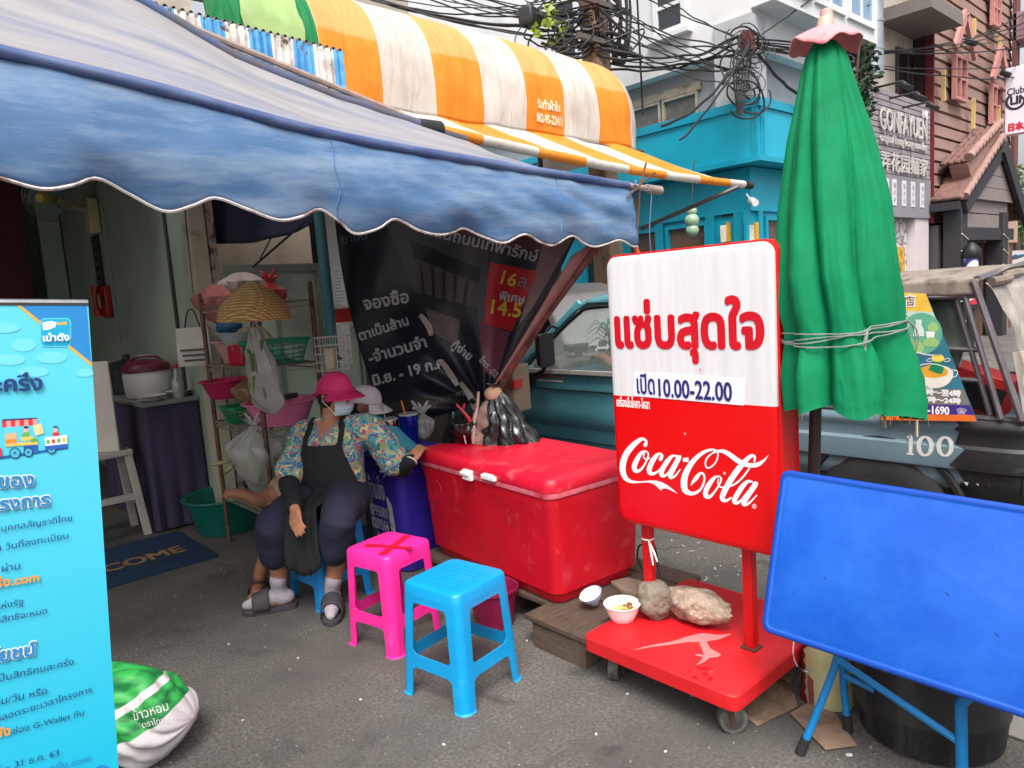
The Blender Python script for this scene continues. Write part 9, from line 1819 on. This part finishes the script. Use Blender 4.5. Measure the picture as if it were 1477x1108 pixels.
def maskf(u, v):
 a = lerp(-1.12, 1.12, u); r = .074; pl_t = .003 * sin(v * 5 * 2 * pi) * cos(a); y = .052 + .056 * cos(a) ** 1.1 * (1 - .25 * (2 * v - 1) ** 2) - .012 * max(0, v - .6) / .4; return wT(r * sin(a) * (1 - .22 * (v > .55) * (v - .55)), y + pl_t, lerp(.004 * 1 + .008 * cos(a * 1.5), -.098, v) * (1 if v < .5 else 1))
b.grid(maskf, 28, 24); mk = build(b, 'face_mask', maskm, wo, smooth=180, solid=.003)
b = MB()
for s_ in (-1, 1):
 b.tube(vcat([wT(s_ * .068, .076, -.002), wT(s_ * .082, .03, .006), wT(s_ * .084, -.012, .012)], 4), .0018, 5); b.tube(vcat([wT(s_ * .064, .07, -.085), wT(s_ * .076, .03, -.05), wT(s_ * .082, -.014, -.02)], 4), .0018, 5)
build(b, 'ear_loop', M('loop_white', S(232, 232, 232), .6), mk)
b = MB(); b.tube([lw + (lambda q: q)(hd_dir.normalized() * -.004) + (hd_dir.orthogonal().normalized() * cos(a) + hd_dir.cross(hd_dir.orthogonal()).normalized() * sin(a)) * .030 for a in [k * pi / 10 for k in range(20)]], .0045, 6, closed=True); build(b, 'bead_bracelet', M('bead', S(206, 196, 180), .4, .3, 60), wo)

# ---- second person half hidden behind her
K = {k: HD(*v) for k, v in dict(pelvis=(478, 722, 4.42), waist=(492, 680, 4.40), chest=(503, 645, 4.36), neck=(516, 616, 4.33), head=(527, 586, 4.30), rsh=(455, 634, 4.50), lsh=(553, 622, 4.24), lel=(602, 668, 4.18), lwr=(640, 650, 4.16), rel=(436, 690, 4.46), rwr=(412, 700, 4.22), rkn=(408, 716, 4.08), ran=(370, 722, 4.28), lkn=(408, 735, 4.06), lan=(376, 838, 4.03)).items()}
K['lan'].z = .10
PF = V((-.70, -.70, 0)).normalized(); PS_ = V((.70, -.70, 0)); H2 = basis(V((.62, -.75, -.25)))
b = MB(); limb(b, [K['pelvis'] + V((0, 0, -.02)), K['waist'], K['chest'], K['neck'] + V((0, 0, -.05))], [.15, .14, .14, .08], 18); b.ball(K['chest'] + V((0, 0, .02)), (.2, .12, .11), 18, 12, basis(PF)); limb(b, [K['neck'] + V((0, 0, -.06)), K['neck'], K['head'] + H2 @ V((0, -.02, -.05))], [.062, .052, .052])
pT = head(b, K['head'], H2, .93)
limb(b, [K['rsh'], K['rel'], K['rwr']], [.052, .043, .028]); limb(b, [K['lsh'], K['lel'], K['lwr']], [.052, .043, .028])
limb(b, [K['pelvis'] - PS_ * .09, K['rkn'] + V((0, 0, .02)), K['ran'].lerp(K['rkn'], .5), K['ran']], [.095, .066, .055, .036]); limb(b, [K['pelvis'] + PS_ * .06, K['lkn'], K['lan'].lerp(K['lkn'], .6), K['lan']], [.095, .064, .055, .036])
fd2 = (HD(345, 716, 4.26) - K['ran']).normalized(); limb(b, [K['ran'], K['ran'] + fd2 * .06 + V((0, 0, .015)), K['ran'] + fd2 * .13 + V((0, 0, .01)), K['ran'] + fd2 * .165], [.037, .035, .03, .018])
for i in range(4): q = K['ran'] + fd2 * .155 + V((-.02, -.02, -.02)) * (i - 1.5) * .5; b.tube([q, q + fd2 * .03], [.010, .008], 8); b.ball(q + fd2 * .03, .008, 8, 6)
ft2 = V((-.55, -.83, 0)).normalized(); g0 = V((K['lan'].x, K['lan'].y, 0)); limb(b, [g0 + V((0, 0, .05)) - ft2 * .03, g0 + V((0, 0, .055)) + ft2 * .05, g0 + V((0, 0, .04)) + ft2 * .13], [.034, .037, .03]); limb(b, [K['lan'], g0 + V((0, 0, .05))], [.036, .034])
for i in range(5): q = g0 + V((0, 0, .036)) + ft2 * .14 + V((.83, -.55, 0)) * (i - 2) * .017; b.tube([q, q + ft2 * (.035 - .003 * i)], [.010, .008], 8); b.ball(q + ft2 * (.035 - .003 * i), .0085, 8, 6)
hand(b, K['lwr'], HD(662, 645, 4.10) - K['lwr'], V((0, 0, 1)), .92, .5, thumb=1); hand(b, K['rwr'], HD(398, 712, 4.12) - K['rwr'], V((.2, .2, -1)), .92, .3, thumb=-1)
p2 = build(remesh(b, .007, 3), 'person', skin_d, loc=(2.05, 3.95, 0), label='person in a white cap and pale blue shirt half hidden behind the seated woman', cat='person', smooth=180)
eyes(p2, pT, H2, .93)
sky_shirt = M('sky_shirt', S(70, 150, 176), .8, .12, 6); khaki = M('khaki', S(160, 138, 104), .85, .15, 8, bump=.2, bscale=80)
b = MB(); B2 = basis(PF); L = []
for z0, wd, dp in ((.40, .20, .17), (.52, .195, .165), (.64, .19, .16), (.74, .195, .15), (.80, .18, .12), (.835, .11, .085)):
 t = min(1, max(0, (z0 - K['pelvis'].z) / (K['neck'].z - K['pelvis'].z))); c = K['pelvis'].lerp(K['neck'], t); c.z = z0; L.append([c + B2 @ V((wd * cos(a), dp * sin(a), 0)) for a in [k * pi / 15 for k in range(30)]])
b.loops(L)
for sh_, el in (('rsh', 'rel'), ('lsh', 'lel')): limb(b, [K[sh_].lerp(K['chest'], .3) + V((0, 0, .02)), K[sh_], K[sh_].lerp(K[el], .5), K[sh_].lerp(K[el], .75)], [.085, .08, .075, .076])
s2 = remesh(b, .009, 5)
for v in s2.v: v += V((nz(v.x * 12, v.y * 12, v.z * 8), nz(v.x * 12 + 5, v.y * 12, v.z * 8), 0)) * .012
build(s2, 'shirt', sky_shirt, p2, smooth=180)
b = MB(); limb(b, [K['pelvis'] - PS_ * .09, K['pelvis'].lerp(K['rkn'], .6), K['rkn'] + V((.03, .03, .02))], [.125, .11, .10]); limb(b, [K['pelvis'] + PS_ * .06, K['pelvis'].lerp(K['lkn'], .6), K['lkn'] + V((.03, .03, 0))], [.125, .11, .10]); build(remesh(b, .009, 4), 'shorts', khaki, p2, smooth=180)
b = MB(); b.ball(pT(0, -.045, .005), (.076, .072, .08), 18, 12, H2); build(b, 'hair', hairm, p2, smooth=180)
wcap = M('cap_white', S(206, 198, 204), .75, .06, 10)
b = MB()
def crown2(u, v): a = 2 * pi * u; th = v * pi * .5; return pT(.09 * cos(a) * cos(th) ** .7, .108 * sin(a) * cos(th) ** .7 - .006, .03 + .105 * sin(th) - .02 * max(0, -sin(a)) * (1 - v))
b.grid(crown2, 40, 14, closed=True); wc = build(b, 'cap', wcap, p2, smooth=180, solid=.004)
b = MB()
def bill2(u, v): a = lerp(-1.1, 1.1, u); r = lerp(.098, .098 + .075 * cos(a * .95) ** .8, v); return pT(r * sin(a), r * cos(a) + .004, .036 - .03 * v - .03 * sin(a) ** 2 * v)
b.grid(bill2, 24, 8); build(b, 'bill', wcap, wc, smooth=180, solid=.005)
b = MB(); sole = [(x, y) for x, y in catmull([(-.085, 0), (-.07, .036), (0, .04), (.08, .05), (.16, .042), (.185, 0), (.16, -.042), (.08, -.05), (0, -.04), (-.07, -.036)], 4, True)]
s2v = ft2.cross(V((0, 0, 1))); b.loops([[g0 + ft2 * x + s2v * y + V((0, 0, z)) for x, y in sole] for z in (.001, .018)]); sn = build(b, 'sandal', M('sandal_brown', S(60, 44, 38), .7), p2)
b = MB(); b.grid(lambda u, v: g0 + ft2 * lerp(.06, .10, v) + s2v * cos(u * pi) * .05 + V((0, 0, .016 + .065 * sin(u * pi) ** .7)), 16, 3); build(b, 'strap', MATS['sandal_brown'], sn, smooth=180, solid=.006)
q = HD(648, 630, 4.08); b = MB(); b.obox(q, (.075, .15, .012), basis(V((.5, .4, .5)))); build(b, 'phone', M('phone_black', S(20, 20, 24), .2), loc=tuple(q), label='dark phone held by the person in the white cap', cat='phone', bevel=.004)
st2 = stool(2.06, 3.98, radians(20), M('stool_dim', S(60, 70, 90), .5), .42, .31, .28, 'dim grey stool under the person in the white cap')
# ---- passenger in the pickup cab
b = MB(); Q = lambda x, y, z: V((4.0 + x, 2.92 + y, z)); HP = basis(V((0, 1, -.1)))
limb(b, [Q(0, 0, .86), Q(0, -.01, 1.0), Q(0, -.02, 1.12), Q(0, 0, 1.18)], [.14, .13, .13, .08], 18); b.ball(Q(0, 0, 1.13), (.19, .11, .1), 18, 12, HP); limb(b, [Q(0, 0, 1.18), Q(0, .01, 1.25)], [.06, .055]); dT = head(b, Q(0, .03, 1.335), HP, .92)
for s_ in (-1, 1):
 limb(b, [Q(s_ * .17, 0, 1.16), Q(s_ * .17, .22, 1.0), Q(s_ * .06, .48, 1.06)], [.052, .043, .03]); hand(b, Q(s_ * .06, .48, 1.06), V((-s_ * .1, 1, .1)), V((0, .2, -1)), .95, .5, thumb=s_); limb(b, [Q(s_ * .09, .02, .88), Q(s_ * .1, .42, .88), Q(s_ * .1, .5, .6)], [.09, .07, .05])
dp_ = build(remesh(b, .009, 3), 'person', skin_d, loc=(4.0, 2.92, .8), label='person sitting in the pickup cab with a bare forearm near the window', cat='person', smooth=180); eyes(dp_, dT, HP, .92)
b = MB(); b.ball(dT(0, -.03, .02), (.077, .088, .085), 18, 12, HP); build(b, 'hair', hairm, dp_, smooth=180)
b = MB(); limb(b, [Q(0, 0, .84), Q(0, -.01, 1.0), Q(0, -.02, 1.13)], [.155, .145, .145], 18); b.ball(Q(0, 0, 1.12), (.205, .125, .105), 18, 12, HP)
for s_ in (-1, 1): limb(b, [Q(s_ * .17, 0, 1.15), Q(s_ * .17, .12, 1.07)], [.075, .068])
build(remesh(b, .01, 4), 'shirt', blackk, dp_, smooth=180)
